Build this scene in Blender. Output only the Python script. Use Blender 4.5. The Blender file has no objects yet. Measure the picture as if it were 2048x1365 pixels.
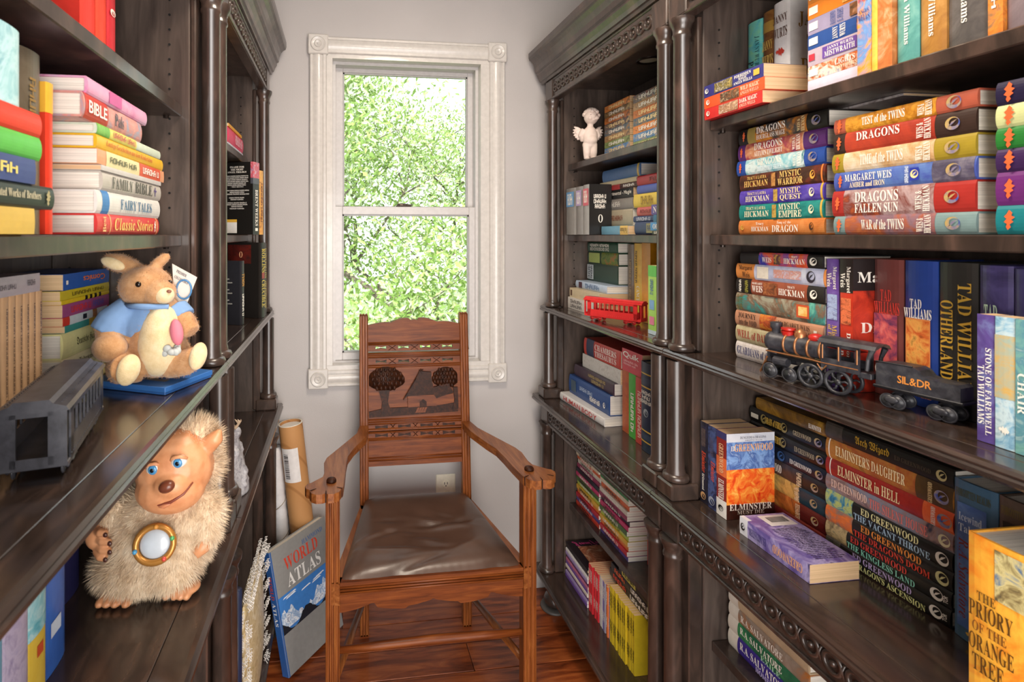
import bpy, bmesh, math, random
from mathutils import Vector, Matrix
from math import sin, cos, pi, radians

# ---------------------------------------------------------------- camera
F, CX, CY, EYE = 1050.0, 818.0, 470.0, 1.5      # focal length and principal point in pixels of the 2048 x 1365 frame
YAW = math.atan((CX - 682.0) / F)
SC = bpy.context.scene
COL = SC.collection
cam_d = bpy.data.cameras.new('camera')
cam = bpy.data.objects.new('camera', cam_d)
COL.objects.link(cam)
cam.location = (0, 0, EYE)
cam.rotation_euler = (pi / 2, 0, -YAW)
cam_d.sensor_fit = 'HORIZONTAL'
cam_d.sensor_width = 36
cam_d.lens = F / 2048 * 36
cam_d.shift_x = (1024 - CX) / 2048
cam_d.shift_y = (CY - 682.5) / 2048
cam_d.clip_start = 0.01
cam_d.clip_end = 200
cam_d.dof.use_dof = True
cam_d.dof.focus_distance = 1.65
cam_d.dof.aperture_fstop = 8.0
SC.camera = cam

# ---------------------------------------------------------------- world, sun, room and fill lights, exposure
world = bpy.data.worlds.new('sky')
SC.world = world
world.use_nodes = True
bg = world.node_tree.nodes['Background']
bg.inputs[0].default_value = (0.93, 0.97, 1.0, 1)
bg.inputs[1].default_value = 1.8


def lamp(name, kind, loc, rot, energy, color, **kw):
    d = bpy.data.lights.new(name, kind)
    d.energy = energy
    d.color = color
    for k, v in kw.items():
        setattr(d, k, v)
    o = bpy.data.objects.new(name, d)
    o.location = loc
    o.rotation_euler = rot
    COL.objects.link(o)
    return o


lamp('sun', 'SUN', (0, 0, 8), (radians(48), 0, radians(-25)), 4.2, (1, 0.95, 0.86), angle=0.02)
lamp('ceiling_light', 'AREA', (0.28, 0.85, 2.58), (0, 0, 0), 17, (1, 0.86, 0.70), shape='DISK', size=0.45)
lamp('rear_fill', 'AREA', (0.3, -1.5, 1.0), (radians(92), 0, 0), 104, (1, 0.97, 0.94), shape='RECTANGLE', size=3.0, size_y=1.9)  # unseen fill panel added behind the camera to brighten the shelves
lamp('camera_flash', 'AREA', (0.12, -0.28, 1.45), (radians(82), 0, -YAW), 4.5, (1, 0.97, 0.93), shape='DISK', size=0.5)
SC.view_settings.view_transform = 'Standard'
SC.view_settings.look = 'None'
SC.view_settings.exposure = 0.48
SC.view_settings.gamma = 1.0
SC.view_settings.use_curve_mapping = False

# ---------------------------------------------------------------- measuring: from the photograph's pixels to planes of the room
CS, SN = cos(YAW), sin(YAW)


def YP(px, X):
    """depth along the room of the point seen in pixel column px on the upright plane at X"""
    u = (px - CX) / F
    return X * (CS - u * SN) / (u * CS + SN)


def XP(px, Y):
    u = (px - CX) / F
    return Y * (u * CS + SN) / (CS - u * SN)


def ZP(py, X, Y):
    return EYE - (py - CY) / F * (X * SN + Y * CS)


# ---------------------------------------------------------------- materials
def lin(c):
    if isinstance(c, str):
        c = c.lstrip('#')
        if len(c) == 3:
            c = ''.join(k * 2 for k in c)
        c = [int(c[i:i + 2], 16) / 255 for i in (0, 2, 4)]
    return tuple(x / 12.92 if x <= 0.04045 else ((x + 0.055) / 1.055) ** 2.4 for x in c) + (1,)


MATS = {}


def new_mat(name):
    m = bpy.data.materials.new(name)
    m.use_nodes = True
    nt = m.node_tree
    return m, nt, nt.nodes['Principled BSDF']


def coords(nt, scale=(1, 1, 1), kind='Object'):
    tc = nt.nodes.new('ShaderNodeTexCoord')
    mp = nt.nodes.new('ShaderNodeMapping')
    mp.inputs['Scale'].default_value = scale
    nt.links.new(tc.outputs[kind], mp.inputs['Vector'])
    return mp.outputs[0]


def ramp(nt, fac, stops, mode='LINEAR'):
    r = nt.nodes.new('ShaderNodeValToRGB')
    r.color_ramp.interpolation = mode
    e = r.color_ramp.elements
    while len(e) < len(stops):
        e.new(0.5)
    for k, (p, c) in enumerate(stops):
        e[k].position = p
        e[k].color = lin(c) if isinstance(c, str) else c
    nt.links.new(fac, r.inputs[0])
    return r.outputs[0]


def noise(nt, vec, scale, detail=4, rough=0.55, dist=0.0):
    n = nt.nodes.new('ShaderNodeTexNoise')
    n.inputs['Scale'].default_value = scale
    n.inputs['Detail'].default_value = detail
    n.inputs['Roughness'].default_value = rough
    n.inputs['Distortion'].default_value = dist
    nt.links.new(vec, n.inputs['Vector'])
    return n.outputs['Fac']


def bump(nt, b, h, strength=0.3, dist=0.002):
    n = nt.nodes.new('ShaderNodeBump')
    n.inputs['Strength'].default_value = strength
    n.inputs['Distance'].default_value = dist
    nt.links.new(h, n.inputs['Height'])
    nt.links.new(n.outputs[0], b.inputs['Normal'])


def plain(c, rough=0.5, metal=0.0, coat=0.0):
    key = ('plain', c, rough, metal, coat)
    if key not in MATS:
        m, nt, b = new_mat('paint')
        v = coords(nt)
        f = noise(nt, v, 60, 3)
        l = lin(c)
        col = ramp(nt, f, [(0.3, tuple(x * 0.93 for x in l[:3]) + (1,)), (0.7, tuple(min(1, x * 1.05) for x in l[:3]) + (1,))])
        nt.links.new(col, b.inputs['Base Color'])
        b.inputs['Roughness'].default_value = rough
        b.inputs['Metallic'].default_value = metal
        b.inputs['Coat Weight'].default_value = coat
        MATS[key] = m
    return MATS[key]


def art(cols, scale=18, dist=1.2, rough=0.35, seed=0):
    """printed cover picture: blotches of a few colours"""
    key = ('art', tuple(cols), scale, dist, rough, seed)
    if key not in MATS:
        m, nt, b = new_mat('cover_picture')
        v = coords(nt)
        mp = v.node
        mp.inputs['Location'].default_value = (seed * 3.7, seed * 1.3, seed * 5.1)
        f = noise(nt, v, scale, 8, 0.62, dist)
        n = len(cols)
        st = [(0.30 + 0.40 * k / max(1, n - 1), c) for k, c in enumerate(cols)]
        nt.links.new(ramp(nt, f, st), b.inputs['Base Color'])
        b.inputs['Roughness'].default_value = rough
        MATS[key] = m
    return MATS[key]


def wood(name, c_dark, c_mid, c_lite, scale, rough, axis, coat=0.0, bstr=0.15, freq=9, spec=0.5):
    m, nt, b = new_mat(name)
    v = coords(nt, scale)
    f = noise(nt, v, freq, 6, 0.6, 0.6)
    col = ramp(nt, f, [(0.28, c_dark), (0.5, c_mid), (0.72, c_lite)])
    nt.links.new(col, b.inputs['Base Color'])
    b.inputs['Roughness'].default_value = rough
    b.inputs['Coat Weight'].default_value = coat
    b.inputs['Coat Roughness'].default_value = 0.15
    b.inputs['Specular IOR Level'].default_value = spec
    bump(nt, b, f, bstr, 0.001)
    return m


M = {}
M['case'] = wood('espresso_wood', '#271f1b', '#3c302a', '#57433a', (3, 3, 0.8), 0.30, 2, 0.35, 0.08)
M['case_side'] = wood('espresso_wood_panel', '#342b27', '#4b403a', '#60524a', (4, 4, 0.5), 0.36, 2, 0.2, 0.10)
M['oakv'] = wood('oak_upright', '#54280e', '#7c421b', '#955827', (9, 9, 0.7), 0.42, 2, 0.08, 0.25, 9, 0.3)
M['oakh'] = wood('oak_across', '#4a210b', '#683313', '#7e441c', (0.8, 9, 9), 0.45, 0, 0.04, 0.25, 9, 0.2)
M['oaky'] = wood('oak_lengthways', '#5a2c12', '#804820', '#986034', (9, 0.8, 9), 0.36, 1, 0.15, 0.25, 9, 0.4)
M['oakdark'] = wood('oak_carved', '#190b05', '#2f160a', '#472410', (9, 9, 9), 0.5, 0, 0.0, 0.3, 9, 0.2)


def page_mat(name, c1, c2, axis):
    m, nt, b = new_mat(name)
    sc = [3, 3, 3]
    sc[axis] = 900
    v = coords(nt, tuple(sc))
    f = noise(nt, v, 1.0, 3)
    nt.links.new(ramp(nt, f, [(0.3, c1), (0.7, c2)]), b.inputs['Base Color'])
    b.inputs['Roughness'].default_value = 0.8
    return m


M['page_white'] = page_mat('pages_white', '#c9c2b6', '#f3ece0', 2)
M['page_tan'] = page_mat('pages_tan', '#c9a67c', '#e7c69c', 2)


# ---------------------------------------------------------------- mesh helpers
def mesh_obj(name, verts, faces, m=None, parent=None, smooth=False, loc=None):
    me = bpy.data.meshes.new(name)
    me.from_pydata([tuple(v) for v in verts], [], faces)
    me.update()
    return link(name, me, m, parent, smooth, loc)


def link(name, me, m=None, parent=None, smooth=False, loc=None):
    if m is not None:
        me.materials.clear()
        me.materials.append(m)
    if smooth:
        me.polygons.foreach_set('use_smooth', [True] * len(me.polygons))
    o = bpy.data.objects.new(name, me)
    COL.objects.link(o)
    if parent is not None:
        o.parent = parent
    if loc is not None:
        o.location = loc
    return o


class MB:
    """collects shapes into one bmesh"""

    def __init__(self):
        self.b = bmesh.new()

    def poly(self, pts, faces):
        vs = [self.b.verts.new(p) for p in pts]
        for f in faces:
            try:
                self.b.faces.new([vs[i] for i in f])
            except ValueError:
                pass
        return vs

    def box(self, x0, x1, y0, y1, z0, z1, bev=0.0):
        p = [(x, y, z) for z in (z0, z1) for y in (y0, y1) for x in (x0, x1)]
        vs = self.poly(p, [(0, 2, 3, 1), (4, 5, 7, 6), (0, 1, 5, 4), (2, 6, 7, 3), (0, 4, 6, 2), (1, 3, 7, 5)])
        if bev:
            es = {e for v in vs for e in v.link_edges}
            bmesh.ops.bevel(self.b, geom=list(es), offset=bev, segments=1, affect='EDGES', profile=0.5)
        return self

    def prism(self, prof, t0, t1, fn):
        """prof: closed 2D outline; fn(a, b, t) -> point; extruded from t0 to t1"""
        n = len(prof)
        p = [fn(a, b, t0) for a, b in prof] + [fn(a, b, t1) for a, b in prof]
        fs = [tuple(range(n))[::-1], tuple(range(n, 2 * n))]
        fs += [(i, (i + 1) % n, n + (i + 1) % n, n + i) for i in range(n)]
        self.poly(p, fs)
        return self

    def lathe(self, prof, cen, seg=20, axis=2, cap=True):
        cx, cy, cz = cen
        rows = []
        for r, h in prof:
            row = []
            for k in range(seg):
                a = 2 * pi * k / seg
                c, s = r * cos(a), r * sin(a)
                q = ((h, c, s), (s, h, c), (c, s, h))[axis]
                row.append(self.b.verts.new((cx + q[0], cy + q[1], cz + q[2])))
            rows.append(row)
        for i in range(len(rows) - 1):
            for k in range(seg):
                j = (k + 1) % seg
                self.b.faces.new((rows[i][k], rows[i][j], rows[i + 1][j], rows[i + 1][k]))
        if cap:
            self.b.faces.new(rows[0][::-1])
            self.b.faces.new(rows[-1])
        return self

    def ball(self, cen, r, seg=16, rings=10, rot=None):
        r = r if hasattr(r, '__len__') else (r, r, r)
        mt = Matrix.Translation(cen) @ (rot.to_4x4() if rot else Matrix.Identity(4)) @ Matrix.Diagonal((*r, 1))
        bmesh.ops.create_uvsphere(self.b, u_segments=seg, v_segments=rings, radius=1, matrix=mt)
        return self

    def tube(self, pts, rad, seg=8, close=False):
        pts = [Vector(p) for p in pts]
        n = len(pts)
        rads = rad if hasattr(rad, '__len__') else [rad] * n
        rows = []
        up = None
        for i in range(n):
            if close:
                d = pts[(i + 1) % n] - pts[i - 1]
            else:
                d = pts[min(i + 1, n - 1)] - pts[max(i - 1, 0)]
            d.normalize()
            if up is None:
                up = Vector((0, 0, 1)) if abs(d.z) < 0.9 else Vector((1, 0, 0))
            a = d.cross(up)
            if a.length < 1e-6:
                a = d.orthogonal()
            a.normalize()
            up = a.cross(d).normalized()
            rows.append([self.b.verts.new(pts[i] + (a * cos(2 * pi * k / seg) + up * sin(2 * pi * k / seg)) * rads[i]) for k in range(seg)])
        m = n if close else n - 1
        for i in range(m):
            q = rows[(i + 1) % n]
            for k in range(seg):
                j = (k + 1) % seg
                self.b.faces.new((rows[i][k], rows[i][j], q[j], q[k]))
        if not close:
            self.b.faces.new(rows[0][::-1])
            self.b.faces.new(rows[-1])
        return self

    def build(self, name, m=None, parent=None, smooth=False, loc=None, off=None, mirror=None):
        if mirror is not None:
            for v in self.b.verts:
                v.co.x = mirror - v.co.x
        if off is not None:
            for v in self.b.verts:
                v.co -= Vector(off)
        bmesh.ops.recalc_face_normals(self.b, faces=self.b.faces[:])
        me = bpy.data.meshes.new(name)
        self.b.to_mesh(me)
        self.b.free()
        return link(name, me, m, parent, smooth, loc)


def smooth_by_angle(o, deg=35):
    me = o.data
    me.polygons.foreach_set('use_smooth', [True] * len(me.polygons))
    bm = bmesh.new()
    bm.from_mesh(me)
    for e in bm.edges:
        if len(e.link_faces) == 2 and e.calc_face_angle(0) > radians(deg):
            e.smooth = False
    bm.to_mesh(me)
    bm.free()
    return o


def evaluated(o):
    """mesh of an object with its modifiers applied; the object itself is removed"""
    dg = bpy.context.evaluated_depsgraph_get()
    me = bpy.data.meshes.new_from_object(o.evaluated_get(dg))
    d = o.data
    bpy.data.objects.remove(o)
    return me


def remeshed(mb, name, m, parent, voxel, off=None, smooth_iter=6, loc=None):
    o = mb.build(name, m, None, False, None, off)
    md = o.modifiers.new('r', 'REMESH')
    md.mode = 'VOXEL'
    md.voxel_size = voxel
    s = o.modifiers.new('s', 'SMOOTH')
    s.iterations = smooth_iter
    s.factor = 0.5
    me = evaluated(o)
    return link(name, me, m, parent, True, loc)


def empty(name, loc, rz=0.0, label=None, cat=None, group=None, kind=None):
    o = bpy.data.objects.new(name, None)
    COL.objects.link(o)
    o.location = loc
    o.rotation_euler = (0, 0, rz)
    return tag(o, label, cat, group, kind)


def tag(o, label=None, cat=None, group=None, kind=None):
    for k, v in (('label', label), ('category', cat), ('group', group), ('kind', kind)):
        if v:
            o[k] = v
    return o


# lettering: default font; bold serif and blackletter letters come from the same font's mathematical alphabets
TEXTS = {}


def letters(s, style):
    if style == 'sans':
        return s
    out = ''
    for ch in s:
        if 'A' <= ch <= 'Z':
            out += chr({'serif': 0x1D400, 'ital': 0x1D468, 'frak': 0x1D56C, 'script': 0x1D4D0}[style] + ord(ch) - 65)
        elif 'a' <= ch <= 'z':
            out += chr({'serif': 0x1D41A, 'ital': 0x1D482, 'frak': 0x1D586, 'script': 0x1D4EA}[style] + ord(ch) - 97)
        else:
            out += ch
    return out


GLYPHS = {}
MARKS = [0]


def glyph(ch, style):
    """outline of one letter: points, faces, width"""
    key = (ch, style)
    if style == 'mark':                  # print too small to read: a few strokes in place of a letter
        MARKS[0] += 1
        k = (MARKS[0] * 7 + MARKS[0] // 3) % 6
        key = (k, 'mark')
        if key not in GLYPHS:
            pts, faces = [], []
            for a0_, a1_, b0_, b1_ in ((0, .12, 0, .68), (.34, .46, 0, .68 if k % 2 else .5)) + (((.1, .36, .56, .68),) if k in (0, 2, 3) else ()) + (((.1, .36, 0, .11),) if k in (1, 3, 5) else ((.1, .36, .28, .39),)):
                n = len(pts)
                pts += [(a0_, b0_), (a1_, b0_), (a1_, b1_), (a0_, b1_)]
                faces.append((n, n + 1, n + 2, n + 3))
            GLYPHS[key] = (pts, faces, .46)
        return GLYPHS[key]
    if key not in GLYPHS:
        c = bpy.data.curves.new('lettering', 'FONT')
        c.body = letters(ch, style)
        c.size = 1
        c.resolution_u = 2
        if style == 'sans':
            c.offset = 0.012
        o = bpy.data.objects.new('lettering', c)
        me = bpy.data.meshes.new_from_object(o)
        bpy.data.objects.remove(o)
        pts = [(v.co.x, v.co.y) for v in me.vertices]
        x0 = min((p[0] for p in pts), default=0)
        GLYPHS[key] = ([(a - x0, b_) for a, b_ in pts], [tuple(p.vertices) for p in me.polygons], max((p[0] for p in pts), default=0) - x0)
        bpy.data.meshes.remove(me)
    return GLYPHS[key]


def text_verts(s, style='serif'):
    if isinstance(s, int):               # a number stands for that many unreadable letters
        style = 'mark'
    key = (s, style)
    if key not in TEXTS:
        vs, fs, x = [], [], 0.0
        for ch in (s if isinstance(s, str) else [' ' if k % 7 == 6 else '-' for k in range(s)]):
            if ch == ' ':
                x += 0.26
                continue
            pts, faces, w = glyph(ch, style)
            n = len(vs)
            vs += [(x + a, b_) for a, b_ in pts]
            fs += [tuple(n + k for k in f_) for f_ in faces]
            x += w + (0.055 if style != 'script' else 0.0)
        x0, x1 = min(v[0] for v in vs), max(v[0] for v in vs)
        y0, y1 = min(v[1] for v in vs), max(v[1] for v in vs)
        w, h = max(1e-6, x1 - x0), max(1e-6, y1 - y0)
        TEXTS[key] = ([((a - x0) / w, (b_ - y0) / h) for a, b_ in vs], fs, w / h)
    return TEXTS[key]


def text_on(name, s, style, origin, right, up, w, h, m, parent):
    """lettering filling a w x h box whose lower left corner is origin"""
    vs, fs, asp = text_verts(s, style)
    O, R, U = Vector(origin), Vector(right), Vector(up)
    return mesh_obj(name, [O + R * (x * w) + U * (y * h) for x, y in vs], fs, m, parent)
# ---------------------------------------------------------------- the room
WALL = 2.14
m, nt, b = new_mat('greige_wall_paint')
v = coords(nt)
f = noise(nt, v, 220, 4)
nt.links.new(ramp(nt, noise(nt, v, 2.5, 3), [(0.3, '#aca7a5'), (0.7, '#b4afad')]), b.inputs['Base Color'])
b.inputs['Roughness'].default_value = 0.62
bump(nt, b, f, 0.25, 0.0012)
M['wall'] = m
M['white'] = plain('#c4bfb9', 0.32, 0, 0.2)
M['sash'] = plain('#bcb8b6', 0.35, 0, 0.1)
M['ceiling'] = plain('#dcd8d2', 0.8)


def struct(name, mb, m, parent=None, smooth=False):
    o = mb.build(name, m, parent, smooth)
    if parent is None:
        o['kind'] = 'structure'
    return o


WX0, WX1 = XP(664, WALL), XP(961, WALL)
WZ0, WZ1 = ZP(727, 0.3, WALL), ZP(124, 0.3, WALL)
X0, X1, YB = -0.64, 1.20, -2.6
H = 2.62
w = MB()
w.box(X0 - 0.1, WX0, WALL, WALL + 0.14, 0, H)
w.box(WX1, X1 + 0.1, WALL, WALL + 0.14, 0, H)
w.box(WX0, WX1, WALL, WALL + 0.14, 0, WZ0)
w.box(WX0, WX1, WALL, WALL + 0.14, WZ1, H)
struct('wall_back', w, M['wall'])
struct('wall_left', MB().box(X0 - 0.1, X0, -0.5, WALL, 0, H), M['wall'])
struct('wall_right', MB().box(X1, X1 + 0.1, -0.5, WALL, 0, H), M['wall'])
w = MB()
w.box(X0 - 1.6, X0 - 1.5, YB, -0.5, 0, H)
w.box(X0 - 1.6, X0, -0.5, -0.4, 0, H)
struct('wall_left_far', w, M['wall'])
w = MB()
w.box(X1 + 1.5, X1 + 1.6, YB, -0.5, 0, H)
w.box(X1, X1 + 1.6, -0.5, -0.4, 0, H)
struct('wall_right_far', w, M['wall'])
struct('wall_front', MB().box(X0 - 1.6, X1 + 1.6, YB - 0.1, YB, 0, H), M['wall'])
struct('ceiling', MB().box(X0 - 1.6, X1 + 1.6, YB - 0.1, WALL + 0.14, H, H + 0.05), M['ceiling'])

# floor of separate boards running across the aisle
fl = empty('floor', (0, 0, 0), kind='structure')
m, nt, b = new_mat('cherry_floorboard')
v = coords(nt, (0.9, 7, 7))
oi = nt.nodes.new('ShaderNodeObjectInfo')
add = nt.nodes.new('ShaderNodeVectorMath')
nt.links.new(v, add.inputs[0])
nt.links.new(oi.outputs['Location'], add.inputs[1])
f = noise(nt, add.outputs[0], 4, 6, 0.6, 1.2)
c1 = ramp(nt, f, [(0.3, '#4f200d'), (0.48, '#87401d'), (0.62, '#a85a2c'), (0.78, '#bd7240')])
nt.links.new(c1, b.inputs['Base Color'])
b.inputs['Roughness'].default_value = 0.3
b.inputs['Coat Weight'].default_value = 0.25
bump(nt, b, f, 0.35, 0.002)
M['floor'] = m
struct('subfloor', MB().box(X0 - 1.6, X1 + 1.6, YB - 0.1, WALL + 0.1, -0.1, -0.012), M['case'])
pl = MB().box(-0.6, 0.6, 0, 0.124, -0.012, 0, 0.0015).build('floorboard', M['floor'], fl)
rnd = random.Random(3)
row, first = 0, True
y = WALL - 0.124
while y > YB:
    x = X0 - 1.5 + rnd.uniform(-0.9, 0.1)
    xe = X1 + 1.5 if y < -0.5 else X1
    if y > -0.5:
        x = X0 + rnd.uniform(-0.5, 0.5)
    while x < xe + 0.6:
        o = pl if first else pl.copy()
        if not first:
            COL.objects.link(o)
        first = False
        o.location = (x, y, rnd.uniform(-0.0006, 0))
        x += 1.202
    y -= 0.1265

# window
win = empty('window_1', (0, 0, 0), kind='structure')
CXL, CXR = XP(619.5, WALL), XP(1008, WALL)
CZT, CZB = ZP(84, 0.3, WALL), ZP(766, 0.3, WALL)
RB_ = 0.080
IL, IR = CXL + 0.068, CXR - 0.068


def casing_prof(wd):
    """fluted casing: outline across (a: 0..wd, b: out of the wall)"""
    p = [(0, 0), (0, 0.014), (0.004, 0.019), (0.012, 0.019), (0.014, 0.015)]
    for k in range(0, 13):
        t = k / 12
        p.append((0.014 + (wd - 0.030) * t, 0.015 + 0.006 * sin(pi * t)))
    p += [(wd - 0.014, 0.020), (wd - 0.004, 0.020), (wd, 0.015), (wd, 0)]
    return p


cp = casing_prof(0.068)
smooth_by_angle(MB().prism(cp, CZB + 0.05, CZT - 0.05, lambda a, b_, t: (CXL + a, WALL - b_, t)).build('side_casing', M['white'], win))
smooth_by_angle(MB().prism(cp, CZB + 0.05, CZT - 0.05, lambda a, b_, t: (CXR - a, WALL - b_, t)).build('side_casing', M['white'], win))
smooth_by_angle(MB().prism(cp, CXL + 0.05, CXR - 0.05, lambda a, b_, t: (t, WALL - b_, CZT - a)).build('head_casing', M['white'], win))
smooth_by_angle(MB().prism(cp, CXL + 0.05, CXR - 0.05, lambda a, b_, t: (t, WALL - b_, CZB + a)).build('sill_casing', M['white'], win))
for xx in (CXL + 0.034, CXR - 0.034):
    for zz in (CZT - 0.034, CZB + 0.034):
        r_ = MB().box(xx - 0.040, xx + 0.040, WALL - 0.026, WALL + 0.001, zz - 0.040, zz + 0.040, 0.004).build('corner_block', M['white'], win)
        bl = MB().lathe([(0.029, 0.0), (0.030, -0.002), (0.027, -0.005), (0.022, -0.003), (0.016, -0.002), (0.013, -0.006), (0.009, -0.004), (0.005, -0.003), (0.003, -0.006), (0.0005, -0.007)], (xx, WALL - 0.0255, zz), 28, 1)
        smooth_by_angle(bl.build('turned_ring', M['white'], r_), 60)
# inner stop, jambs
w = MB()
for a0, a1 in ((IL - 0.002, WX0 + 0.002), (WX1 - 0.002, IR + 0.002)):
    w.box(min(a0, a1), max(a0, a1), WALL - 0.012, WALL + 0.03, WZ0 + 0.0042, WZ1 - 0.0022)
w.box(IL - 0.002, IR + 0.002, WALL - 0.012, WALL + 0.03, WZ1 - 0.002, CZT - 0.055)
w.box(IL, IR, WALL - 0.016, WALL + 0.04, CZB + 0.06, WZ0 + 0.004)
w.build('window_jamb', M['white'], win)
w = MB()
w.box(WX0, WX0 + 0.014, WALL + 0.03, WALL + 0.13, WZ0, WZ1)
w.box(WX1 - 0.014, WX1, WALL + 0.03, WALL + 0.13, WZ0, WZ1)
w.box(WX0 + 0.014, WX1 - 0.014, WALL + 0.03, WALL + 0.13, WZ1 - 0.014, WZ1)
w.box(WX0 + 0.014, WX1 - 0.014, WALL + 0.03, WALL + 0.15, WZ0, WZ0 + 0.012)
w.build('window_track', M['sash'], win)
m, nt, b = new_mat('window_glass')
b.inputs['Transmission Weight'].default_value = 1.0
b.inputs['Roughness'].default_value = 0.0
b.inputs['IOR'].default_value = 1.02
b.inputs['Base Color'].default_value = (0.97, 1, 0.98, 1)
M['glass'] = m
ZM0, ZM1 = ZP(430, 0.3, WALL + 0.04), ZP(414, 0.3, WALL + 0.04)


def sash(name, yy, z0, z1, gz0, gz1, gx0, gx1):
    s = MB()
    a, c = WX0 + 0.012, WX1 - 0.012
    s.box(a, gx0, yy, yy + 0.032, z0, z1, 0.002)
    s.box(gx1, c, yy, yy + 0.032, z0, z1, 0.002)
    s.box(gx0, gx1, yy, yy + 0.032, z0, gz0, 0.002)
    s.box(gx0, gx1, yy, yy + 0.032, gz1, z1, 0.002)
    so = s.build(name, M['sash'], win)
    g = MB()
    for q in ((gx0, gx0 + 0.006, gz0, gz1), (gx1 - 0.006, gx1, gz0, gz1), (gx0, gx1, gz0, gz0 + 0.006), (gx0, gx1, gz1 - 0.006, gz1)):
        g.box(q[0], q[1], yy + 0.006, yy + 0.02, q[2], q[3])
    g.build('glazing_bead', plain('#9a9a98', 0.4), so)
    MB().box(gx0, gx1, yy + 0.012, yy + 0.016, gz0, gz1).build('pane', M['glass'], so)
    return so


yl, yu = WALL + 0.040, WALL + 0.078
sash('lower_sash', yl, WZ0 + 0.012, ZM1, ZP(702, 0.3, yl), ZM0, XP(685, yl), XP(938, yl))
sash('upper_sash', yu, ZM0 - 0.004, WZ1 - 0.012, ZP(416, 0.3, yu), ZP(150, 0.3, yu), XP(686, yu), XP(935, yu))
lk = MB()
lx = XP(808, yl)
lk.box(lx - 0.032, lx + 0.032, yl + 0.002, yl + 0.03, ZM1, ZM1 + 0.006, 0.002)
lk.ball((lx - 0.004, yl + 0.016, ZM1 + 0.008), (0.026, 0.012, 0.008), 12, 8)
lk.box(lx + 0.012, lx + 0.04, yl + 0.008, yl + 0.018, ZM1 + 0.006, ZM1 + 0.011, 0.002)
lk.build('sash_lock', plain('#4a4038', 0.35, 0.7), win)

# outlet on the wall behind the chair
ox, oz = XP(891, WALL), ZP(982, 0.3, WALL)
ou = empty('wall_outlet', (ox, WALL, oz), label='cream electrical outlet on the wall under the window', cat='outlet')
MB().box(-0.041, 0.041, -0.006, 0, -0.062, 0.062, 0.003).build('cover_plate', plain('#e6dfcb', 0.4), ou)
for s_ in (-1, 1):
    w = MB().lathe([(0.017, 0), (0.017, -0.0085), (0.0155, -0.0095), (0.0005, -0.0095)], (0, 0, s_ * 0.0235), 20, 1)
    fc = w.build('socket_face', plain('#efe8d2', 0.35), ou)
    w = MB()
    for q in (-0.006, 0.006):
        w.box(q - 0.0013, q + 0.0013, -0.0105, -0.009, s_ * 0.0235 - 0.001, s_ * 0.0235 + 0.008)
    w.lathe([(0.0025, -0.0105), (0.0025, -0.009)], (0, 0, s_ * 0.0235 - 0.007), 10, 1)
    w.build('socket_slot', plain('#221d18', 0.5), fc)
MB().lathe([(0.003, -0.006), (0.003, -0.0075)], (0, 0, 0), 10, 1).build('screw', plain('#cfc8b4', 0.3, 0.5), ou)

# ---------------------------------------------------------------- outside: lawn and trees in leaf
GR = -2.8
m, nt, b = new_mat('lawn_green')
nt.links.new(ramp(nt, noise(nt, coords(nt), 3, 6), [(0.3, '#4d6b2e'), (0.7, '#8ea85a')]), b.inputs['Base Color'])
M['lawn'] = m
struct('ground', MB().box(-30, 30, WALL + 0.5, 45, GR - 0.2, GR), M['lawn'])
m, nt, b = new_mat('leaf_green')
oi = nt.nodes.new('ShaderNodeNewGeometry')
nt.links.new(ramp(nt, oi.outputs['Random Per Island'], [(0.0, '#7d9a4e'), (0.3, '#a3bf6c'), (0.52, '#c6dc98'), (0.66, '#d8dc98'), (0.74, '#eef3e2'), (1.0, '#fbfdf6')], 'CONSTANT'), b.inputs['Base Color'])
b.inputs['Roughness'].default_value = 0.45
b.inputs['Subsurface Weight'].default_value = 0.0
ts = nt.nodes.new('ShaderNodeBsdfTranslucent')
mx = nt.nodes.new('ShaderNodeMixShader')
mx.inputs[0].default_value = 0.35
nt.links.new(b.inputs['Base Color'].links[0].from_socket, ts.inputs[0])
nt.links.new(b.outputs[0], mx.inputs[1])
nt.links.new(ts.outputs[0], mx.inputs[2])
nt.links.new(mx.outputs[0], nt.nodes['Material Output'].inputs[0])
M['leaf'] = m
M['bark'] = wood('bark', '#3b342e', '#6a5f55', '#8c8275', (6, 6, 1), 0.85, 2)


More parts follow.
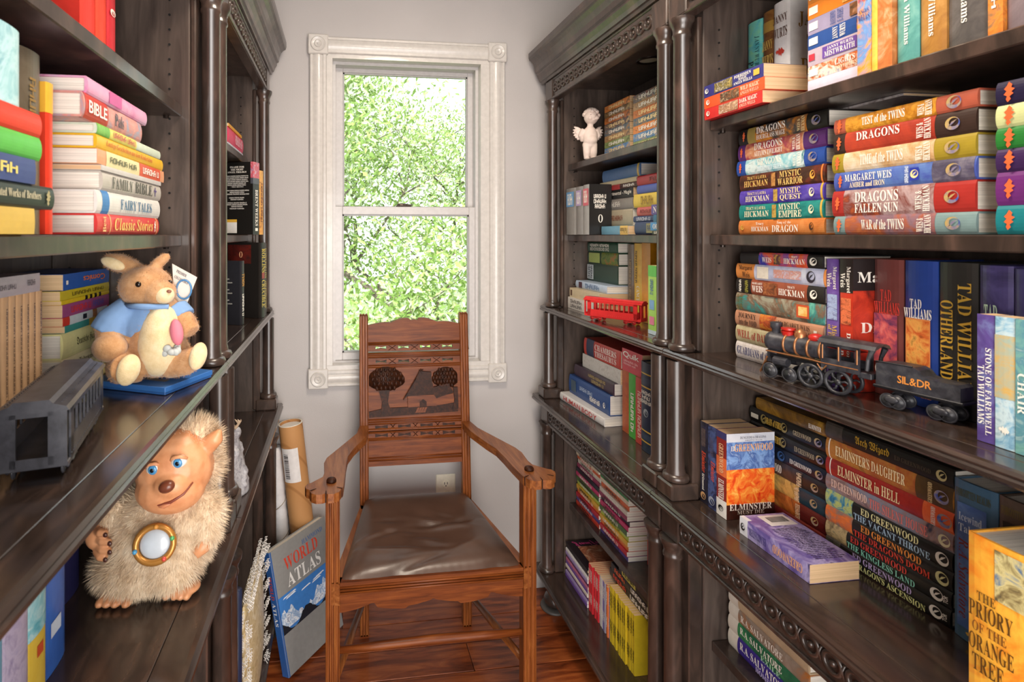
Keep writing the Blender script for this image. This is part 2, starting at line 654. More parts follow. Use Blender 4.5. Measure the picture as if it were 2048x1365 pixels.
def tree(x, y, h, spread, nleaf, seed, label, leaf=0.045):
    r = random.Random(seed)
    t = empty('blossoming_tree', (x, y, GR), label=label, cat='tree', group='trees outside the window')
    mb = MB()
    tips = []

    def grow(p, d, ln, rad, depth):
        pts, rads = [p.copy()], [rad]
        q = p.copy()
        dd = d.copy()
        for k in range(4):
            dd = (dd + Vector((r.uniform(-.22, .22), r.uniform(-.22, .22), r.uniform(-.1, .16)))).normalized()
            q = q + dd * ln / 4
            pts.append(q.copy())
            rads.append(rad * (1 - 0.13 * (k + 1)))
            if depth >= 2:
                tips.append(q.copy())
        mb.tube(pts, rads, 6 if depth < 2 else 4)
        if depth < 4:
            for k in range(3 if depth else 5):
                a = r.uniform(0, 2 * pi)
                side = Vector((cos(a), sin(a), r.uniform(-0.05, 0.7)))
                nd = (dd * 0.55 + side * 0.8).normalized()
                s = pts[-1] if k == 0 else pts[r.randint(2, 4)]
                grow(s, nd, ln * r.uniform(0.55, 0.78), rad * 0.5, depth + 1)

    grow(Vector((0, 0, 0)), Vector((0, 0, 1)), h * 0.42, 0.13, 0)
    mb.build('trunk', M['bark'], t)
    vs, fs = [], []
    for k in range(nleaf):
        c = r.choice(tips) + Vector((r.gauss(0, .16), r.gauss(0, .16), r.gauss(0, .16))) * spread
        a = Vector((r.uniform(-1, 1), r.uniform(-1, 1), r.uniform(-1, 1))).normalized()
        bb = a.orthogonal().normalized()
        s = leaf * r.uniform(0.6, 1.3)
        n = len(vs)
        vs += [c - a * s, c - bb * s * .45, c + a * s, c + bb * s * .45]
        fs.append((n, n + 1, n + 2, n + 3))
    fo = mesh_obj('foliage', vs, fs, M['leaf'], t)
    fo['kind'] = 'stuff'
    return t


tree(0.9, 6.3, 7.2, 1.9, 26000, 5, 'white-blossomed tree closest outside the window', 0.042)
tree(-1.6, 8.3, 8.0, 2.3, 20000, 11, 'pale green leafy tree behind the closest blossoming tree, towards the left', 0.05)
tree(3.3, 8.6, 8.2, 2.3, 20000, 23, 'green leafy tree outside, seen through the right of the window', 0.05)
tree(0.4, 11.5, 9.2, 2.6, 24000, 31, 'tall leafy tree farthest back behind the window', 0.06)
# ---------------------------------------------------------------- bookcases
MIR = 0.559          # the left row mirrors the right row about the middle of the aisle
YJ, CW = 1.25, 0.812
Z_TOP, Z_EYE, Z_UP, Z_LOW, Z_BASE = 1.780, 1.500, 1.210, 0.848, 0.148


def ring_mesh():
    mb = MB()
    mb.tube([(0, 0.0165 * cos(2 * pi * k / 14), 0.0165 * sin(2 * pi * k / 14)) for k in range(14)], 0.0042, 6, True)
    mb.ball((0, 0, 0), (0.0055, 0.006, 0.006), 8, 6)
    mb.tube([(0.001, -0.021, -0.013), (-0.001, -0.0165, 0), (0.001, -0.021, 0.013)], 0.003, 5)
    o = mb.build('carved_ring', M['case'], None, True)
    me = o.data
    bpy.data.objects.remove(o)
    return me


RING = ring_mesh()


def column(z0, z1, d, y, r, base=True, cap=True):
    p = []
    if base:
        p += [(r * 1.05, z0), (r * 1.42, z0 + 0.002), (r * 1.55, z0 + 0.009), (r * 1.42, z0 + 0.016), (r * 1.12, z0 + 0.019), (r * 1.08, z0 + 0.026), (r, z0 + 0.032)]
    else:
        p += [(r, z0)]
    if cap:
        p += [(r * 0.94, z1 - 0.050), (r * 1.08, z1 - 0.046), (r * 1.08, z1 - 0.040), (r, z1 - 0.036), (r * 1.02, z1 - 0.028), (r * 1.2, z1 - 0.018), (r * 1.38, z1 - 0.012), (r * 1.45, z1 - 0.004), (r * 1.45, z1)]
    else:
        p += [(r, z1)]
    return MB().lathe(p, (d, y, 0), 24)


def bookcase(side, y0, label, low_shelf, far, CW=0.812):
    y1 = y0 + CW
    L = side == 'L'
    mir = MIR if L else None
    base = ((MIR - 0.97) if L else 0.97, (y0 + y1) / 2, 0)
    root = empty('bookcase', base, label=label, cat='bookcase', group='tall dark bookcases lining the aisle')

    def put(mb, name, m='case', smooth=False, parent=None):
        return mb.build(name, M[m], parent or root, smooth, None, base, mir)

    st = 0.063
    e0, e1 = (0.0, 0.022) if far else (0.0, 0.0)
    put(MB().box(1.160, 1.172, y0 + 0.004, y1 - 0.004, 0.12, 2.12), 'back_panel', 'case_side')
    for a, c in ((y0 + 0.002, y0 + st), (y1 - st, y1 - 0.002)):
        put(MB().box(0.884, 1.160, a, c, 0.13, 2.11, 0.0015), 'side_panel', 'case_side')
        put(MB().box(0.872, 0.884, a + 0.004, c, 1.212, 2.04, 0.003), 'stile')
        put(MB().box(0.858, 0.884, a + 0.004, c, 0.85, 1.186, 0.003), 'stile')
        put(MB().box(0.848, 0.884, a + 0.004, c, 0.15, 0.74, 0.003), 'stile')
    iy0, iy1 = y0 + st + 0.001, y1 - st - 0.001
    for z in (Z_TOP, Z_EYE):
        put(MB().box(0.900, 1.159, iy0, iy1, z - 0.0245, z, 0.002), 'shelf')
        for yy in (iy0 + 0.006, iy1 - 0.006):
            for dd in (0.93, 1.12):
                put(MB().lathe([(0.0055, z - 0.030), (0.0055, z - 0.0245)], (dd, yy, 0), 10), 'shelf_pin', 'pin')
    if low_shelf:
        put(MB().box(0.905, 1.159, iy0, iy1, low_shelf - 0.0245, low_shelf, 0.002), 'shelf')
    holes = MB()
    for yy in (iy0 - 0.0006, iy1 + 0.0006):
        for dd in (0.925, 1.125):
            for k in range(24):
                z = 1.27 + k * 0.032
                if abs(z - Z_TOP) > 0.03 and abs(z - Z_EYE) > 0.03:
                    holes.lathe([(0.0026, -0.0009), (0.0026, 0.0009)], (dd, yy, z), 8, 1)
    put(holes, 'peg_hole', 'hole')['kind'] = 'stuff'
    # ledges with a separate nosing
    nose = [(0, 0), (0.006, -0.0015), (0.010, -0.006), (0.008, -0.010), (0.011, -0.013), (0.011, -0.018), (0.004, -0.023), (0, -0.0235)]
    put(MB().box(0.862, 1.159, y0 + st, y1 - st, Z_UP - 0.023, Z_UP, 0.001), 'deck', 'deck')
    put(MB().prism([(0.858 - 0.032 - a, Z_UP + b_) for a, b_ in nose] + [(0.860, Z_UP - 0.0235), (0.860, Z_UP)], y0 + 0.001 - e0, y1 - 0.001 + e1, lambda a, b_, t: (a, t, b_)), 'ledge_nosing', 'deck')
    n2 = [(0, 0), (0.008, -0.001), (0.012, -0.006), (0.010, -0.011), (0.013, -0.014), (0.013, -0.021), (0.005, -0.027), (0, -0.028)]
    put(MB().box(0.840, 1.159, y0 + st, y1 - st, Z_LOW - 0.028, Z_LOW, 0.001), 'deck', 'deck')
    put(MB().prism([(0.794 - a, Z_LOW + b_) for a, b_ in n2] + [(0.838, Z_LOW - 0.028), (0.838, Z_LOW)], y0 + 0.001 - e0, y1 - 0.001 + e1, lambda a, b_, t: (a, t, b_)), 'ledge_nosing', 'deck')
    # carved frieze under the lower ledge and under the crown
    for z0, z1, d in ((0.745, 0.820, 0.816), (2.040, 2.122, 0.836)):
        fr = put(MB().box(d, d + 0.03, y0 + 0.003, y1 - 0.003, z0, z1, 0.001), 'frieze')
        g = MB()
        g.box(d - 0.005, d + 0.002, y0 + 0.004, y1 - 0.004, z0, z0 + 0.010, 0.002)
        g.box(d - 0.004, d + 0.002, y0 + 0.004, y1 - 0.004, z1 - 0.008, z1, 0.002)
        for q in (y0 + 0.004, y1 - 0.072):
            g.box(d - 0.006, d + 0.002, q, q + 0.068, z0 + 0.002, z1 - 0.002, 0.003)
        put(g, 'frieze_border', parent=root)
        n = 18
        zc = (z0 + z1) / 2 + 0.001
        for k in range(n):
            yy = y0 + 0.092 + (CW - 0.184) * k / (n - 1)
            o = bpy.data.objects.new('carved_ring', RING)
            COL.objects.link(o)
            o.parent = fr
            xx = d - 0.001
            if L:
                xx = MIR - xx
            o.location = (xx - base[0], yy - base[1], zc)
    # bottom deck, feet
    put(MB().prism([(0.800 - a, Z_BASE + b_) for a, b_ in n2] + [(1.159, Z_BASE - 0.028), (1.159, Z_BASE)], y0 + 0.001 - e0, y1 - 0.001 + e1, lambda a, b_, t: (a, t, b_)), 'base_deck', 'deck')
    put(MB().box(0.822, 1.15, y0 + 0.01, y1 - 0.01, 0.098, 0.120, 0.003), 'plinth')
    for yy in (y0 + 0.06, y1 - (0.04 if far else 0.06)):
        for dd in (0.850, 1.11):
            put(MB().lathe([(0.018, 0.098), (0.026, 0.090), (0.030, 0.078), (0.022, 0.062), (0.034, 0.050), (0.040, 0.034), (0.036, 0.018), (0.026, 0.009)], (dd, yy, 0), 18), 'bun_foot', 'case', True)
            put(MB().lathe([(0.052, 0.0), (0.054, 0.004), (0.050, 0.010), (0.030, 0.011)], (dd, yy, 0), 20), 'caster_cup', 'cup', True)
    # columns
    for yy in (y0 + 0.034, y1 - 0.034):
        smooth_by_angle(put(column(Z_UP, 2.040, 0.846, yy, 0.0205), 'column'), 50)
        put(MB().box(0.798, 0.872, yy - 0.032, yy + 0.032, Z_LOW, Z_LOW + 0.040, 0.004), 'column_plinth')
        smooth_by_angle(put(column(Z_LOW + 0.040, Z_UP - 0.0235, 0.830, yy, 0.0205, True, False), 'column'), 50)
        smooth_by_angle(put(column(Z_BASE, 0.745, 0.822, yy, 0.0215), 'column'), 50)
    # top and crown
    put(MB().box(0.862, 1.16, y0 + 0.004, y1 - 0.004, 2.085, 2.110), 'top_panel', 'case_side')
    cr = [(0.842, 2.122), (0.826, 2.122), (0.824, 2.132), (0.818, 2.134), (0.814, 2.146), (0.806, 2.160), (0.806, 2.168), (0.799, 2.172), (0.797, 2.190), (0.790, 2.208), (0.780, 2.218), (0.773, 2.222), (0.770, 2.232), (0.770, 2.250), (0.842, 2.250)]
    put(MB().prism(cr, y0 + 0.001, y1 + (0.030 if far else -0.001), lambda a, b_, t: (a, t, b_)), 'crown_moulding')
    put(MB().box(0.842, 1.165, y0 + 0.002, y1 + (0.030 if far else -0.002), 2.124, 2.250), 'crown_cap')
    # recessed puck lamp in the top panel
    pk = put(MB().lathe([(0.040, 2.085), (0.040, 2.081), (0.034, 2.079), (0.030, 2.084)], (1.02, (y0 + y1) / 2 - 0.02, 0), 24, 2, False), 'puck_lamp', 'pin', True)
    put(MB().lathe([(0.030, 2.0845), (0.0005, 2.0845)], (1.02, (y0 + y1) / 2 - 0.02, 0), 24, 2, False), 'lamp_lens', 'lens', False)
    return root


M['pin'] = plain('#2b211c', 0.35, 0.6)
M['hole'] = plain('#0a0807', 0.9)
M['lens'] = plain('#b9b0a0', 0.2)
M['cup'] = plain('#4b4744', 0.5)
M['deck'] = wood('espresso_deck', '#221a17', '#352a25', '#4c3a31', (4, 0.7, 4), 0.20, 1, 0.5, 0.05)
bookcase('R', YJ, 'dark bookcase holding the white cherub figurine and the red train car', 0.430, True)
bookcase('R', YJ - 0.90, 'dark bookcase holding the black toy locomotive and hardback fantasy stacks', 0.500, False, 0.90)
bookcase('L', YJ, 'dark bookcase between the plush rabbit and the window, holding the grey wizard statue', None, True)
bookcase('L', YJ - 0.90, 'dark bookcase holding the plush rabbit and the furry troll doll', 0.430, False, 0.90)
# ---------------------------------------------------------------- carved oak armchair
CHX, CHY = 0.278, 1.76
chair = empty('armchair', (CHX, CHY, 0), label='carved oak armchair with brown leather seat standing in front of the window', cat='chair')
COFF = (CHX, CHY, 0)
PL, PR = 0.087, 0.481        # back posts
FLX, FRX = -0.024, 0.572     # front legs
YF, YR = 1.560, 1.985


def cput(mb, name, m, smooth=False, parent=None, ang=None):
    o = mb.build(name, M[m] if isinstance(m, str) else m, parent or chair, smooth, None, COFF)
    if ang:
        smooth_by_angle(o, ang)
    return o


def yb(z):
    """lean of the back: depth of the posts' centre at height z"""
    return YR + max(0, z - 0.46) * 0.085 - max(0, 0.46 - z) * 0.01


def fluted(w):
    """square leg outline with three grooves on its front face"""
    h = w / 2
    p = [(-h, -h + 0.002), (-h + 0.002, -h)]
    for g in (-0.5, 0.0, 0.5):
        c = g * w * 0.62
        p += [(c - 0.0046, -h), (c - 0.0020, -h + 0.0052), (c + 0.0020, -h + 0.0052), (c + 0.0046, -h)]
    p += [(h - 0.002, -h), (h, -h + 0.002), (h, h), (-h, h)]
    return p


def post(x, zs, w):
    """back post with grooved front that follows the lean"""
    pr = fluted(w)
    n = len(pr)
    vs, fs = [], []
    for z in zs:
        vs += [(x + a, yb(z) + b_, z) for a, b_ in pr]
    for k in range(len(zs) - 1):
        for i in range(n):
            j = (i + 1) % n
            fs.append((k * n + i, k * n + j, (k + 1) * n + j, (k + 1) * n + i))
    fs += [tuple(range(n))[::-1], tuple(range((len(zs) - 1) * n, len(zs) * n))]
    mb = MB()
    mb.poly(vs, fs)
    # notched finial: three little points
    zt = zs[-1]
    for g in (-0.33, 0, 0.33):
        mb.ball((x + g * w, yb(zt), zt), (w * 0.15, w * 0.42, 0.006), 8, 6)
    return mb


for x in (PL, PR):
    cput(post(x, [0.0, 0.25, 0.46, 0.8, 1.188], 0.033), 'back_post', 'oakv')
for x in (FLX, FRX):
    cput(MB().prism(fluted(0.041), 0.0, 0.748, lambda a, b_, t, x=x: (x + a, YF + b_, t)), 'front_leg', 'oakv')


# crest rail with a waved top edge
def wave_top(t):
    """height above the rail's ends across t = -1..1"""
    a = abs(t)
    if a < 0.045:
        return 0.024 - 0.006 * (1 - abs(a - 0.02) / 0.025)
    if a < 0.10:
        return 0.018 + 0.007 * abs(a - 0.07) / 0.03
    if a < 0.50:
        return 0.012 + 0.016 * cos((a - 0.18) / 0.32 * pi / 2)
    return 0.002 + 0.011 * cos((a - 0.62) / 0.38 * pi / 2)


XA, XB = PL + 0.0155, PR - 0.0155
XM, HW = (XA + XB) / 2, (XB - XA) / 2


def rail(z0, z1, th, name, m='oakh', top=None, dy=0.0, n=60):
    vs, fs = [], []
    for k in range(n + 1):
        t = -1 + 2 * k / n
        x = XM + HW * t
        zt = z1 + (top(t) if top else 0)
        for z, s in ((z0, -1), (zt, -1), (zt, 1), (z0, 1)):
            vs.append((x, yb(z) + s * th / 2 + dy, z))
    for k in range(n):
        a = 4 * k
        for i in range(4):
            j = (i + 1) % 4
            fs.append((a + i, a + j, a + 4 + j, a + 4 + i))
    fs += [(0, 1, 2, 3), (4 * n + 3, 4 * n + 2, 4 * n + 1, 4 * n)]
    mb = MB()
    mb.poly(vs, fs)
    return cput(mb, name, m)


rail(1.075, 1.146, 0.018, 'crest_rail', 'oakh', wave_top)


def pierced(z0, z1, name):
    """rail with four bow-tie cut-outs"""
    c = bpy.data.curves.new('rail', 'CURVE')
    c.dimensions = '2D'
    c.fill_mode = 'BOTH'
    c.extrude = 0.008

    def spl(pts):
        s = c.splines.new('POLY')
        s.points.add(len(pts) - 1)
        for p, q in zip(s.points, pts):
            p.co = (q[0], q[1], 0, 1)
        s.use_cyclic_u = True

    hh = (z1 - z0)
    spl([(-HW, 0), (HW, 0), (HW, hh), (-HW, hh)])
    zc = hh / 2
    for q in (-0.72, -0.235, 0.24, 0.72):
        cx_ = q * HW
        spl([(cx_ - 0.021, zc - 0.0065), (cx_, zc - 0.0018), (cx_ + 0.021, zc - 0.0065), (cx_ + 0.021, zc + 0.0065), (cx_, zc + 0.0018), (cx_ - 0.021, zc + 0.0065)])
    o = bpy.data.objects.new('rail', c)
    COL.objects.link(o)
    me = evaluated(o)
    for v_ in me.vertices:
        x_, y_, e_ = v_.co
        z_ = z0 + y_
        v_.co = (XM + x_ - CHX, yb(z_) - e_ - CHY, z_)
    bm_ = bmesh.new()
    bm_.from_mesh(me)
    bmesh.ops.recalc_face_normals(bm_, faces=bm_.faces[:])
    bm_.to_mesh(me)
    bm_.free()
    r = link(name, me, M['oakh'], chair)
    k = MB()
    for q in (-0.48, 0.0, 0.48):
        for s in (-1, 1):
            xk = XM + q * HW
            k.tube([(xk - 0.014 * s, yb(z1) - 0.0085, z1 - 0.003), (xk + 0.014 * s, yb(z0) - 0.0085, z0 + 0.003)], 0.0011, 4)
    cput(k, 'cross_carving', 'oakdark', parent=chair)['kind'] = 'stuff'
    return r


def reeds(zs, th=0.024, r=0.003):
    for z in zs:
        cput(MB().tube([(XA, yb(z) - th / 2 + 0.002, z), (XB, yb(z) - th / 2 + 0.002, z)], r, 8), 'reed_moulding', 'oakh', True)


pierced(1.050, 1.074, 'pierced_rail')
reeds((1.0755, 1.082))
rail(1.024, 1.043, 0.020, 'cross_rail')
reeds((1.027, 1.034, 1.041), 0.022)
pierced(0.998, 1.023, 'pierced_rail')
reeds((0.996, 0.989), 0.02)
rail(0.978, 0.998, 0.018, 'cross_rail')
# picture panel
pic = rail(0.795, 0.979, 0.014, 'picture_panel', 'oakh')
rail(0.752, 0.796, 0.020, 'cross_rail')
reeds((0.793, 0.785, 0.777, 0.759), 0.023)
rail(0.720, 0.748, 0.020, 'cross_rail')
reeds((0.745, 0.724, 0.718), 0.023)
rail(0.625, 0.721, 0.016, 'lower_panel')
reeds((0.652, 0.643), 0.02)
rail(0.622, 0.640, 0.022, 'cross_rail')
for zc in (0.766, 0.735):
    k = MB()
    for q in (-0.72, -0.235, 0.24, 0.72):
        xk = XM + q * HW
        k.prism([(xk - 0.024, zc - 0.006), (xk, zc - 0.001), (xk + 0.024, zc - 0.006), (xk + 0.024, zc + 0.006), (xk, zc + 0.002), (xk - 0.024, zc + 0.006)], -0.0118, -0.009, lambda a, b_, t: (a, yb(b_) + t, b_))
    for q in (-0.48, 0.0, 0.48):
        for s in (-1, 1):
            xk = XM + q * HW
            k.tube([(xk - 0.012 * s, yb(zc) - 0.0105, zc + 0.012), (xk + 0.012 * s, yb(zc) - 0.0105, zc - 0.012)], 0.0012, 4)
    o = cput(k, 'bow_carving', 'oakdark')
    o['kind'] = 'stuff'


# relief of the picture panel: two trees and a thatched cottage
def PB(px, py):
    """pixel on the panel -> x, z"""
    y_ = yb(0.88)
    return XP(px, y_), ZP(py, 0.28, y_)


def relief(pts, d0, d1, name, m='oakdark', parent=None):
    q = [PB(*p) for p in pts]
    return cput(MB().prism(q, d0 - 0.003, d1, lambda a, b_, t: (a, yb(b_) + t, b_)), name, m, parent=parent or pic)


rr = random.Random(8)


def crown(cxp, cyp, rx, ry, clipx0, clipx1):
    mb = MB()
    pts = []
    for k in range(22):
        a = 2 * pi * k / 22
        px = cxp + rx * cos(a) * (1 + 0.06 * sin(3 * a))
        pts.append((min(max(px, clipx0), clipx1), cyp + ry * sin(a) * (1 + 0.07 * cos(4 * a))))
    mb.prism([PB(*p) for p in pts], -0.0128, -0.006, lambda a, b_, t: (a, yb(b_) + t, b_))
    for i in range(-4, 5):
        for j in range(-2, 3):
            fx, fy = i / 4.4 + (j % 2) * 0.1, j / 2.6
            if fx * fx + fy * fy < 0.85:
                px = cxp + fx * rx
                if clipx0 + 3 < px < clipx1 - 3:
                    x_, z_ = PB(px, cyp + fy * ry)
                    mb.ball((x_, yb(z_) - 0.0125, z_), (0.0062, 0.004, 0.009), 8, 6, Matrix.Rotation(rr.uniform(-.4, .4), 3, 'Y'))
    return cput(mb, 'carved_tree_crown', 'oakdark', True, pic)


crown(771, 756, 38, 23, 738, 812)
crown(891, 757, 27, 20, 862, 914)
relief([(757, 777), (764, 800), (761, 826), (784, 826), (775, 800), (779, 777)], -0.0125, -0.006, 'carved_tree_trunk')
relief([(905, 776), (908, 800), (903, 818), (915, 818), (914, 776)], -0.0118, -0.006, 'carved_tree_trunk')
relief([(815, 790), (871, 789), (871, 811), (815, 812)], -0.0105, -0.006, 'carved_cottage_wall', 'oakh')
relief([(870, 794), (905, 788), (907, 806), (870, 811)], -0.0100, -0.006, 'carved_cottage_wall', 'oakh')
relief([(806, 797), (831, 758), (862, 758), (866, 776), (873, 797), (865, 788), (814, 790)], -0.0135, -0.006, 'carved_thatched_roof')
relief([(864, 775), (895, 768), (906, 786), (871, 796)], -0.0128, -0.006, 'carved_thatched_roof')
relief([(831, 758), (838, 742), (862, 745), (862, 758)], -0.0125, -0.006, 'carved_gable')
k = MB()
for a_, c_ in (((806, 797), (842, 738)), ((838, 740), (844, 748)), ((836, 746), (846, 739))):
    p0, p1 = PB(*a_), PB(*c_)
    k.tube([(p0[0], yb(p0[1]) - 0.014, p0[1]), (p1[0], yb(p1[1]) - 0.014, p1[1])], 0.0018, 6)
for i in range(12):
    p0, p1 = PB(833 + i * 2.6, 760), PB(815 + i * 4.6, 787)
    k.tube([(p0[0], yb(p0[1]) - 0.0138, p0[1]), (p1[0], yb(p1[1]) - 0.0138, p1[1])], 0.0009, 4)
for i in range(8):
    p0, p1 = PB(868 + i * 3.6, 775 - i * 0.9), PB(874 + i * 4, 794 - i)
    k.tube([(p0[0], yb(p0[1]) - 0.0133, p0[1]), (p1[0], yb(p1[1]) - 0.0133, p1[1])], 0.0009, 4)
o = cput(k, 'thatch_carving', 'oakdark', False, pic)
o['kind'] = 'stuff'
k = MB()
for r_ in range(4):
    for i in range(7):
        px, py = 817 + i * 8 + (r_ % 2) * 4, 793 + r_ * 5
        if px < 866 and not (838 < px < 852 and r_ > 0):
            p = PB(px, py)
            k.box(p[0] - 0.0065, p[0] + 0.0065, yb(p[1]) - 0.012, yb(p[1]) - 0.009, p[1] - 0.0038, p[1] + 0.0038, 0.0008)
o = cput(k, 'wall_brick', 'oakh', False, pic)
o['kind'] = 'stuff'
relief([(838, 812), (838, 802), (845, 797), (852, 802), (852, 812)], -0.0112, -0.009, 'carved_door', 'oakdark')
relief([(738, 818), (770, 812), (838, 812), (860, 812), (914, 806), (914, 824), (738, 829)], -0.0088, -0.005, 'carved_ground', 'oakdark')
for i in range(4):
    relief([(834 + i * 5, 813), (838 + i * 5, 813), (834 + i * 5, 823), (829 + i * 5, 823)], -0.0105, -0.006, 'carved_step', 'oakh')


# arms with paw-shaped ends
def arm(s, xr, xf):
    """s = -1 for the arm at the left post"""
    out = []
    # outline in plan, from the back post forward along the outer side, round the paw, back along the inner side
    pts = [(xr - s * 0.0155, YR + 0.045), (xr + s * 0.012, YR + 0.035), (xr + s * 0.030, 1.93), (xf + s * 0.022, 1.74), (xf + s * 0.030, 1.70), (xf + s * 0.026, 1.63), (xf + s * 0.030, 1.600)]
    cx_, cy_ = xf + s * 0.018, YF - 0.022
    angs = [30, 18, 2, -14, -28, -34, -48, -64, -80, -90, -96, -112, -128, -142, -150, -160]
    rads = [.050, .057, .060, .057, .050, .054, .059, .060, .055, .049, .055, .059, .058, .052, .050, .050]
    for a, r_ in zip(angs, rads):
        a = radians(a)
        pts.append((cx_ + s * r_ * cos(a) * 1.02, cy_ + r_ * sin(a)))
    pts += [(xf - s * 0.036, 1.60), (xf - s * 0.040, 1.68), (xf - s * 0.046, 1.74), (xf - s * 0.066, 1.80), (xr - s * 0.004, 1.90), (xr - s * 0.014, 1.97)]
    def zt(y_):
        return 0.775 - 0.006 * sin(max(0, min(1, (y_ - 1.5) / 0.5)) * pi)
    n = len(pts)
    vs = [(x_, y_, zt(y_)) for x_, y_ in pts] + [(x_, y_, zt(y_) - 0.026) for x_, y_ in pts]
    mb = MB()
    mb.poly(vs, [tuple(range(n)), tuple(range(n, 2 * n))[::-1]] + [(i, (i + 1) % n, n + (i + 1) % n, n + i) for i in range(n)])
    es = [e for e in mb.b.edges if len(e.link_faces) == 2 and e.calc_face_angle(0) > 1.2 and abs(e.verts[0].co.z - e.verts[1].co.z) < 0.01]
    bmesh.ops.bevel(mb.b, geom=es, offset=0.004, segments=2, affect='EDGES')
    bmesh.ops.triangulate(mb.b, faces=[f for f in mb.b.faces if len(f.verts) > 6])
    ar = cput(mb, 'armrest', 'oaky')
    cput(MB().lathe([(0.0145, 0.774), (0.0145, 0.779), (0.012, 0.783), (0.006, 0.7855), (0.0004, 0.786)], (cx_ - s * 0.014, cy_ + 0.022, 0), 20), 'round_plug', 'oakdark', True, ar)
    k_ = MB()
    for a in (-34, -90, -150):
        a = radians(a)
        p1 = Vector((cx_ + s * 0.051 * cos(a), cy_ + 0.050 * sin(a), 0.7755))
        p0 = Vector((cx_ + s * 0.034 * cos(a), cy_ + 0.033 * sin(a), 0.7757))
        k_.tube([p0, p1, p1 - Vector((0, 0, 0.026))], [0.0006, 0.0022, 0.0022], 6)
    cput(k_, 'claw_groove', 'oakdark', False, ar)['kind'] = 'stuff'
    return ar


arm(-1, PL, FLX)
arm(1, PR, FRX)

# seat frame, apron and leather cushion
ZS = 0.485
fr_pts = [(FLX - 0.005, YF - 0.018), (FRX + 0.005, YF - 0.018), (PR + 0.014, YR - 0.010), (PL - 0.014, YR - 0.010)]


def seat_edge(i, j, name):
    a, c = Vector(fr_pts[i]), Vector(fr_pts[j])
    d = (c - a).normalized()
    n_ = Vector((-d.y, d.x))
    q = [a, c, c + n_ * 0.026, a + n_ * 0.026]
    mb = MB()
    mb.prism([(p.x, p.y) for p in q], ZS - 0.062, ZS, lambda x_, y_, t: (x_, y_, t))
    return cput(mb, name, 'oaky' if i in (1, 3) else 'oakh')


seat_edge(1, 2, 'seat_rail')
seat_edge(2, 3, 'seat_rail')
seat_edge(3, 0, 'seat_rail')
seat_edge(0, 1, 'seat_rail')
n = 60
vs, fs = [], []
for k in range(n + 1):
    t = -1 + 2 * k / n
    x_ = 0.274 + 0.279 * t
    a = abs(t)
    zb = 0.404
    if a < 0.03:
        zb += 0.008 - 0.004 * (a / 0.03)
    elif a < 0.62:
        zb += 0.004 - 0.012 * sin((a - 0.03) / 0.59 * pi) - 0.006 * (a > 0.3)
    elif a < 0.7:
        zb += 0.010
    else:
        zb += 0.006 - 0.016 * sin((a - 0.7) / 0.3 * pi / 2)
    for z_, y_ in ((zb, YF - 0.012), (ZS - 0.028, YF - 0.012), (ZS - 0.028, YF + 0.010), (zb, YF + 0.010)):
        vs.append((x_, y_, z_))
for k in range(n):
    for i in range(4):
        j = (i + 1) % 4
        fs.append((4 * k + i, 4 * k + j, 4 * k + 4 + j, 4 * k + 4 + i))
fs += [(0, 1, 2, 3), (4 * n + 3, 4 * n + 2, 4 * n + 1, 4 * n)]
mb = MB()
mb.poly(vs, fs)
ap = cput(mb, 'apron', 'oakh')
for z_ in (ZS - 0.030, ZS - 0.022, ZS - 0.014):
    cput(MB().tube([(-0.003, YF - 0.019, z_), (0.551, YF - 0.019, z_)], 0.0034, 8), 'reed_moulding', 'oakh', True, ap)

m, nt, b = new_mat('brown_leather')
v = coords(nt)
f = noise(nt, v, 240, 4)
nt.links.new(ramp(nt, noise(nt, v, 6, 4), [(0.3, '#3f2d24'), (0.7, '#574136')]), b.inputs['Base Color'])
b.inputs['Roughness'].default_value = 0.30
bump(nt, b, f, 0.12, 0.001)
M['leather'] = m
N = 70
vs, fs = [], []
wr = [(rr.uniform(-0.8, 0.8), rr.uniform(-0.95, 0.1), rr.uniform(-0.6, 0.6), rr.uniform(0.15, 0.4), rr.choice((-1, 1))) for _ in range(22)]
for j in range(N + 1):
    q = j / N
    yy = (YF - 0.008) * (1 - q) + (YR - 0.002) * q
    x0 = (FLX + 0.020) * (1 - q) + (PL + 0.004) * q
    x1 = (FRX - 0.020) * (1 - q) + (PR - 0.004) * q
    for i in range(N + 1):
        p = i / N
        ex = min(p, 1 - p) * 2
        ey = min(q, 1 - q) * 2
        h = 0.038 * (1 - (1 - min(1, ex * 2.2)) ** 2.4) ** 0.6 * (1 - (1 - min(1, ey * 2.2)) ** 2.4) ** 0.6
        h -= 0.010 * math.exp(-((p - 0.5) ** 2 + (q - 0.35) ** 2) / 0.06)
        s, t = p * 2 - 1, q * 2 - 1
        for (a, c, an, ln, sg) in wr:
            u_ = (s - a) * cos(an) + (t - c) * sin(an)
            w_ = -(s - a) * sin(an) + (t - c) * cos(an)
            h += sg * 0.0042 * math.exp(-(u_ / ln) ** 2 - (w_ / 0.05) ** 2) * (1 if ex > 0.06 else 0)
        h += 0.0004 * sin(p * 130) * math.exp(-q * 40) if q < 0.06 else 0
        cs_ = 1.0
        vs.append((x0 + (x1 - x0) * p, yy - (0.004 if q == 0 else 0), ZS - 0.004 + h + 0.018 * q))
for j in range(N):
    for i in range(N):
        a = j * (N + 1) + i
        fs.append((a, a + 1, a + N + 2, a + N + 1))
mb = MB()
mb.poly(vs, fs)
cput(mb, 'leather_seat', 'leather', True)

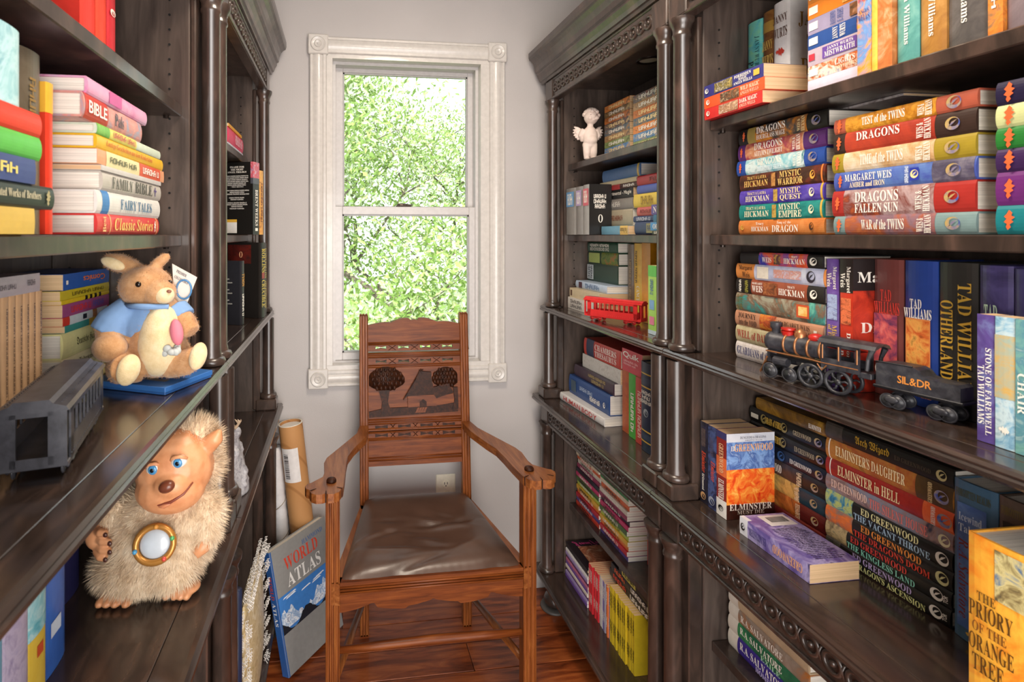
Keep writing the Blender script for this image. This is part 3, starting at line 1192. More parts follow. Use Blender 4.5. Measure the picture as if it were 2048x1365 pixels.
# stretchers
cput(MB().tube([(FLX, YF, 0.275), (0.12, YF, 0.278), (0.274, YF, 0.280), (0.43, YF, 0.278), (FRX, YF, 0.275)], [0.009, 0.0125, 0.014, 0.0125, 0.009], 12), 'front_stretcher', 'oakh', True)
for a, c in ((FLX, PL), (FRX, PR)):
    cput(MB().tube([(a, YF, 0.170), ((a + c) / 2, (YF + YR) / 2, 0.148), (c, YR, 0.125)], [0.010, 0.0135, 0.010], 12), 'side_stretcher', 'oaky', True)
# ---------------------------------------------------------------- books
ORD = ['second', 'third', 'fourth', 'fifth', 'sixth', 'seventh', 'eighth', 'ninth', 'tenth', 'eleventh', 'twelfth', 'thirteenth', 'fourteenth', 'fifteenth', 'sixteenth']


def cmat(c):
    if isinstance(c, str):
        return plain(c, 0.33)
    if isinstance(c, tuple):
        cols = [k for k in c if isinstance(k, str)]
        nums = [k for k in c if not isinstance(k, str)]
        nums = nums or [22]
        return art(cols, nums[0] * (2.6 if nums[0] < 25 else 1.5), *nums[1:])
    return c


SEED = [0]


def book(label, side, kind, L, T, D, loc, cover, decor=(), standing=False, group=None, turn=0.0, lean=0.0, pages=None, cat='book'):
    """spine along local x (to the viewer's right when lying, downwards when standing), depth along +y, thickness along z"""
    hard = kind == 'hard'
    thin = kind == 'thin'
    loc = (loc[0], loc[1], loc[2] + 0.0008)
    root = empty({'hard': 'hardback_book', 'paper': 'paperback_book', 'thin': 'magazine'}[kind], loc, 0, label, cat, group)
    R = Matrix.Rotation(radians(-90 if side == 'R' else 90) + turn, 4, 'Z')
    if standing:
        R = R @ Matrix.Rotation(pi / 2 + lean, 4, 'Y')
    root.rotation_euler = R.to_euler()
    x0, x1 = (-L, 0.0) if standing else (-L / 2, L / 2)
    th = 0.0028 if hard else 0.0006
    bl = min(0.0042, T * 0.13) if hard else (0.0008 if not thin else 0.0003)
    th = min(th, T * 0.2)
    n = 9 if hard else 5
    arc = []
    for k in range(n):
        t = k / (n - 1)
        arc.append((bl * (1 - sin(pi * t) ** 0.6) if hard else bl * (1 - sin(pi * t)), T * t))
    # cover
    outer = [(D, 0)] + arc + [(D, T)]
    inn = [(D, T - th), (0.005 if hard else 0.001, T - th), (0.005 if hard else 0.001, th), (D, th)]
    pr = outer + inn
    mb = MB()
    mb.prism(pr, x0, x1, lambda a, b_, t: (t, a, b_))
    mb.build('cover', cmat(cover), root)
    ins = 0.003 if hard else 0.0003
    pg = pages or ('page_white' if hard else 'page_tan')
    pb = MB()
    if hard:
        k = 0.003
        pb.prism([(0.0045, th * 0.9), (0.003 + bl * .3, T / 2), (0.0045, T - th * 0.9), (D - 0.004, T - th * 0.9), (D - 0.009, T / 2), (D - 0.004, th * 0.9)], x0 + ins, x1 - ins, lambda a, b_, t: (t, a, b_))
    else:
        pb.box(x0 + ins, x1 - ins, 0.001, D - 0.0005, th * 0.9, T - th * 0.9)
    pb.build('pages', M[pg], root)
    yo = -0.0005

    def px_(u):
        return x0 + (x1 - x0) * u

    for di, d in enumerate(decor):
        k = d[0]
        yo = -0.0005 - 0.00009 * di
        if k == 'b':
            _, u0, u1, c = d
            a0, a1 = px_(u0), px_(u1)
            vs, fs = [], []
            q = [(0.010, -0.0004)] + [(a - 0.0004, b_ * (T + 0.0008) / T - 0.0004) for a, b_ in arc] + [(0.010, T + 0.0004)]
            for a, b_ in q:
                vs += [(a0, a, b_), (a1, a, b_)]
            for i in range(len(q) - 1):
                fs.append((2 * i, 2 * i + 1, 2 * i + 3, 2 * i + 2))
            mesh_obj('spine_band', vs, fs, cmat(c), root)
        elif k == 't':
            _, s, u0, u1, v0, v1, c = d[:7]
            style = d[7] if len(d) > 7 else 'serif'
            dr = d[8] if len(d) > 8 else ''
            yy = yo - 0.0005
            a0, a1, z0, z1 = px_(u0), px_(u1), T * v0, T * v1
            mt = plain(c, 0.4)
            if dr == '':
                text_on('spine_lettering', s, style, (a0, yy, z0), (1, 0, 0), (0, 0, 1), a1 - a0, z1 - z0, mt, root)
            elif dr == 'f':
                text_on('spine_lettering', s, style, (a1, yy, z1), (-1, 0, 0), (0, 0, -1), a1 - a0, z1 - z0, mt, root)
            else:
                text_on('spine_lettering', s, style, (a1, yy, z0), (0, 0, 1), (-1, 0, 0), z1 - z0, a1 - a0, mt, root)
        elif k == 'q':                       # flat patch on the spine
            _, u0, u1, v0, v1, c = d
            a0, a1, z0, z1 = px_(u0), px_(u1), T * v0, T * v1
            yy = yo - 0.0003
            mesh_obj('spine_picture', [(a0, yy, z0), (a1, yy, z0), (a1, yy, z1), (a0, yy, z1)], [(0, 1, 2, 3)], cmat(c), root)
        elif k == 'e':                       # publisher's emblem: ring with a swoosh
            _, u, v, su, sv, c = d
            cx_, cz = px_(u), T * v
            vs, fs = [], []
            N_ = 20
            for i in range(N_ + 1):
                a = 2 * pi * i / N_
                wd = 0.80 + 0.12 * cos(a - 0.8)
                ox_, oz_ = su * 0.12, sv * 0.10
                vs += [(cx_ + su * cos(a), yo - 0.0006, cz + sv * sin(a)), (cx_ + ox_ + su * wd * 0.82 * cos(a), yo - 0.0006, cz + oz_ + sv * wd * 0.82 * sin(a))]
                if i:
                    fs.append((2 * i - 2, 2 * i - 1, 2 * i + 1, 2 * i))
            k0 = len(vs)
            for a_, b_ in ((-.55, -.5), (.05, -.05), (.6, .55), (-.1, .25)):
                vs.append((cx_ + su * a_, yo - 0.0006, cz + sv * b_))
            fs.append((k0, k0 + 1, k0 + 2, k0 + 3))
            mesh_obj('publisher_emblem', vs, fs, cmat(c), root)
        elif k == 'd':                       # dragon-like flourish
            _, u, v, su, sv, c = d
            cx_, cz = px_(u), T * v
            P = [(-.2, -1), (.25, -.72), (.05, -.45), (.6, -.2), (.3, 0), (.8, .25), (.3, .42), (.45, .7), (0, 1), (-.3, .62), (-.7, .35), (-.35, .1), (-.75, -.2), (-.3, -.4), (-.45, -.7)]
            mesh_obj('dragon_ornament', [(cx_ + su * a, yo - 0.0006, cz + sv * b_) for a, b_ in P], [tuple(range(len(P)))], cmat(c), root)
        elif k in ('c', 'p'):
            zz = T + 0.0006 + di * 0.00004 if side == 'R' else -0.0006 - di * 0.00004
            if k == 'p':
                _, a0, a1, b0, b1, c = d
                off_ = 0.0 if True else 0
                zz = T + 0.0003 + di * 0.00005 if side == 'R' else -0.0003 - di * 0.00005
            else:
                _, s, a0, a1, b0, b1, c = d[:7]
            ya, yb_ = (D * a0, D * a1) if side == 'R' else (D * (1 - a0), D * (1 - a1))
            xa, xb_ = x1 - (x1 - x0) * b0, x1 - (x1 - x0) * b1
            if k == 'p':
                mesh_obj('cover_picture', [(xa, ya, zz), (xa, yb_, zz), (xb_, yb_, zz), (xb_, ya, zz)], [(0, 1, 2, 3)], cmat(c), root)
            else:
                text_on('cover_lettering', s, d[7] if len(d) > 7 else 'serif', (xa, ya, zz), (0, 1 if side == 'R' else -1, 0), (-1, 0, 0), abs(yb_ - ya), abs(xb_ - xa), plain(c, 0.4), root)
    return root


def say(i, n, where):
    if n == 1:
        return where
    if i == 0:
        return 'lowest ' + where
    if i == n - 1:
        return 'topmost ' + where
    return ORD[i - 1] + ' from bottom ' + where


def stack(where, group, side, X, zb, xc, ys, books):
    """books lying flat, lowest first: (phrase, kind, px0, px1, depth, cover, decor). ys: pixel heights of their edges in column xc, or thicknesses in metres"""
    if ys[0] > 5:
        Y = YP(xc, X)
        ts = [ZP(ys[i + 1], X, Y) - ZP(ys[i], X, Y) for i in range(len(books))]
    else:
        ts = ys
    z = zb
    for i, (bk, t) in enumerate(zip(books, ts)):
        ph, kind, p0, p1, D, cover = bk[:6]
        dec = bk[6] if len(bk) > 6 else ()
        dx = bk[7] if len(bk) > 7 else 0.0
        s = 1 if side == 'R' else -1
        xx = X + s * dx
        ya, yb_ = (YP(p0, xx), YP(p1, xx)) if p0 > 5 else (p0, p1)
        L = abs(ya - yb_)
        book(ph + ', ' + say(i, len(books), where), side, kind, L, t - 0.0004, D, (xx, (ya + yb_) / 2, z), cover, dec, False, group, radians(bk[8]) if len(bk) > 8 else 0, 0, bk[9] if len(bk) > 9 else None)
        z += t
    return z


def row(where, group, side, zb, books):
    """standing books: (phrase, kind, X, px0, px1, height, depth, cover, decor, turn)"""
    for bk in books:
        ph, kind, X, p0, p1, h, D, cover = bk[:8]
        dec = bk[8] if len(bk) > 8 else ()
        turn = radians(bk[9]) if len(bk) > 9 else 0
        lean = radians(bk[10]) if len(bk) > 10 else 0
        ya, yb_ = (YP(p0, X), YP(p1, X)) if p0 > 5 else (p0, p1)
        book(ph + ' ' + where, side, kind, h, abs(ya - yb_) - 0.0006, D, (X, ya, zb), cover, dec, True, group, turn, lean, bk[11] if len(bk) > 11 else None)


W_, K_ = '#f4eee2', '#171412'
GOLD, ORN = '#d9b04a', '#e8823c'
DRG = '#e2683a'
EMB = ('#3c55a8', '#c9a94a', 40)


def dl(band, title, pic, second=None, capr=None, auth=True):
    """hardback of the dragon series: coloured end band, picture, title"""
    d = [('b', 0.10, 0.76, pic), ('d', 0.052, 0.5, 0.007, 0.013, DRG), ('e', 0.87, 0.5, 0.010, 0.010, EMB)]
    if second:
        d += [('t', title, 0.20, 0.53, 0.50, 0.90, W_), ('t', second, 0.20, 0.53, 0.10, 0.44, W_)]
    else:
        d += [('t', title, 0.24, 0.56, 0.26, 0.78, W_)]
    if auth:
        d += [('t', 'WEIS &', 0.645, 0.69, 0.12, 0.78, W_, 'serif', 'r'), ('t', 'HICKMAN', 0.695, 0.74, 0.06, 0.94, W_, 'serif', 'r')]
    return d


# ---- near case on the right: high shelf
g1 = 'books on the high shelf above the dragon hardbacks'
stack('of the three-paperback pile on the high shelf', g1, 'R', 0.884, Z_TOP, 1520, [0.027, 0.027, 0.029], [
    ('red paperback', 'paper', 1.184, 1.006, 0.103, '#c9322f', [('q', .28, .62, .1, .9, ('#e6c9a8', '#8c5a3a', '#f2e4cf', 40)), ('t', 'DARK MAGIC', .64, .93, .5, .85, W_), ('t', 'ANGUS WELLS', .64, .90, .14, .42, '#f0c0a8'), ('e', .08, .5, .006, .006, W_)]),
    ('orange paperback', 'paper', 1.185, 1.000, 0.103, '#dd5a30', [('q', .30, .62, .1, .9, ('#b07850', '#3c2c20', '#e8c8a0', 40)), ('t', 'WILD MAGIC', .64, .93, .5, .85, '#f6d8b8'), ('t', 'ANGUS WELLS', .64, .92, .14, .42, '#f0c0a8'), ('e', .08, .5, .006, .006, W_)]),
    ('purple-blue paperback', 'paper', 1.185, 1.003, 0.103, '#3a3a7c', [('q', .2, .52, .12, .9, ('#d8c070', '#5a5030', '#e8dcc0', 40)), ('t', 'FORBIDDEN', .55, .82, .62, .86, W_), ('t', 'MAGIC', .62, .76, .38, .6, W_), ('t', 'ANGUS WELLS', .54, .84, .12, .34, W_), ('q', .86, .95, .3, .75, GOLD), ('e', .06, .5, .006, .006, W_)]),
])
row('standing behind the three-paperback pile on the high shelf', g1, 'R', Z_TOP, [
    ('teal hardback', 'hard', 0.995, 1.180, 1.135, 0.238, 0.15, ('#2f8f9c', '#63b3ad', '#8ac46a', 9), [('t', 'JANNY WURTS', .16, .52, .56, .9, '#2c5a60', 'ital'), ('t', "PERIL'S GATE", .40, .95, .12, .52, '#1d2f33', 'serif')]),
    ('brown gilt hardback', 'hard', 0.995, 1.133, 1.098, 0.245, 0.15, ('#3e2616', '#6e4522', '#8a6230', 12), [('b', .10, .2, '#a8843c'), ('t', 'JANNY', .28, .38, .08, .92, '#d8b45a', 'serif', 'r'), ('t', 'WURTS', .42, .53, .05, .95, '#d8b45a', 'serif', 'r'), ('t', 'T', .58, .82, .1, .7, W_, 'serif', 'r')]),
    ('white hardback with red bird', 'hard', 0.990, 1.096, 1.052, 0.250, 0.15, '#e9e6e2', [('t', 'JANNY', .12, .2, .06, .94, '#5a3a26', 'serif', 'r'), ('t', 'WURTS', .24, .33, .06, .94, '#5a3a26', 'serif', 'r'), ('d', .46, .5, .014, .012, '#c23c2c'), ('t', 'TO RIDE', .6, .68, .06, .94, '#3a2a20', 'serif', 'r'), ('t', "HELL'S", .7, .78, .1, .9, '#3a2a20', 'serif', 'r'), ('t', 'CHASM', .8, .88, .1, .9, '#3a2a20', 'serif', 'r'), ('c', 'JANNY', .16, .8, .74, .88, '#9a7430'), ('c', 'TO', .3, .6, .52, .68, '#9a7430'), ('c', 'RIDE', .2, .75, .3, .46, '#9a7430')]),
])
stk = ['#d8cfe0', ('#22366e', '#c8672c', '#e8ddd0', '#2c4c98', 14), '#b9a9b8', '#2d4f92', '#9c93b0', '#e08228', '#c97a2a']
dec = [
    [],
    [('q', .02, .14, .25, .75, W_), ('t', 'LIGHTS', .36, .6, .5, .85, W_), ('t', 'JANNY WURTS', .36, .62, .15, .42, '#f0d8b8')],
    [('q', .2, .62, .18, .86, '#6a4a9c'), ('t', 'JANNY WURTS', .26, .58, .6, .8, W_), ('t', 'MISTWRAITH', .23, .6, .24, .56, W_), ('q', .02, .1, .3, .7, '#c03a4a')],
    [('q', .02, .14, .25, .75, W_), ('t', 'JANNY', .33, .4, .1, .9, W_, 'serif', 'r'), ('t', 'WURTS', .42, .49, .1, .9, W_, 'serif', 'r'), ('q', .62, .88, .12, .88, ('#2a2030', '#8a4a38', '#d0a080', 40))],
    [('q', .02, .14, .25, .75, W_), ('t', 'RAYMOND', .3, .37, .1, .9, '#2a4a8a', 'serif', 'r'), ('t', 'E. FEIST', .39, .46, .1, .9, '#2a4a8a', 'serif', 'r'), ('q', .54, .78, .12, .88, ('#20281c', '#8a5a38', '#d0a080', 40))],
    [('q', .02, .14, .25, .75, W_), ('q', .45, .7, .12, .88, ('#3a2418', '#e0a050', '#f0d090', 40))],
    [('q', .02, .14, .25, .75, W_)],
]
phr = ['lavender-white paperback', 'blue and orange paperback', 'mauve paperback with violet plate', 'royal blue paperback with portrait', 'lavender-grey paperback with portrait', 'orange paperback with dark picture', 'ochre paperback']
stack('of the pile beside the white bird hardback', g1, 'R', 0.925, Z_TOP, 1616, [0.026, 0.028, 0.033, 0.029, 0.031, 0.031, 0.028],
      [(phr[i], 'paper', 0.938, 0.775, 0.107, stk[i], dec[i]) for i in range(7)])
row('standing in the row against the high shelf front edge', g1, 'R', Z_TOP, [
    ('blue and fiery orange paperback', 'paper', 0.906, 1714, 1743, 0.178, 0.016, ('#e0602c', '#f0a040', '#6a90c8', '#8ab0d8', 9), [('t', 'DARK', .22, .28, .1, .9, '#c8325a', 'serif', 'r'), ('t', 'ANGUS', .36, .4, .15, .85, '#3a4a8a', 'serif', 'r'), ('t', 'WELLS', .41, .47, .1, .9, '#3a4a8a', 'serif', 'r')]),
    ('narrow yellow-orange paperback', 'paper', 0.904, 1743, 1755, 0.178, 0.016, ('#f0a830', '#f6c860', 12)),
    ('russet paperback with carved figure', 'paper', 0.904, 1755, 1784, 0.178, 0.016, ('#a85a2c', '#c87a44', '#e0b088', 12), [('q', .0, .15, .1, .9, '#58b0b0'), ('t', 'ANGUS', .2, .24, .1, .9, '#3a2418', 'serif', 'r'), ('t', 'WELLS', .25, .31, .06, .94, '#3a2418', 'serif', 'r')]),
    ('sea-green hardback', 'hard', 0.910, 1791, 1836, 0.238, 0.15, ('#3f7d78', '#5c9a92', '#7fb3a8', 8), [('t', 'Sean Williams', .45, .88, .42, .66, W_, 'serif')]),
    ('ochre-brown hardback', 'hard', 0.910, 1838, 1890, 0.238, 0.15, ('#8a5a28', '#a87838', '#c09050', 8), [('t', 'Sean Williams', .42, .88, .40, .66, W_, 'serif')]),
    ('charcoal grey hardback', 'hard', 0.914, 1893, 1972, 0.238, 0.15, ('#3f3c3c', '#5a5552', '#6f6a68', 8), [('t', 'Sean Williams', .38, .86, .40, .62, W_, 'serif')]),
    ('orange brick-patterned paperback', 'paper', 0.910, 1975, 2006, 0.19, 0.12, ('#b85a20', '#e08a38', '#3a5a58', 30), [('t', 9, .1, .8, .3, .7, W_)]),
    ('grey-mauve hardback', 'hard', 0.914, 2011, 2062, 0.238, 0.15, ('#6a5c60', '#84767a', 8), [('t', 4, .62, .82, .3, .7, '#f0d8b0', 'serif', 'r')]),
])

# ---- near case on the right: eye-level shelf
g2 = 'hardbacks on the eye-level shelf above the locomotive'
stack('of the stack above the locomotive chimney', g2, 'R', 0.950, Z_EYE, 1477, [470, 442, 412, 384, 353, 324, 293, 263], [
    ('orange hardback', 'hard', 1477, 1648, 0.16, ('#b8642c', '#cf7c3c', '#d88c4c', 10), [('t', 'Song of the', .50, .66, .66, .88, W_, 'ital'), ('t', 'DRAGON', .44, .74, .16, .62, W_), ('t', 'Tracy', .24, .34, .6, .84, W_), ('t', 'HICKMAN', .18, .40, .22, .54, W_), ('e', .06, .5, .005, .006, GOLD), ('e', .88, .5, .005, .008, '#4a2a18')]),
    ('teal lattice hardback', 'hard', 1478, 1647, 0.16, ('#14605c', '#1f7f78', '#2f9088', 30), [('t', 'TRACY & LAURA', .10, .36, .66, .86, '#e8d8a8'), ('t', 'HICKMAN', .08, .40, .20, .58, '#f0e4c0'), ('q', .44, .49, .1, .9, ('#d8b45a', '#6a4a20', 60)), ('t', 'MYSTIC', .52, .76, .56, .92, '#f0e4c0'), ('t', 'EMPIRE', .52, .78, .10, .50, '#f0e4c0'), ('e', .88, .5, .006, .009, '#f0e4c0'), ('b', .965, .985, GOLD)]),
    ('violet lattice hardback', 'hard', 1479, 1648, 0.16, ('#3a2a86', '#5440a4', '#6a58b4', 30), [('t', 'TRACY & LAURA', .11, .36, .66, .86, '#e8d8a8'), ('t', 'HICKMAN', .09, .40, .20, .58, '#f0e4c0'), ('q', .45, .50, .1, .9, ('#d8b45a', '#6a4a20', 60)), ('t', 'MYSTIC', .53, .76, .56, .92, '#f0d8a0'), ('t', 'QUEST', .53, .77, .10, .50, '#f0d8a0'), ('e', .88, .5, .006, .009, '#f0e4c0'), ('b', .965, .985, GOLD)]),
    ('dark brown hardback with gold edges', 'hard', 1479, 1650, 0.16, ('#2c1c16', '#4a2c20', '#7a3020', 26), [('t', 'TRACY & LAURA', .11, .36, .66, .86, '#e0b868'), ('t', 'HICKMAN', .07, .38, .20, .58, '#e0b868'), ('q', .42, .47, .1, .9, ('#d8a45a', '#7a3a20', 60)), ('t', 'MYSTIC', .52, .76, .56, .92, '#e8c070'), ('t', 'WARRIOR', .50, .78, .10, .50, '#e8c070'), ('e', .88, .5, .006, .009, '#e0a848'), ('b', .96, .975, ORN)]),
    ('blue hardback with icy picture', 'hard', 1473, 1649, 0.16, '#2a4c9c', [('b', .12, .80, ('#2f8a9c', '#8cc4cc', '#d6e6e4', '#2c7480', 9)), ('t', 'DRAGONS', .28, .56, .50, .92, W_), ('t', 'HIGHLORD SKIES', .28, .56, .12, .42, '#d8e6ec'), ('t', 'WEIS &', .69, .72, .1, .8, W_, 'serif', 'r'), ('t', 'HICKMAN', .73, .77, .06, .94, W_, 'serif', 'r'), ('d', .06, .5, .006, .012, DRG), ('e', .89, .5, .010, .010, EMB)]),
    ('purple hardback with autumn picture', 'hard', 1476, 1651, 0.16, '#5c2c70', [('b', .10, .78, ('#6a4480', '#b04a50', '#d8986c', '#e6d0b8', 9)), ('t', 'DRAGONS', .22, .56, .50, .92, W_), ('t', 'AUTUMN TWILIGHT', .22, .56, .12, .42, W_), ('t', 'WEIS &', .67, .70, .1, .8, W_, 'serif', 'r'), ('t', 'HICKMAN', .71, .755, .06, .94, W_, 'serif', 'r'), ('d', .055, .5, .006, .012, DRG), ('e', .89, .5, .010, .010, EMB)]),
    ('black hardback with amber picture', 'hard', 1477, 1654, 0.16, '#1f1c1a', [('b', .12, .22, '#a08a48'), ('b', .22, .80, ('#2c2a28', '#4a4440', '#c47a24', '#e09a30', 8)), ('t', 'DRAGONS', .24, .58, .50, .92, W_), ('t', 'HOURGLASS MAGE', .24, .58, .12, .42, W_), ('t', 'WEIS &', .71, .74, .1, .8, '#f0d8a0', 'serif', 'r'), ('t', 'HICKMAN', .75, .79, .06, .94, '#f0d8a0', 'serif', 'r'), ('d', .08, .5, .006, .012, DRG), ('e', .90, .5, .010, .010, EMB)]),
])
stack('lying on top of the amber-pictured black hardback', g2, 'R', 1.000, Z_EYE + 0.2495, 1640, [0.005], [
    ('thin grey paperback', 'thin', 1.00, 0.82, 0.10, ('#8a8084', '#b0a8a8', '#5a4a48', 20), [])])
stack('of the six-book stack above the tender', g2, 'R', 0.930, Z_EYE, 1668, [468, 432, 382, 345.5, 308.5, 269, 240], [
    ('grey-blue banded hardback', 'hard', 1667, 1952, 0.16, '#7c9494', dl('', 'WAR of the TWINS', ('#5a4a54', '#8a6a74', '#a85a3a', '#c87a48', 8))),
    ('thick red banded hardback', 'hard', 1664, 1950, 0.16, '#a8302a', dl('', 'DRAGONS', ('#8a6a70', '#b49a98', '#7a3a30', '#d86a30', 7), 'FALLEN SUN')),
    ('periwinkle blue hardback', 'hard', 1668, 1952, 0.16, ('#6a86bc', '#5a78b4', '#4a5aa8', '#2c3c88', 5), [('d', .06, .5, .006, .012, DRG), ('t', 'MARGARET WEIS', .10, .47, .46, .84, W_), ('t', 'AMBER and IRON', .14, .42, .12, .40, '#f0dcb8'), ('q', .60, .66, .2, .8, '#2c3aa0'), ('e', .63, .5, .006, .007, '#f0dca0'), ('t', 11, .565, .59, .1, .9, '#dce6f0', 'ital', 'r'), ('b', .74, .99, ('#3a3444', '#5a5468', '#7a7480', 14)), ('e', .875, .5, .010, .010, EMB)]),
    ('mustard banded hardback', 'hard', 1664, 1951, 0.16, '#a08a2c', dl('', 'TIME of the TWINS', ('#a07a50', '#c8a070', '#d8c4a4', '#e6dccc', 7))),
    ('dark brown banded hardback', 'hard', 1667, 1952, 0.16, '#3a2a24', dl('', 'DRAGONS', ('#8a2c20', '#a83c2a', '#c4482c', 7), 'DWARVEN DEPTHS')[:-3] + [('t', 'WEIS &', .645, .69, .12, .78, W_, 'serif', 'r'), ('t', 'HICKMAN', .695, .74, .06, .94, W_, 'serif', 'r')]),
    ('brick red banded hardback', 'hard', 1668, 1955, 0.16, '#b05a44', dl('', 'TEST of the TWINS', ('#7a4a14', '#b47420', '#d89a34', '#8a5418', 12))),
])
s3 = ['#1f7a80', '#6a2c70', '#3c2450', '#2c7a34', '#c9cf94', '#26203c']
p3 = [('#3a8a5c', '#5a90b8', 6), ('#8aa03c', '#7a3a24', '#d8cc50', 6), ('#4a3470', '#3a2850', 8), ('#5a8a44', '#8ab060', 6), ('#c88a48', '#8a5a34', 8), ('#3a7aa8', '#6ab0cc', 8)]
n3 = ['teal banded hardback', 'plum banded hardback', 'dark violet banded hardback', 'leaf green banded hardback', 'pale yellow-green banded hardback', 'midnight blue banded hardback']
stack('of the eye-level stack at the picture edge', g2, 'R', 0.920, Z_EYE, 1992, [467, 410, 344, 298, 256, 211, 164], [
    (n3[i], 'hard', YP(1991, 0.92), 0.418, 0.16, s3[i], [('b', .16, .8, p3[i]), ('d', .075, .5, .008, .014, DRG), ('t', 'N' if i in (2, 4) else 'DRAGONS', .23, .30 if i in (2, 4) else .62, .3, .75, W_)]) for i in range(6)])

# ---- near case on the right: ledge with the locomotive
g3 = 'books on the ledge behind the locomotive'
stack('of the stack behind the locomotive front', g3, 'R', 0.930, Z_UP, 1471, [699, 666.5, 634.5, 605, 570, 541, 512, 489], [
    ('white marbled hardback', 'hard', 1471, 1646, 0.16, ('#b8b0ac', '#d8d0cc', '#e8e4e0', 14), [('t', 'GUARDIANS of the LOST', .03, .58, .28, .76, '#2c3470')]),
    ('olive-cream hardback with red title', 'hard', 1471, 1646, 0.16, ('#a89c78', '#c0b48c', '#d0c8a8', 14), [('t', 'WELL of DARKNESS', .03, .60, .28, .76, '#a83028')]),
    ('salmon hardback', 'hard', 1470, 1645, 0.16, '#c08a6a', [('b', .32, .51, ('#3a2c24', '#c85a2c', '#e0b040', 18)), ('t', 'JOURNEY', .05, .28, .52, .90, '#3c2a24'), ('t', 'into the VOID', .06, .29, .10, .46, '#3c2a24'), ('t', 'MARGARET WEIS', .55, .88, .54, .84, '#5a3424'), ('t', '& TRACY HICKMAN', .55, .89, .16, .46, '#5a3424'), ('q', .92, .95, .35, .65, W_)]),
    ('grey-green hardback with painted scene', 'hard', 1471, 1646, 0.16, ('#8a8c7c', '#9a9884', '#7a5a44', '#3c8a84', '#6ab09c', 7), [('t', 'SOVEREIGN', .03, .06, .06, .94, '#6a6a2c', 'serif', 'r'), ('t', 'STONE', .07, .10, .1, .9, '#6a6a2c', 'serif', 'r'), ('q', .74, .87, .2, .85, '#c8542c'), ('q', .76, .85, .3, .75, ('#e8a848', '#f0d890', 50))]),
    ('near-black hardback with rust centre', 'hard', 1472, 1647, 0.16, '#26221f', [('b', .20, .84, ('#7a3c28', '#944c34', '#84442c', 7)), ('t', 'WEIS', .22, .35, .20, .62, W_), ('t', 'MARGARET', .22, .35, .70, .84, W_), ('q', .36, .52, .1, .9, ('#2c1a12', '#8a4a28', '#c07a44', 40)), ('t', 'HICKMAN', .54, .82, .22, .62, W_), ('t', 'TRACY', .64, .72, .70, .84, W_), ('t', 5, .05, .08, .1, .9, W_, 'serif', 'r'), ('t', 6, .13, .17, .1, .9, '#a09a40', 'serif', 'r'), ('e', .91, .5, .008, .009, W_)]),
    ('orange and lavender hardback', 'hard', 1472, 1648, 0.16, ('#c87a30', '#d0884a', 10), [('b', .24, .995, ('#9aa0c0', '#b4b8d0', '#c8ccd8', 9)), ('t', 'Margaret', .05, .22, .52, .9, '#3a2418'), ('t', 'Weis', .09, .19, .08, .46, '#3a2418'), ('q', .28, .42, .12, .88, ('#e0d8c8', '#c8beb0', 20)), ('q', .48, .78, .25, .78, ('#b4b8d0', '#c0806c', '#c8ccd8', 60)), ('e', .88, .5, .010, .012, '#2a2430')]),
    ('blue and scarlet hardback', 'hard', 1480, 1645, 0.16, '#221f1e', [('b', .26, .84, ('#c03a20', '#d85a30', '#3a3a9c', '#34349a', 6)), ('t', 'WEIS', .31, .43, .22, .64, W_), ('q', .46, .54, .1, .9, ('#e0a040', '#2a2030', '#c8442c', 40)), ('t', 'HICKMAN', .58, .82, .22, .64, W_), ('t', 'TRACY', .67, .74, .70, .86, W_), ('e', .91, .5, .008, .008, W_)]),
])
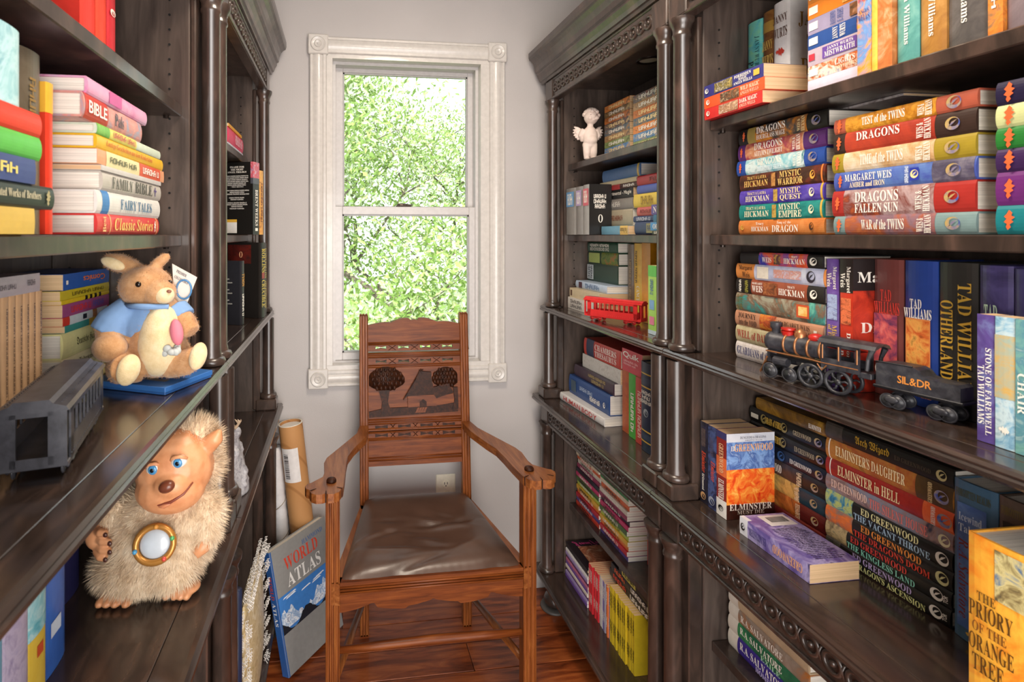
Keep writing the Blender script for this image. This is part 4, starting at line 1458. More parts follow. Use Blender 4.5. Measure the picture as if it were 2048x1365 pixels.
row('standing behind the locomotive', g3, 'R', Z_UP, [
    ('purple paperback with gold title', 'paper', 0.935, 1653, 1678, 0.243, 0.16, ('#5a3a8c', '#6c4c9c', '#8a78b8', 5), [('t', 'Margaret', .06, .24, .5, .88, W_), ('t', 'Weis', .11, .22, .08, .45, W_), ('q', .28, .48, .1, .9, ('#5a70b0', '#a8b8d8', '#4a3c7c', 40)), ('t', 'Mistress', .52, .72, .5, .88, '#e0b850'), ('t', 'of Dragons', .52, .76, .08, .46, '#e0b850')]),
    ('scarlet and black paperback', 'paper', 0.930, 1680, 1706, 0.245, 0.16, '#c23a26', [('b', 0, .26, '#2c2422'), ('t', 'Margaret', .06, .26, .5, .88, W_), ('t', 'Weis', .11, .22, .08, .45, W_), ('q', .30, .5, .1, .9, ('#8a2c1c', '#e0764a', '#4a1c14', 40)), ('t', 'Dragon', .56, .76, .5, .88, W_), ('t', 'Son', .62, .74, .08, .45, W_), ('p', 0.0, 1, 0, 1, ('#2a1a18', '#a82c1c', '#d8442a', 6)), ('p', 0, 1, .76, 1, '#221c1c'), ('c', 'Margaret', .06, .9, .80, .90, W_), ('c', 'Dragon', .1, .8, .42, .52, W_)]),
    ('dark red hardback with city picture', 'hard', 0.970, 1746, 1804, 0.245, 0.16, '#6e3a36', [('q', .40, .76, .05, .86, ('#3c2c4c', '#7a3a58', '#c85a5a', '#d88078', 9)), ('t', 'TAD', .22, .305, .28, .66, '#d8443a', 'serif', 'r'), ('t', 'WILLIAMS', .31, .40, .06, .94, '#d8443a', 'serif', 'r'), ('t', 'Otherland', .78, .84, .1, .9, W_, 'serif', 'r')]),
    ('royal blue hardback with orange arch picture', 'hard', 0.969, 1807, 1873, 0.245, 0.16, '#26418c', [('q', .40, .79, .08, .84, '#d8864c'), ('q', .41, .78, .11, .81, ('#5a3a1c', '#c8602c', '#e0a050', '#6a5a2c', 10)), ('t', 'TAD', .265, .33, .22, .58, W_, 'serif', 'r'), ('t', 'WILLIAMS', .33, .40, .03, .88, W_, 'serif', 'r'), ('t', 'THE WAR OF THE', .80, .865, .06, .88, '#e8935c', 'serif', 'r'), ('t', 'FLOWERS', .87, .94, .03, .90, '#e8935c', 'serif', 'r')]),
    ('wide charcoal hardback with gold lettering', 'hard', 0.968, 1876, 1953, 0.245, 0.16, '#2e2c29', [('t', 'TAD WILLIAMS', .13, .90, .54, .90, '#c9a03c', 'serif'), ('t', 'OTHERLAND', .25, .77, .08, .42, '#c9a03c', 'serif')]),
    ('deep violet hardback with mint lettering', 'hard', 0.967, 1956, 2024, 0.243, 0.16, ('#2a2644', '#443c6a', '#5a5288', 7), [('t', 'TAD', .24, .36, .20, .60, '#c8e0c4', 'serif', 'r'), ('t', 'WILLIAMS', .36, .48, .04, .96, '#c8e0c4', 'serif', 'r')]),
    ('indigo hardback farthest along the ledge', 'hard', 0.966, 2026, 2075, 0.24, 0.16, ('#3a3460', '#4a4478', 7)),
])
row('standing in front of the violet spine, beyond the tender', g3, 'R', Z_UP, [
    ('purple edged paperback', 'paper', 0.890, 0.632, 0.611, 0.178, 0.030, ('#4a3878', '#5c4a8c', '#7a88b8', 9), [('t', 'TAD WILLIAMS', .40, .86, .08, .46, W_), ('t', 'STONE OF FAREWELL', .26, .94, .52, .86, W_)]),
    ('ice blue paperback', 'paper', 0.888, 0.610, 0.588, 0.178, 0.030, ('#3a6a98', '#8ab8d0', '#c8dce0', '#5a8aa8', 14), [('b', .14, .62, ('#d8a848', '#9ab8b0', 20)), ('d', .86, .5, .008, .006, W_)]),
    ('turquoise paperback with white title', 'paper', 0.886, 0.587, 0.560, 0.178, 0.030, ('#3a8078', '#7ab0a8', '#5a90a0', '#b8d0c8', 12), [('t', 'THE DRAGONBONE', .26, .92, .55, .85, W_), ('t', 'CHAIR', .40, .7, .12, .45, W_)]),
])

# ---- near case on the right: ledge below the locomotive
g4 = 'books on the ledge below the locomotive'
row('standing beside the fiery paperback', g4, 'R', Z_LOW, [
    ('black paperback with red title closest to the columns', 'paper', 0.874, 1.186, 1.160, 0.196, 0.107, ('#16151a', '#262430', '#34324a', 16), [('q', .08, .3, .2, .8, ('#6a5a54', '#2a2430', 40)), ('t', 'Elminster', .36, .62, .3, .85, '#e0522c', 'ital'), ('t', 'Ed Greenwood', .64, .84, .35, .65, W_), ('e', .91, .5, .009, .009, '#c89a6a')]),
    ('black and blue paperback in the middle of three', 'paper', 0.873, 1.158, 1.128, 0.196, 0.107, ('#181620', '#2a2c48', '#4a5a8a', '#1a1a24', 12), [('t', 'Elminster', .42, .66, .42, .9, '#e0522c', 'ital'), ('t', 'GREENWOOD', .14, .36, .3, .7, '#5a5468'), ('e', .90, .5, .010, .010, '#9aa0b0')]),
])
book('fiery covered paperback facing out, standing on the ledge below the locomotive', 'R', 'paper', 0.196, 0.032, 0.121, (0.872, 1.127, Z_LOW), '#8a2a24', [
    ('b', 0, .08, '#3a3a6a'), ('b', .30, .52, '#d86a3c'), ('b', .80, 1, '#e6e2dc'), ('t', 'ELMINSTER', .56, .79, .25, .8, W_), ('t', 'GREENWOOD', .14, .48, .3, .75, '#e8c090'), ('e', .90, .5, .007, .008, K_),
    ('p', 0, 1, 0, 1, ('#2a1410', '#5a1c14', 8)), ('p', 0, 1, .52, .97, ('#5a80c0', '#86a8d8', '#3c5a9c', '#b0c8e8', 12)), ('p', 0, 1, .16, .58, ('#c82c14', '#e85a1c', '#f09a3c', '#f8cc70', 14)), ('p', 0, 1, 0, .17, ('#2a1814', '#4a2018', 14)), ('p', 0, 1, .90, 1, ('#c0c4d0', '#dcdce0', 10)),
    ('c', 'DUNGEONS & DRAGONS', .28, .82, .935, .965, '#4a4a5a'), ('c', 'FORGOTTEN REALMS', .38, .74, .908, .926, '#7a7a8a'), ('c', 'GREENWOOD', .16, .96, .79, .875, '#f0b070'), ('c', 'ED', .09, .17, .80, .855, W_), ('c', 'ELMINSTER', .06, .94, .105, .18, W_), ('c', 'MUST DIE', .22, .78, .055, .10, W_)], True, g4)
stack('of the stack behind the fiery paperback', g4, 'R', 1.002, Z_LOW, 1643, [0.022, 0.036, 0.036, 0.034, 0.030, 0.036, 0.034, 0.028], [
    ('red hardback', 'hard', 1.165, 0.974, 0.15, '#7a2a26', [('t', 6, .1, .3, .2, .8, W_)]),
    ('maroon and amber hardback', 'hard', 1.170, 0.971, 0.15, '#5c1c1a', [('b', .08, .66, ('#3a2018', '#b06428', '#d89a50', 9)), ('t', 'GREENWOOD', .02, .30, .25, .8, W_), ('t', 'ELMINSTER', .62, .68, .06, .94, '#f0d8b0', 'serif', 'r'), ('e', .86, .5, .009, .009, EMB)]),
    ('teal-ended hardback with straw picture', 'hard', 1.170, 0.974, 0.15, '#1f3c48', [('b', .08, .66, ('#3a3428', '#d8b060', '#8a7448', 9)), ('t', 'GREENWOOD', .02, .28, .25, .8, W_), ('t', 9, .62, .68, .06, .94, '#f0d8b0', 'serif', 'r'), ('e', .86, .5, .009, .009, EMB)]),
    ('dusky brown hardback', 'hard', 1.172, 0.971, 0.15, '#2a2420', [('b', .08, .70, ('#2c2624', '#4a3a34', '#6a4438', 10)), ('t', 'GREENWOOD', .16, .44, .25, .8, W_), ('t', 5, .64, .70, .06, .94, '#f0d8b0', 'serif', 'r'), ('e', .86, .5, .009, .009, EMB)]),
    ('dark navy hardback with ring ornament', 'hard', 1.168, 0.971, 0.15, '#141c2c', [('e', .42, .5, .010, .011, '#3a5a8a'), ('t', 'ED GREENWOOD', .54, .82, .32, .66, W_), ('t', 6, .12, .3, .3, .7, GOLD), ('e', .91, .5, .009, .009, EMB)]),
    ('black hardback with gold ring ornament', 'hard', 1.178, 0.970, 0.15, '#151311', [('q', .03, .15, .3, .62, '#cfc8b8'), ('e', .22, .5, .009, .011, '#8a7a4a'), ('t', 'HAND of FIRE', .23, .44, .25, .72, GOLD), ('e', .47, .5, .009, .011, '#8a7a4a'), ('t', 'ED GREENWOOD', .62, .86, .32, .64, '#b8a888'), ('e', .92, .5, .009, .009, EMB)]),
    ('black hardback with long gold title', 'hard', 1.180, 0.974, 0.15, '#171513', [('q', .03, .14, .3, .62, '#cfc8b8'), ('e', .22, .5, .009, .011, '#8a7a4a'), ('t', 'CHAIN of FIRE', .24, .46, .25, .72, GOLD), ('e', .50, .5, .009, .011, '#8a7a4a'), ('t', 'GREENWOOD', .62, .84, .32, .64, '#b8a888'), ('e', .92, .5, .009, .009, EMB)]),
    ('amber-brown hardback', 'hard', 1.160, 0.972, 0.15, ('#2a1e14', '#6a4a18', '#a07828', 8), [('t', 'ELMINSTER', .78, .94, .25, .6, W_)]),
])
G = 'ED GREENWOOD'
stack('of the eight-book stack under the tender', g4, 'R', 0.9956, Z_LOW, 1644, [1092, 1063, 1033.5, 1002.5, 971, 941, 907.5, 869.5, 838], [
    ('black hardback with lilac and yellow lettering', 'hard', 1651, 1900, 0.15, '#1e1d1b', [('b', 0, .14, ('#2a2c2c', '#5a5a48', 12)), ('t', G, .26, .74, .54, .94, '#b8a4d0'), ('t', "THE DRAGON'S ASCENSION", .16, .84, .08, .46, '#d8d890'), ('e', .91, .5, .010, .010, W_), ('t', 'TOR', .955, .985, .3, .7, W_, 'sans', 'r')]),
    ('black hardback lettered red and green', 'hard', 1651, 1902, 0.15, '#22211f', [('b', 0, .20, ('#3a3a2c', '#8a7a58', '#c0a878', '#4a5a4c', 12)), ('t', G, .24, .70, .54, .94, '#d8443a'), ('t', 'THE KINGLESS LAND', .21, .76, .08, .46, '#8ad0b8'), ('e', .91, .5, .010, .010, W_), ('t', 'TOR', .955, .985, .3, .7, W_, 'sans', 'r')]),
    ('black hardback lettered orange and red', 'hard', 1651, 1904, 0.15, '#262422', [('b', 0, .25, ('#5a5a5c', '#8a7a70', '#e07030', '#f09050', 9)), ('t', G, .33, .80, .54, .94, '#f0943c'), ('t', "THE DRAGON'S DOOM", .27, .86, .08, .46, '#d8402c'), ('e', .94, .5, .010, .011, '#d8d49a')]),
    ('black hardback lettered cream and blue', 'hard', 1651, 1904, 0.15, '#201f1e', [('b', 0, .25, ('#1c4c78', '#3a8aa8', '#c8d070', '#2a5a70', 16)), ('t', G, .33, .78, .54, .94, '#efe6a8'), ('t', 'THE VACANT THRONE', .27, .86, .08, .46, '#a8c4d8'), ('e', .94, .5, .010, .011, W_)]),
    ('blue-grey hardback with pale pink lettering', 'hard', 1651, 1905, 0.15, ('#6a7088', '#8a8c9c', '#9a7a74', '#3a3a4c', 8), [('t', G, .06, .38, .34, .84, '#f4d0bc'), ('t', 'THE SILENT HOUSE', .40, .84, .22, .8, '#e87a70'), ('e', .95, .5, .009, .010, '#e8e0b8')]),
    ('crimson hardback with cream lettering', 'hard', 1651, 1906, 0.15, ('#8a1c20', '#a82c24', '#6a1a24', 7), [('b', .80, 1, ('#d8442a', '#e8743a', 10)), ('b', .04, .05, W_), ('t', 'ELMINSTER in HELL', .12, .64, .24, .82, '#f0dca8'), ('t', 'GREENWOOD', .86, .89, .06, .94, W_, 'serif', 'r'), ('e', .95, .5, .011, .011, EMB)]),
    ('russet and gold hardback', 'hard', 1651, 1906, 0.15, ('#8a3a24', '#a85a2c', '#b87a34', '#5a3018', 6), [('b', .75, 1, ('#3a2a1c', '#5a4020', 10)), ('b', .03, .04, W_), ('t', "ELMINSTER'S DAUGHTER", .10, .68, .28, .8, '#f4e0b0'), ('t', 'GREENWOOD', .84, .87, .06, .94, '#e8c890', 'serif', 'r'), ('e', .93, .5, .011, .011, EMB)]),
    ('black hardback with blackletter gold title', 'hard', 1651, 1906, 0.15, '#1c1a18', [('b', 0, .16, ('#2c2824', '#4a423c', 14)), ('t', 'Arch Wizard', .28, .56, .24, .82, '#b8902c', 'frak'), ('t', G, .60, .86, .35, .6, '#4a4034'), ('e', .93, .5, .008, .009, '#b0a070')]),
])
# purple paperback lying on its face at the ledge
pb_ = book('purple paperback lying face down on the ledge below the locomotive', 'R', 'paper', 0.172, 0.036, 0.106, (0.865, 0.960, Z_LOW), ('#4a3a78', '#6a5a9c', '#a89cc8', '#3c3464', 7), [
    ('b', 0, .13, '#dcdce2'), ('t', 'ELMINSTER', .16, .42, .28, .72, '#3c3470', 'serif', 'f'), ('t', 'GREENWOOD', .52, .92, .28, .76, '#e8a878', 'serif', 'f'), ('e', .06, .5, .006, .008, K_)], False, g4)
mesh_obj('barcode_label', [(-0.080, 0.036, 0.0362), (-0.040, 0.036, 0.0362), (-0.040, 0.098, 0.0362), (-0.080, 0.098, 0.0362)], [(0, 1, 2, 3)], plain('#dcd8d4', .4), pb_)
vs, fs = [], []
r_ = random.Random(4)
yy = 0.048
while yy < 0.090:
    w_ = r_.uniform(0.0006, 0.002)
    k = len(vs)
    vs += [(-0.072, yy, 0.0366), (-0.052, yy, 0.0366), (-0.052, yy + w_, 0.0366), (-0.072, yy + w_, 0.0366)]
    fs.append((k, k + 1, k + 2, k + 3))
    yy += w_ + r_.uniform(0.0007, 0.0018)
mesh_obj('barcode', vs, fs, plain('#24201e', .5), pb_)['kind'] = 'stuff'
vs, fs = [], []
for i in range(20):
    k = len(vs)
    x_ = -0.028 + i * 0.0052
    yy = 0.024 + r_.uniform(0, .004)
    while yy < 0.086:
        w_ = r_.uniform(0.004, 0.011)
        k = len(vs)
        vs += [(x_, yy, 0.0364), (x_ + 0.0016, yy, 0.0364), (x_ + 0.0016, yy + w_, 0.0364), (x_, yy + w_, 0.0364)]
        fs.append((k, k + 1, k + 2, k + 3))
        yy += w_ + 0.0015
mesh_obj('blurb_lettering', vs, fs, plain('#3a3040', .5), pb_)['kind'] = 'stuff'
row('standing at the end of the eight-book stack', g4, 'R', Z_LOW, [
    ('slate blue hardback', 'hard', 0.993, 0.738, 0.680, 0.255, 0.15, ('#3a5a74', '#46647c', 6), [('q', .14, .92, .12, .80, ('#3a5488', '#4a68a0', '#6a88b4', 7)), ('t', 'R.A. Salvatore', .36, .86, .16, .40, '#7a2a24', 'ital'), ('t', 'FORGOTTEN REALMS', .05, .10, .1, .9, '#4a4a20', 'serif', 'r'), ('t', 'Icewind', .20, .25, .16, .7, '#c8d8e8', 'serif', 'r'), ('t', 'Tales', .27, .32, .16, .6, '#c8d8e8', 'serif', 'r'), ('d', .95, .5, .008, .010, GOLD)]),
    ('dark brown framed hardback', 'hard', 0.993, 0.679, 0.622, 0.255, 0.15, ('#4a3c34', '#5a4a40', 6), [('q', .14, .92, .12, .88, '#2a2220'), ('t', 'Legacy', .24, .30, .15, .85, W_, 'serif', 'r'), ('t', 'FORGOTTEN REALMS', .05, .10, .1, .9, '#6a5a2c', 'serif', 'r')]),
])
book('thick orange and gold hardback standing out front on the ledge below the locomotive', 'R', 'hard', 0.245, 0.064, 0.12, (0.852, 0.617, Z_LOW), ('#e8641c', '#f0922c', '#f4b440', '#e87a20', 4), [
    ('q', .03, .30, .50, .98, ('#2c2c34', '#8a7a50', '#d8cc90', '#3a6a98', 14)), ('q', .74, .95, .60, .98, ('#2c4c90', '#e8a03c', '#3a5aa0', 9)),
    ('t', 'THE', .30, .35, .20, .52, '#6a4a20', 'serif', 'r'), ('t', 'PRIORY', .36, .45, .06, .80, '#5a3a18', 'serif', 'r'), ('t', 'OF THE', .47, .525, .12, .70, '#7a4a20', 'serif', 'r'), ('t', 'ORANGE', .54, .63, .06, .82, '#5a3a18', 'serif', 'r'), ('t', 'TREE', .65, .74, .12, .66, '#5a3a18', 'serif', 'r')], True, g4)
# ---- near case on the right: cupboard shelf
stack('in the cupboard below the purple paperback', 'books in the cupboard under the ledge', 'R', 0.938, 0.500, 1457, [1290, 1258, 1229, 1203, 1178], [
    ('purple hardback with cream end band', 'hard', 1.172, 0.955, 0.15, '#3c2c80', [('b', 0, .14, '#cfc6b8'), ('t', 'R.A. SALVATORE', .18, .78, .45, .9, W_), ('t', 'HOMELAND', .40, .74, .1, .4, '#c8b8e0')]),
    ('bottle green hardback with cream band', 'hard', 1.172, 0.952, 0.15, ('#1c4a38', '#2c6a48', '#4a9a5a', 5), [('b', 0, .14, '#cfc6b8'), ('t', 'R.A. SALVATORE', .18, .72, .45, .9, W_), ('t', 'EXILE', .46, .7, .08, .4, '#a8d8b0')]),
    ('stone-coloured hardback with cream end band', 'hard', 1.170, 0.950, 0.15, ('#a8988c', '#8a7868', '#b06a2c', 6), [('b', 0, .14, '#d4ccbe'), ('t', 'R.A. SALVATORE', .18, .72, .3, .8, '#ece4d8')]),
    ('tan hardback with cream end band', 'hard', 1.170, 0.950, 0.15, ('#a08a70', '#c0a888', 6), [('b', 0, .14, '#d4ccbe')]),
])
# ---- far case on the right
rb = random.Random(77)
PAL = [('#8a3a24', '#c8742c', '#2c2420', 16), ('#2c4c78', '#5a8ab8', '#c89a4c', 16), ('#3a2c24', '#7a5a34', '#c0a060', 16), ('#a84a2c', '#e08a3c', '#40281c', 16), ('#24303c', '#5a6a74', '#a8742c', 16), ('#6a3a2c', '#b08a5c', '#2c3038', 16), ('#4a5a3c', '#8a9a5c', '#2c2820', 16), ('#b05c2c', '#38404c', '#d8b070', 16)]
PN = ['rust', 'blue and tan', 'dark brown', 'burnt orange', 'slate and amber', 'brick and buff', 'moss green', 'copper and grey']
g5 = 'paperbacks on the top shelf beside the cherub'


def pile(n, seed):
    r = random.Random(seed)
    k = list(range(8))
    r.shuffle(k)
    return (k * 2)[:n]


ix = pile(8, 4)
stack('in the paperback pile beside the cherub', g5, 'R', 0.985, Z_TOP, 1207, [0.020] + [0.0225] * 8,
      [('grey paperback with white pages', 'paper', 1.815, 1.655, 0.107, ('#4a4450', '#6a6470', 10), [('t', 7, .2, .7, .2, .8, W_)], -0.012, 0, 'page_white')] +
      [(PN[i] + ' paperback', 'paper', 1.868, 1.694, 0.107, PAL[i], [('t', 7, .2, .8, .25, .75, '#f0d8a0' if i % 2 else W_)]) for i in ix])
ix = pile(7, 9)
stack('in the second paperback pile from the cherub', g5, 'R', 0.960, Z_TOP, 1270, [0.0255] * 7,
      [(PN[i] + ' paperback', 'paper', 1.630, 1.456, 0.107, PAL[(i + 3) % 8], [('t', 6, .2, .8, .25, .75, '#f0d8a0' if i % 2 else W_)]) for i in ix])
row('standing beside the column on the cherub shelf', g5, 'R', Z_TOP, [
    ('bright blue hardback', 'hard', 0.930, 1.450, 1.414, 0.225, 0.15, '#3f74c0', [('b', .26, .30, W_), ('t', 8, .1, .24, .2, .8, W_)]),
    ('deep teal blue hardback', 'hard', 0.928, 1.412, 1.376, 0.245, 0.15, ('#1f4a68', '#2c6484', 6), [('t', 5, .2, .5, .3, .7, W_)]),
])
g6 = 'books on the eye-level shelf under the cherub'
row('on the shelf under the cherub', g6, 'R', Z_EYE, [
    ('grey boxed volume with blue label', 'hard', 0.884, 1.988, 1.902, 0.180, 0.085, '#8a8580', [('q', .08, .40, .12, .9, '#6a9cc8'), ('t', 4, .12, .36, .25, .75, W_, 'sans', 'r')]),
    ('grey boxed volume with lilac label', 'hard', 0.884, 1.898, 1.842, 0.180, 0.085, '#85807c', [('q', .08, .40, .12, .9, '#b49cc4'), ('t', 4, .12, .36, .25, .75, W_, 'sans', 'r')]),
    ('grey boxed volume with red label and black side', 'hard', 0.884, 1.840, 1.786, 0.182, 0.085, '#9a9692', [('q', .08, .42, .12, .9, '#d0606c'), ('t', 4, .12, .36, .25, .75, W_, 'sans', 'r'), ('p', 0, 1, 0, 1, '#1f1d1c'), ('c', 8, .2, .75, .72, .80, W_), ('c', 7, .2, .75, .62, .70, W_), ('c', 5, .25, .7, .52, .60, W_), ('c', 'O', .4, .6, .24, .40, W_)]),
])
stack('in the mixed stack beside the boxed volumes', g6, 'R', 0.972, Z_EYE, 1215, [472, 456, 424, 402, 385, 375, 366, 343], [
    ('light blue and yellow paperback', 'paper', 1.78, 1.605, 0.15, '#6a9cb4', [('b', .72, 1, '#e0b860'), ('t', 'Von Drachen', .74, .98, .2, .8, '#4a3418', 'ital', 'f')], -0.045),
    ('beige hardback', 'hard', 1.85, 1.66, 0.15, '#b0a48c', [('t', 15, .2, .7, .35, .65, '#8a4a34')]),
    ('grey hardback', 'hard', 1.85, 1.655, 0.15, '#8c8680', [('t', 6, .15, .6, .25, .7, '#d8d4cc')]),
    ('black paperback with white title', 'paper', 1.845, 1.65, 0.14, '#1c1a19', [('t', 'Experimental - Magie', .06, .95, .25, .8, W_, 'sans')]),
    ('brown and red labelled hardback', 'hard', 1.85, 1.62, 0.15, '#4a2c24', [('b', .25, .5, '#b83a3c'), ('t', 5, .6, .9, .25, .75, W_)]),
    ('cream hardback', 'hard', 1.88, 1.63, 0.15, '#d8c8a4', []),
    ('steel blue hardback', 'hard', 1.86, 1.61, 0.16, '#4a6c98', [('b', .93, .97, GOLD)]),
])
stack('of the column-side stack under the cherub', g6, 'R', 0.955, Z_EYE, 1260, [472, 448, 436, 419, 393, 377, 358], [
    ('large navy hardback with gilt crest', 'hard', 1.58, 1.34, 0.17, '#2c3c60', [('q', .28, .52, .12, .88, '#8a8458'), ('t', 5, .30, .5, .3, .7, '#2c3c60')], -0.02),
    ('dark blue hardback', 'hard', 1.62, 1.38, 0.15, '#2f3f66', [('t', 8, .08, .4, .25, .8, '#c8ccd8')]),
    ('salmon hardback', 'hard', 1.60, 1.40, 0.15, '#c0605c', [('t', 10, .1, .6, .3, .7, '#8a3a38')]),
    ('yellow hardback', 'hard', 1.62, 1.40, 0.15, '#d8bc4c', [('t', 7, .2, .5, .2, .8, '#9a7a24')]),
    ('periwinkle hardback', 'hard', 1.60, 1.36, 0.15, '#4a5aa4', []),
    ('dark red hardback', 'hard', 1.60, 1.36, 0.15, '#a0242c', [('t', 4, .3, .7, .3, .7, '#6a1a1c')]),
])
stack('of the short front pile under the cherub', g6, 'R', 0.905, Z_EYE, 1300, [0.012, 0.024, 0.022, 0.030], [
    ('black paperback', 'paper', 1.435, 1.33, 0.028, '#1c1c20', [('t', 8, .1, .9, .2, .8, W_)]),
    ('sky blue paperback', 'paper', 1.445, 1.33, 0.028, '#4a8cc4', [('t', 'OF HANDS', .12, .95, .2, .8, W_)]),
    ('petrol blue paperback', 'paper', 1.43, 1.33, 0.028, '#2c648a', [('t', 5, .2, .9, .2, .8, W_)]),
    ('violet paperback with white title', 'paper', 1.44, 1.33, 0.028, '#5a4a94', [('t', 'NIGHTS', .1, .9, .2, .8, W_)]),
])
g7 = 'books on the ledge behind the red train car'
stack('of the stack behind the red train', g7, 'R', 0.985, Z_UP, 1200, [627, 604, 585, 570, 534, 511, 491], [
    ('white paperback with grey lettering', 'paper', 1.99, 1.75, 0.14, '#ded6cc', [('t', 6, .1, .5, .15, .45, '#7a7470'), ('t', 7, .1, .5, .55, .85, '#7a7470')], -0.09),
    ('cream paperback', 'paper', 1.985, 1.745, 0.14, '#d8c4a0', [('q', .04, .1, .2, .8, '#6a4a30')], -0.085),
    ('pale blue hardback with small portrait', 'hard', 1.985, 1.745, 0.15, '#b4c4d8', [('q', .12, .24, .1, .9, '#4a2430'), ('t', 7, .35, .8, .2, .8, '#6a84a8')], -0.06),
    ('forest green hardback with white label', 'hard', 1.99, 1.757, 0.16, '#33483a', [('q', .02, .24, .1, .92, '#cdd4d8'), ('t', 7, .05, .12, .15, .85, '#24343c', 'serif', 'r'), ('t', 5, .14, .2, .15, .85, '#24343c', 'serif', 'r')], -0.01),
    ('dark green hardback with leaf picture', 'hard', 1.985, 1.755, 0.15, '#2c4430', [('q', .06, .44, .08, .94, '#a8b860'), ('b', .48, 1, ('#3a5a24', '#6a7c30', '#b0582c', 20))], -0.01),
    ('emerald hardback with inverted lettering', 'hard', 1.985, 1.76, 0.15, '#1f4a34', [('t', 'DAS GROSSE BUCH DER', .1, .75, .15, .48, W_, 'sans', 'f'), ('t', 14, .1, .75, .55, .85, W_, 'sans', 'f')], -0.01),
])
row('standing upright behind the red train car', g7, 'R', Z_UP, [
    ('brown hardback', 'hard', 1.0, 1.738, 1.692, 0.255, 0.15, '#7a6858', [('t', 11, .2, .8, .35, .65, '#a89070')]),
    ('yellow paperback with black title', 'paper', 1.0, 1.690, 1.645, 0.260, 0.15, '#e8c040', [('b', 0, .55, ('#e0a830', '#f0c848', 8)), ('t', 'CANCER', .56, .80, .3, .75, W_), ('t', 13, .1, .52, .15, .4, '#5a4418'), ('p', 0, 1, 0, 1, '#e8b434'), ('p', .0, .7, 0, .8, ('#e8c050', '#f4d878', 6)), ('c', 'CANCER', .15, .95, .80, .92, K_)]),
    ('amber paperback with navy corner', 'paper', 0.99, 1.630, 1.580, 0.262, 0.15, '#e29a28', [('p', 0, 1, 0, 1, '#e89a24'), ('p', .5, 1, .86, 1, '#22346a'), ('c', 'CA', .3, .9, .70, .84, K_)]),
    ('lime green book with round pictures', 'paper', 0.895, 1.440, 1.400, 0.200, 0.15, '#a8d860', [('b', 0, .16, '#5aba44'), ('q', .5, .64, .2, .8, '#7aa8d8'), ('q', .74, .86, .2, .8, '#e07a9c'), ('b', .94, 1, '#c8dce8'), ('t', 8, .2, .42, .3, .7, '#4a6aa0')]),
])
g8 = 'books on the ledge below the red train car'
stack('of the stack below the red train car', g8, 'R', 0.945, Z_LOW, 1205, [0.030, 0.072, 0.045, 0.050, 0.062], [
    ('white large-format book with red title', 'hard', 1.985, 1.675, 0.20, '#d8d4d0', [('t', 'HUMAN BODY', .10, .86, .2, .8, '#c04a48', 'sans')], -0.075, 4),
    ('broad blue hardback', 'hard', 1.975, 1.69, 0.18, '#27487e', [('q', .07, .2, .2, .8, '#4a5a68'), ('t', 11, .30, .62, .48, .68, '#a8b8d0'), ('t', 10, .56, .80, .22, .46, W_), ('e', .9, .4, .007, .010, W_)], -0.045, 3),
    ('plum hardback with gold title', 'hard', 1.955, 1.675, 0.17, '#44323e', [('t', 16, .40, .82, .56, .8, '#b09a60'), ('t', 8, .48, .78, .2, .46, '#b09a60')], -0.035, 2),
    ('worn white paperback', 'paper', 1.915, 1.655, 0.16, ('#b8b0a4', '#d4cec4', '#c4bcb0', 20), [], -0.02, 2),
    ('red thesaurus with navy label', 'hard', 1.905, 1.66, 0.16, '#bc3a2c', [('b', .08, .30, '#26304c'), ('t', 'CHAMBERS', .34, .92, .52, .86, W_), ('t', 'THESAURUS', .34, .92, .14, .46, W_)], -0.02, 2),
])
row('on the ledge below the red train car', g8, 'R', Z_LOW, [
    ('orange-brown book standing', 'paper', 0.930, 1.645, 1.600, 0.205, 0.15, ('#a8482c', '#c8682c', 10), []),
    ('green book standing', 'paper', 0.925, 1.597, 1.552, 0.205, 0.15, '#4aa83c', [('t', 9, .3, .9, .3, .7, W_, 'sans')]),
    ('red-spined book standing', 'paper', 0.920, 1.549, 1.503, 0.205, 0.15, '#c03c34', [('t', 13, .2, .9, .3, .7, '#f0c8b8', 'sans')]),
    ('navy gilt encyclopedia standing', 'hard', 0.905, 1.498, 1.432, 0.268, 0.17, '#1e2c44', [('b', .12, .135, GOLD), ('b', .17, .25, '#2f3c54'), ('b', .27, .285, GOLD), ('t', 5, .32, .36, .15, .85, W_, 'serif', 'r'), ('t', 3, .37, .41, .2, .8, W_, 'serif', 'r'), ('t', 10, .42, .46, .1, .9, W_, 'serif', 'r'), ('e', .56, .5, .012, .012, '#a8b0b8'), ('b', .76, .775, GOLD), ('b', .80, .86, '#34425c'), ('b', .88, .895, GOLD)]),
    ('thin white book standing', 'thin', 0.905, 1.428, 1.421, 0.235, 0.15, '#d8d4d4', [('b', .75, 1, '#4a48b0')]),
])
book('bright red spiral-bound book lying flat across the standing books below the train car', 'R', 'paper', 0.118, 0.072, 0.10, (0.925, 1.578, Z_LOW + 0.2055), '#cc3c48', [('t', 'Quik', .06, .86, .60, .90, W_, 'sans'), ('t', 9, .1, .8, .42, .52, '#f0b8b8', 'sans'), ('t', 10, .1, .7, .30, .38, '#f0b8b8', 'sans')], False, g8)
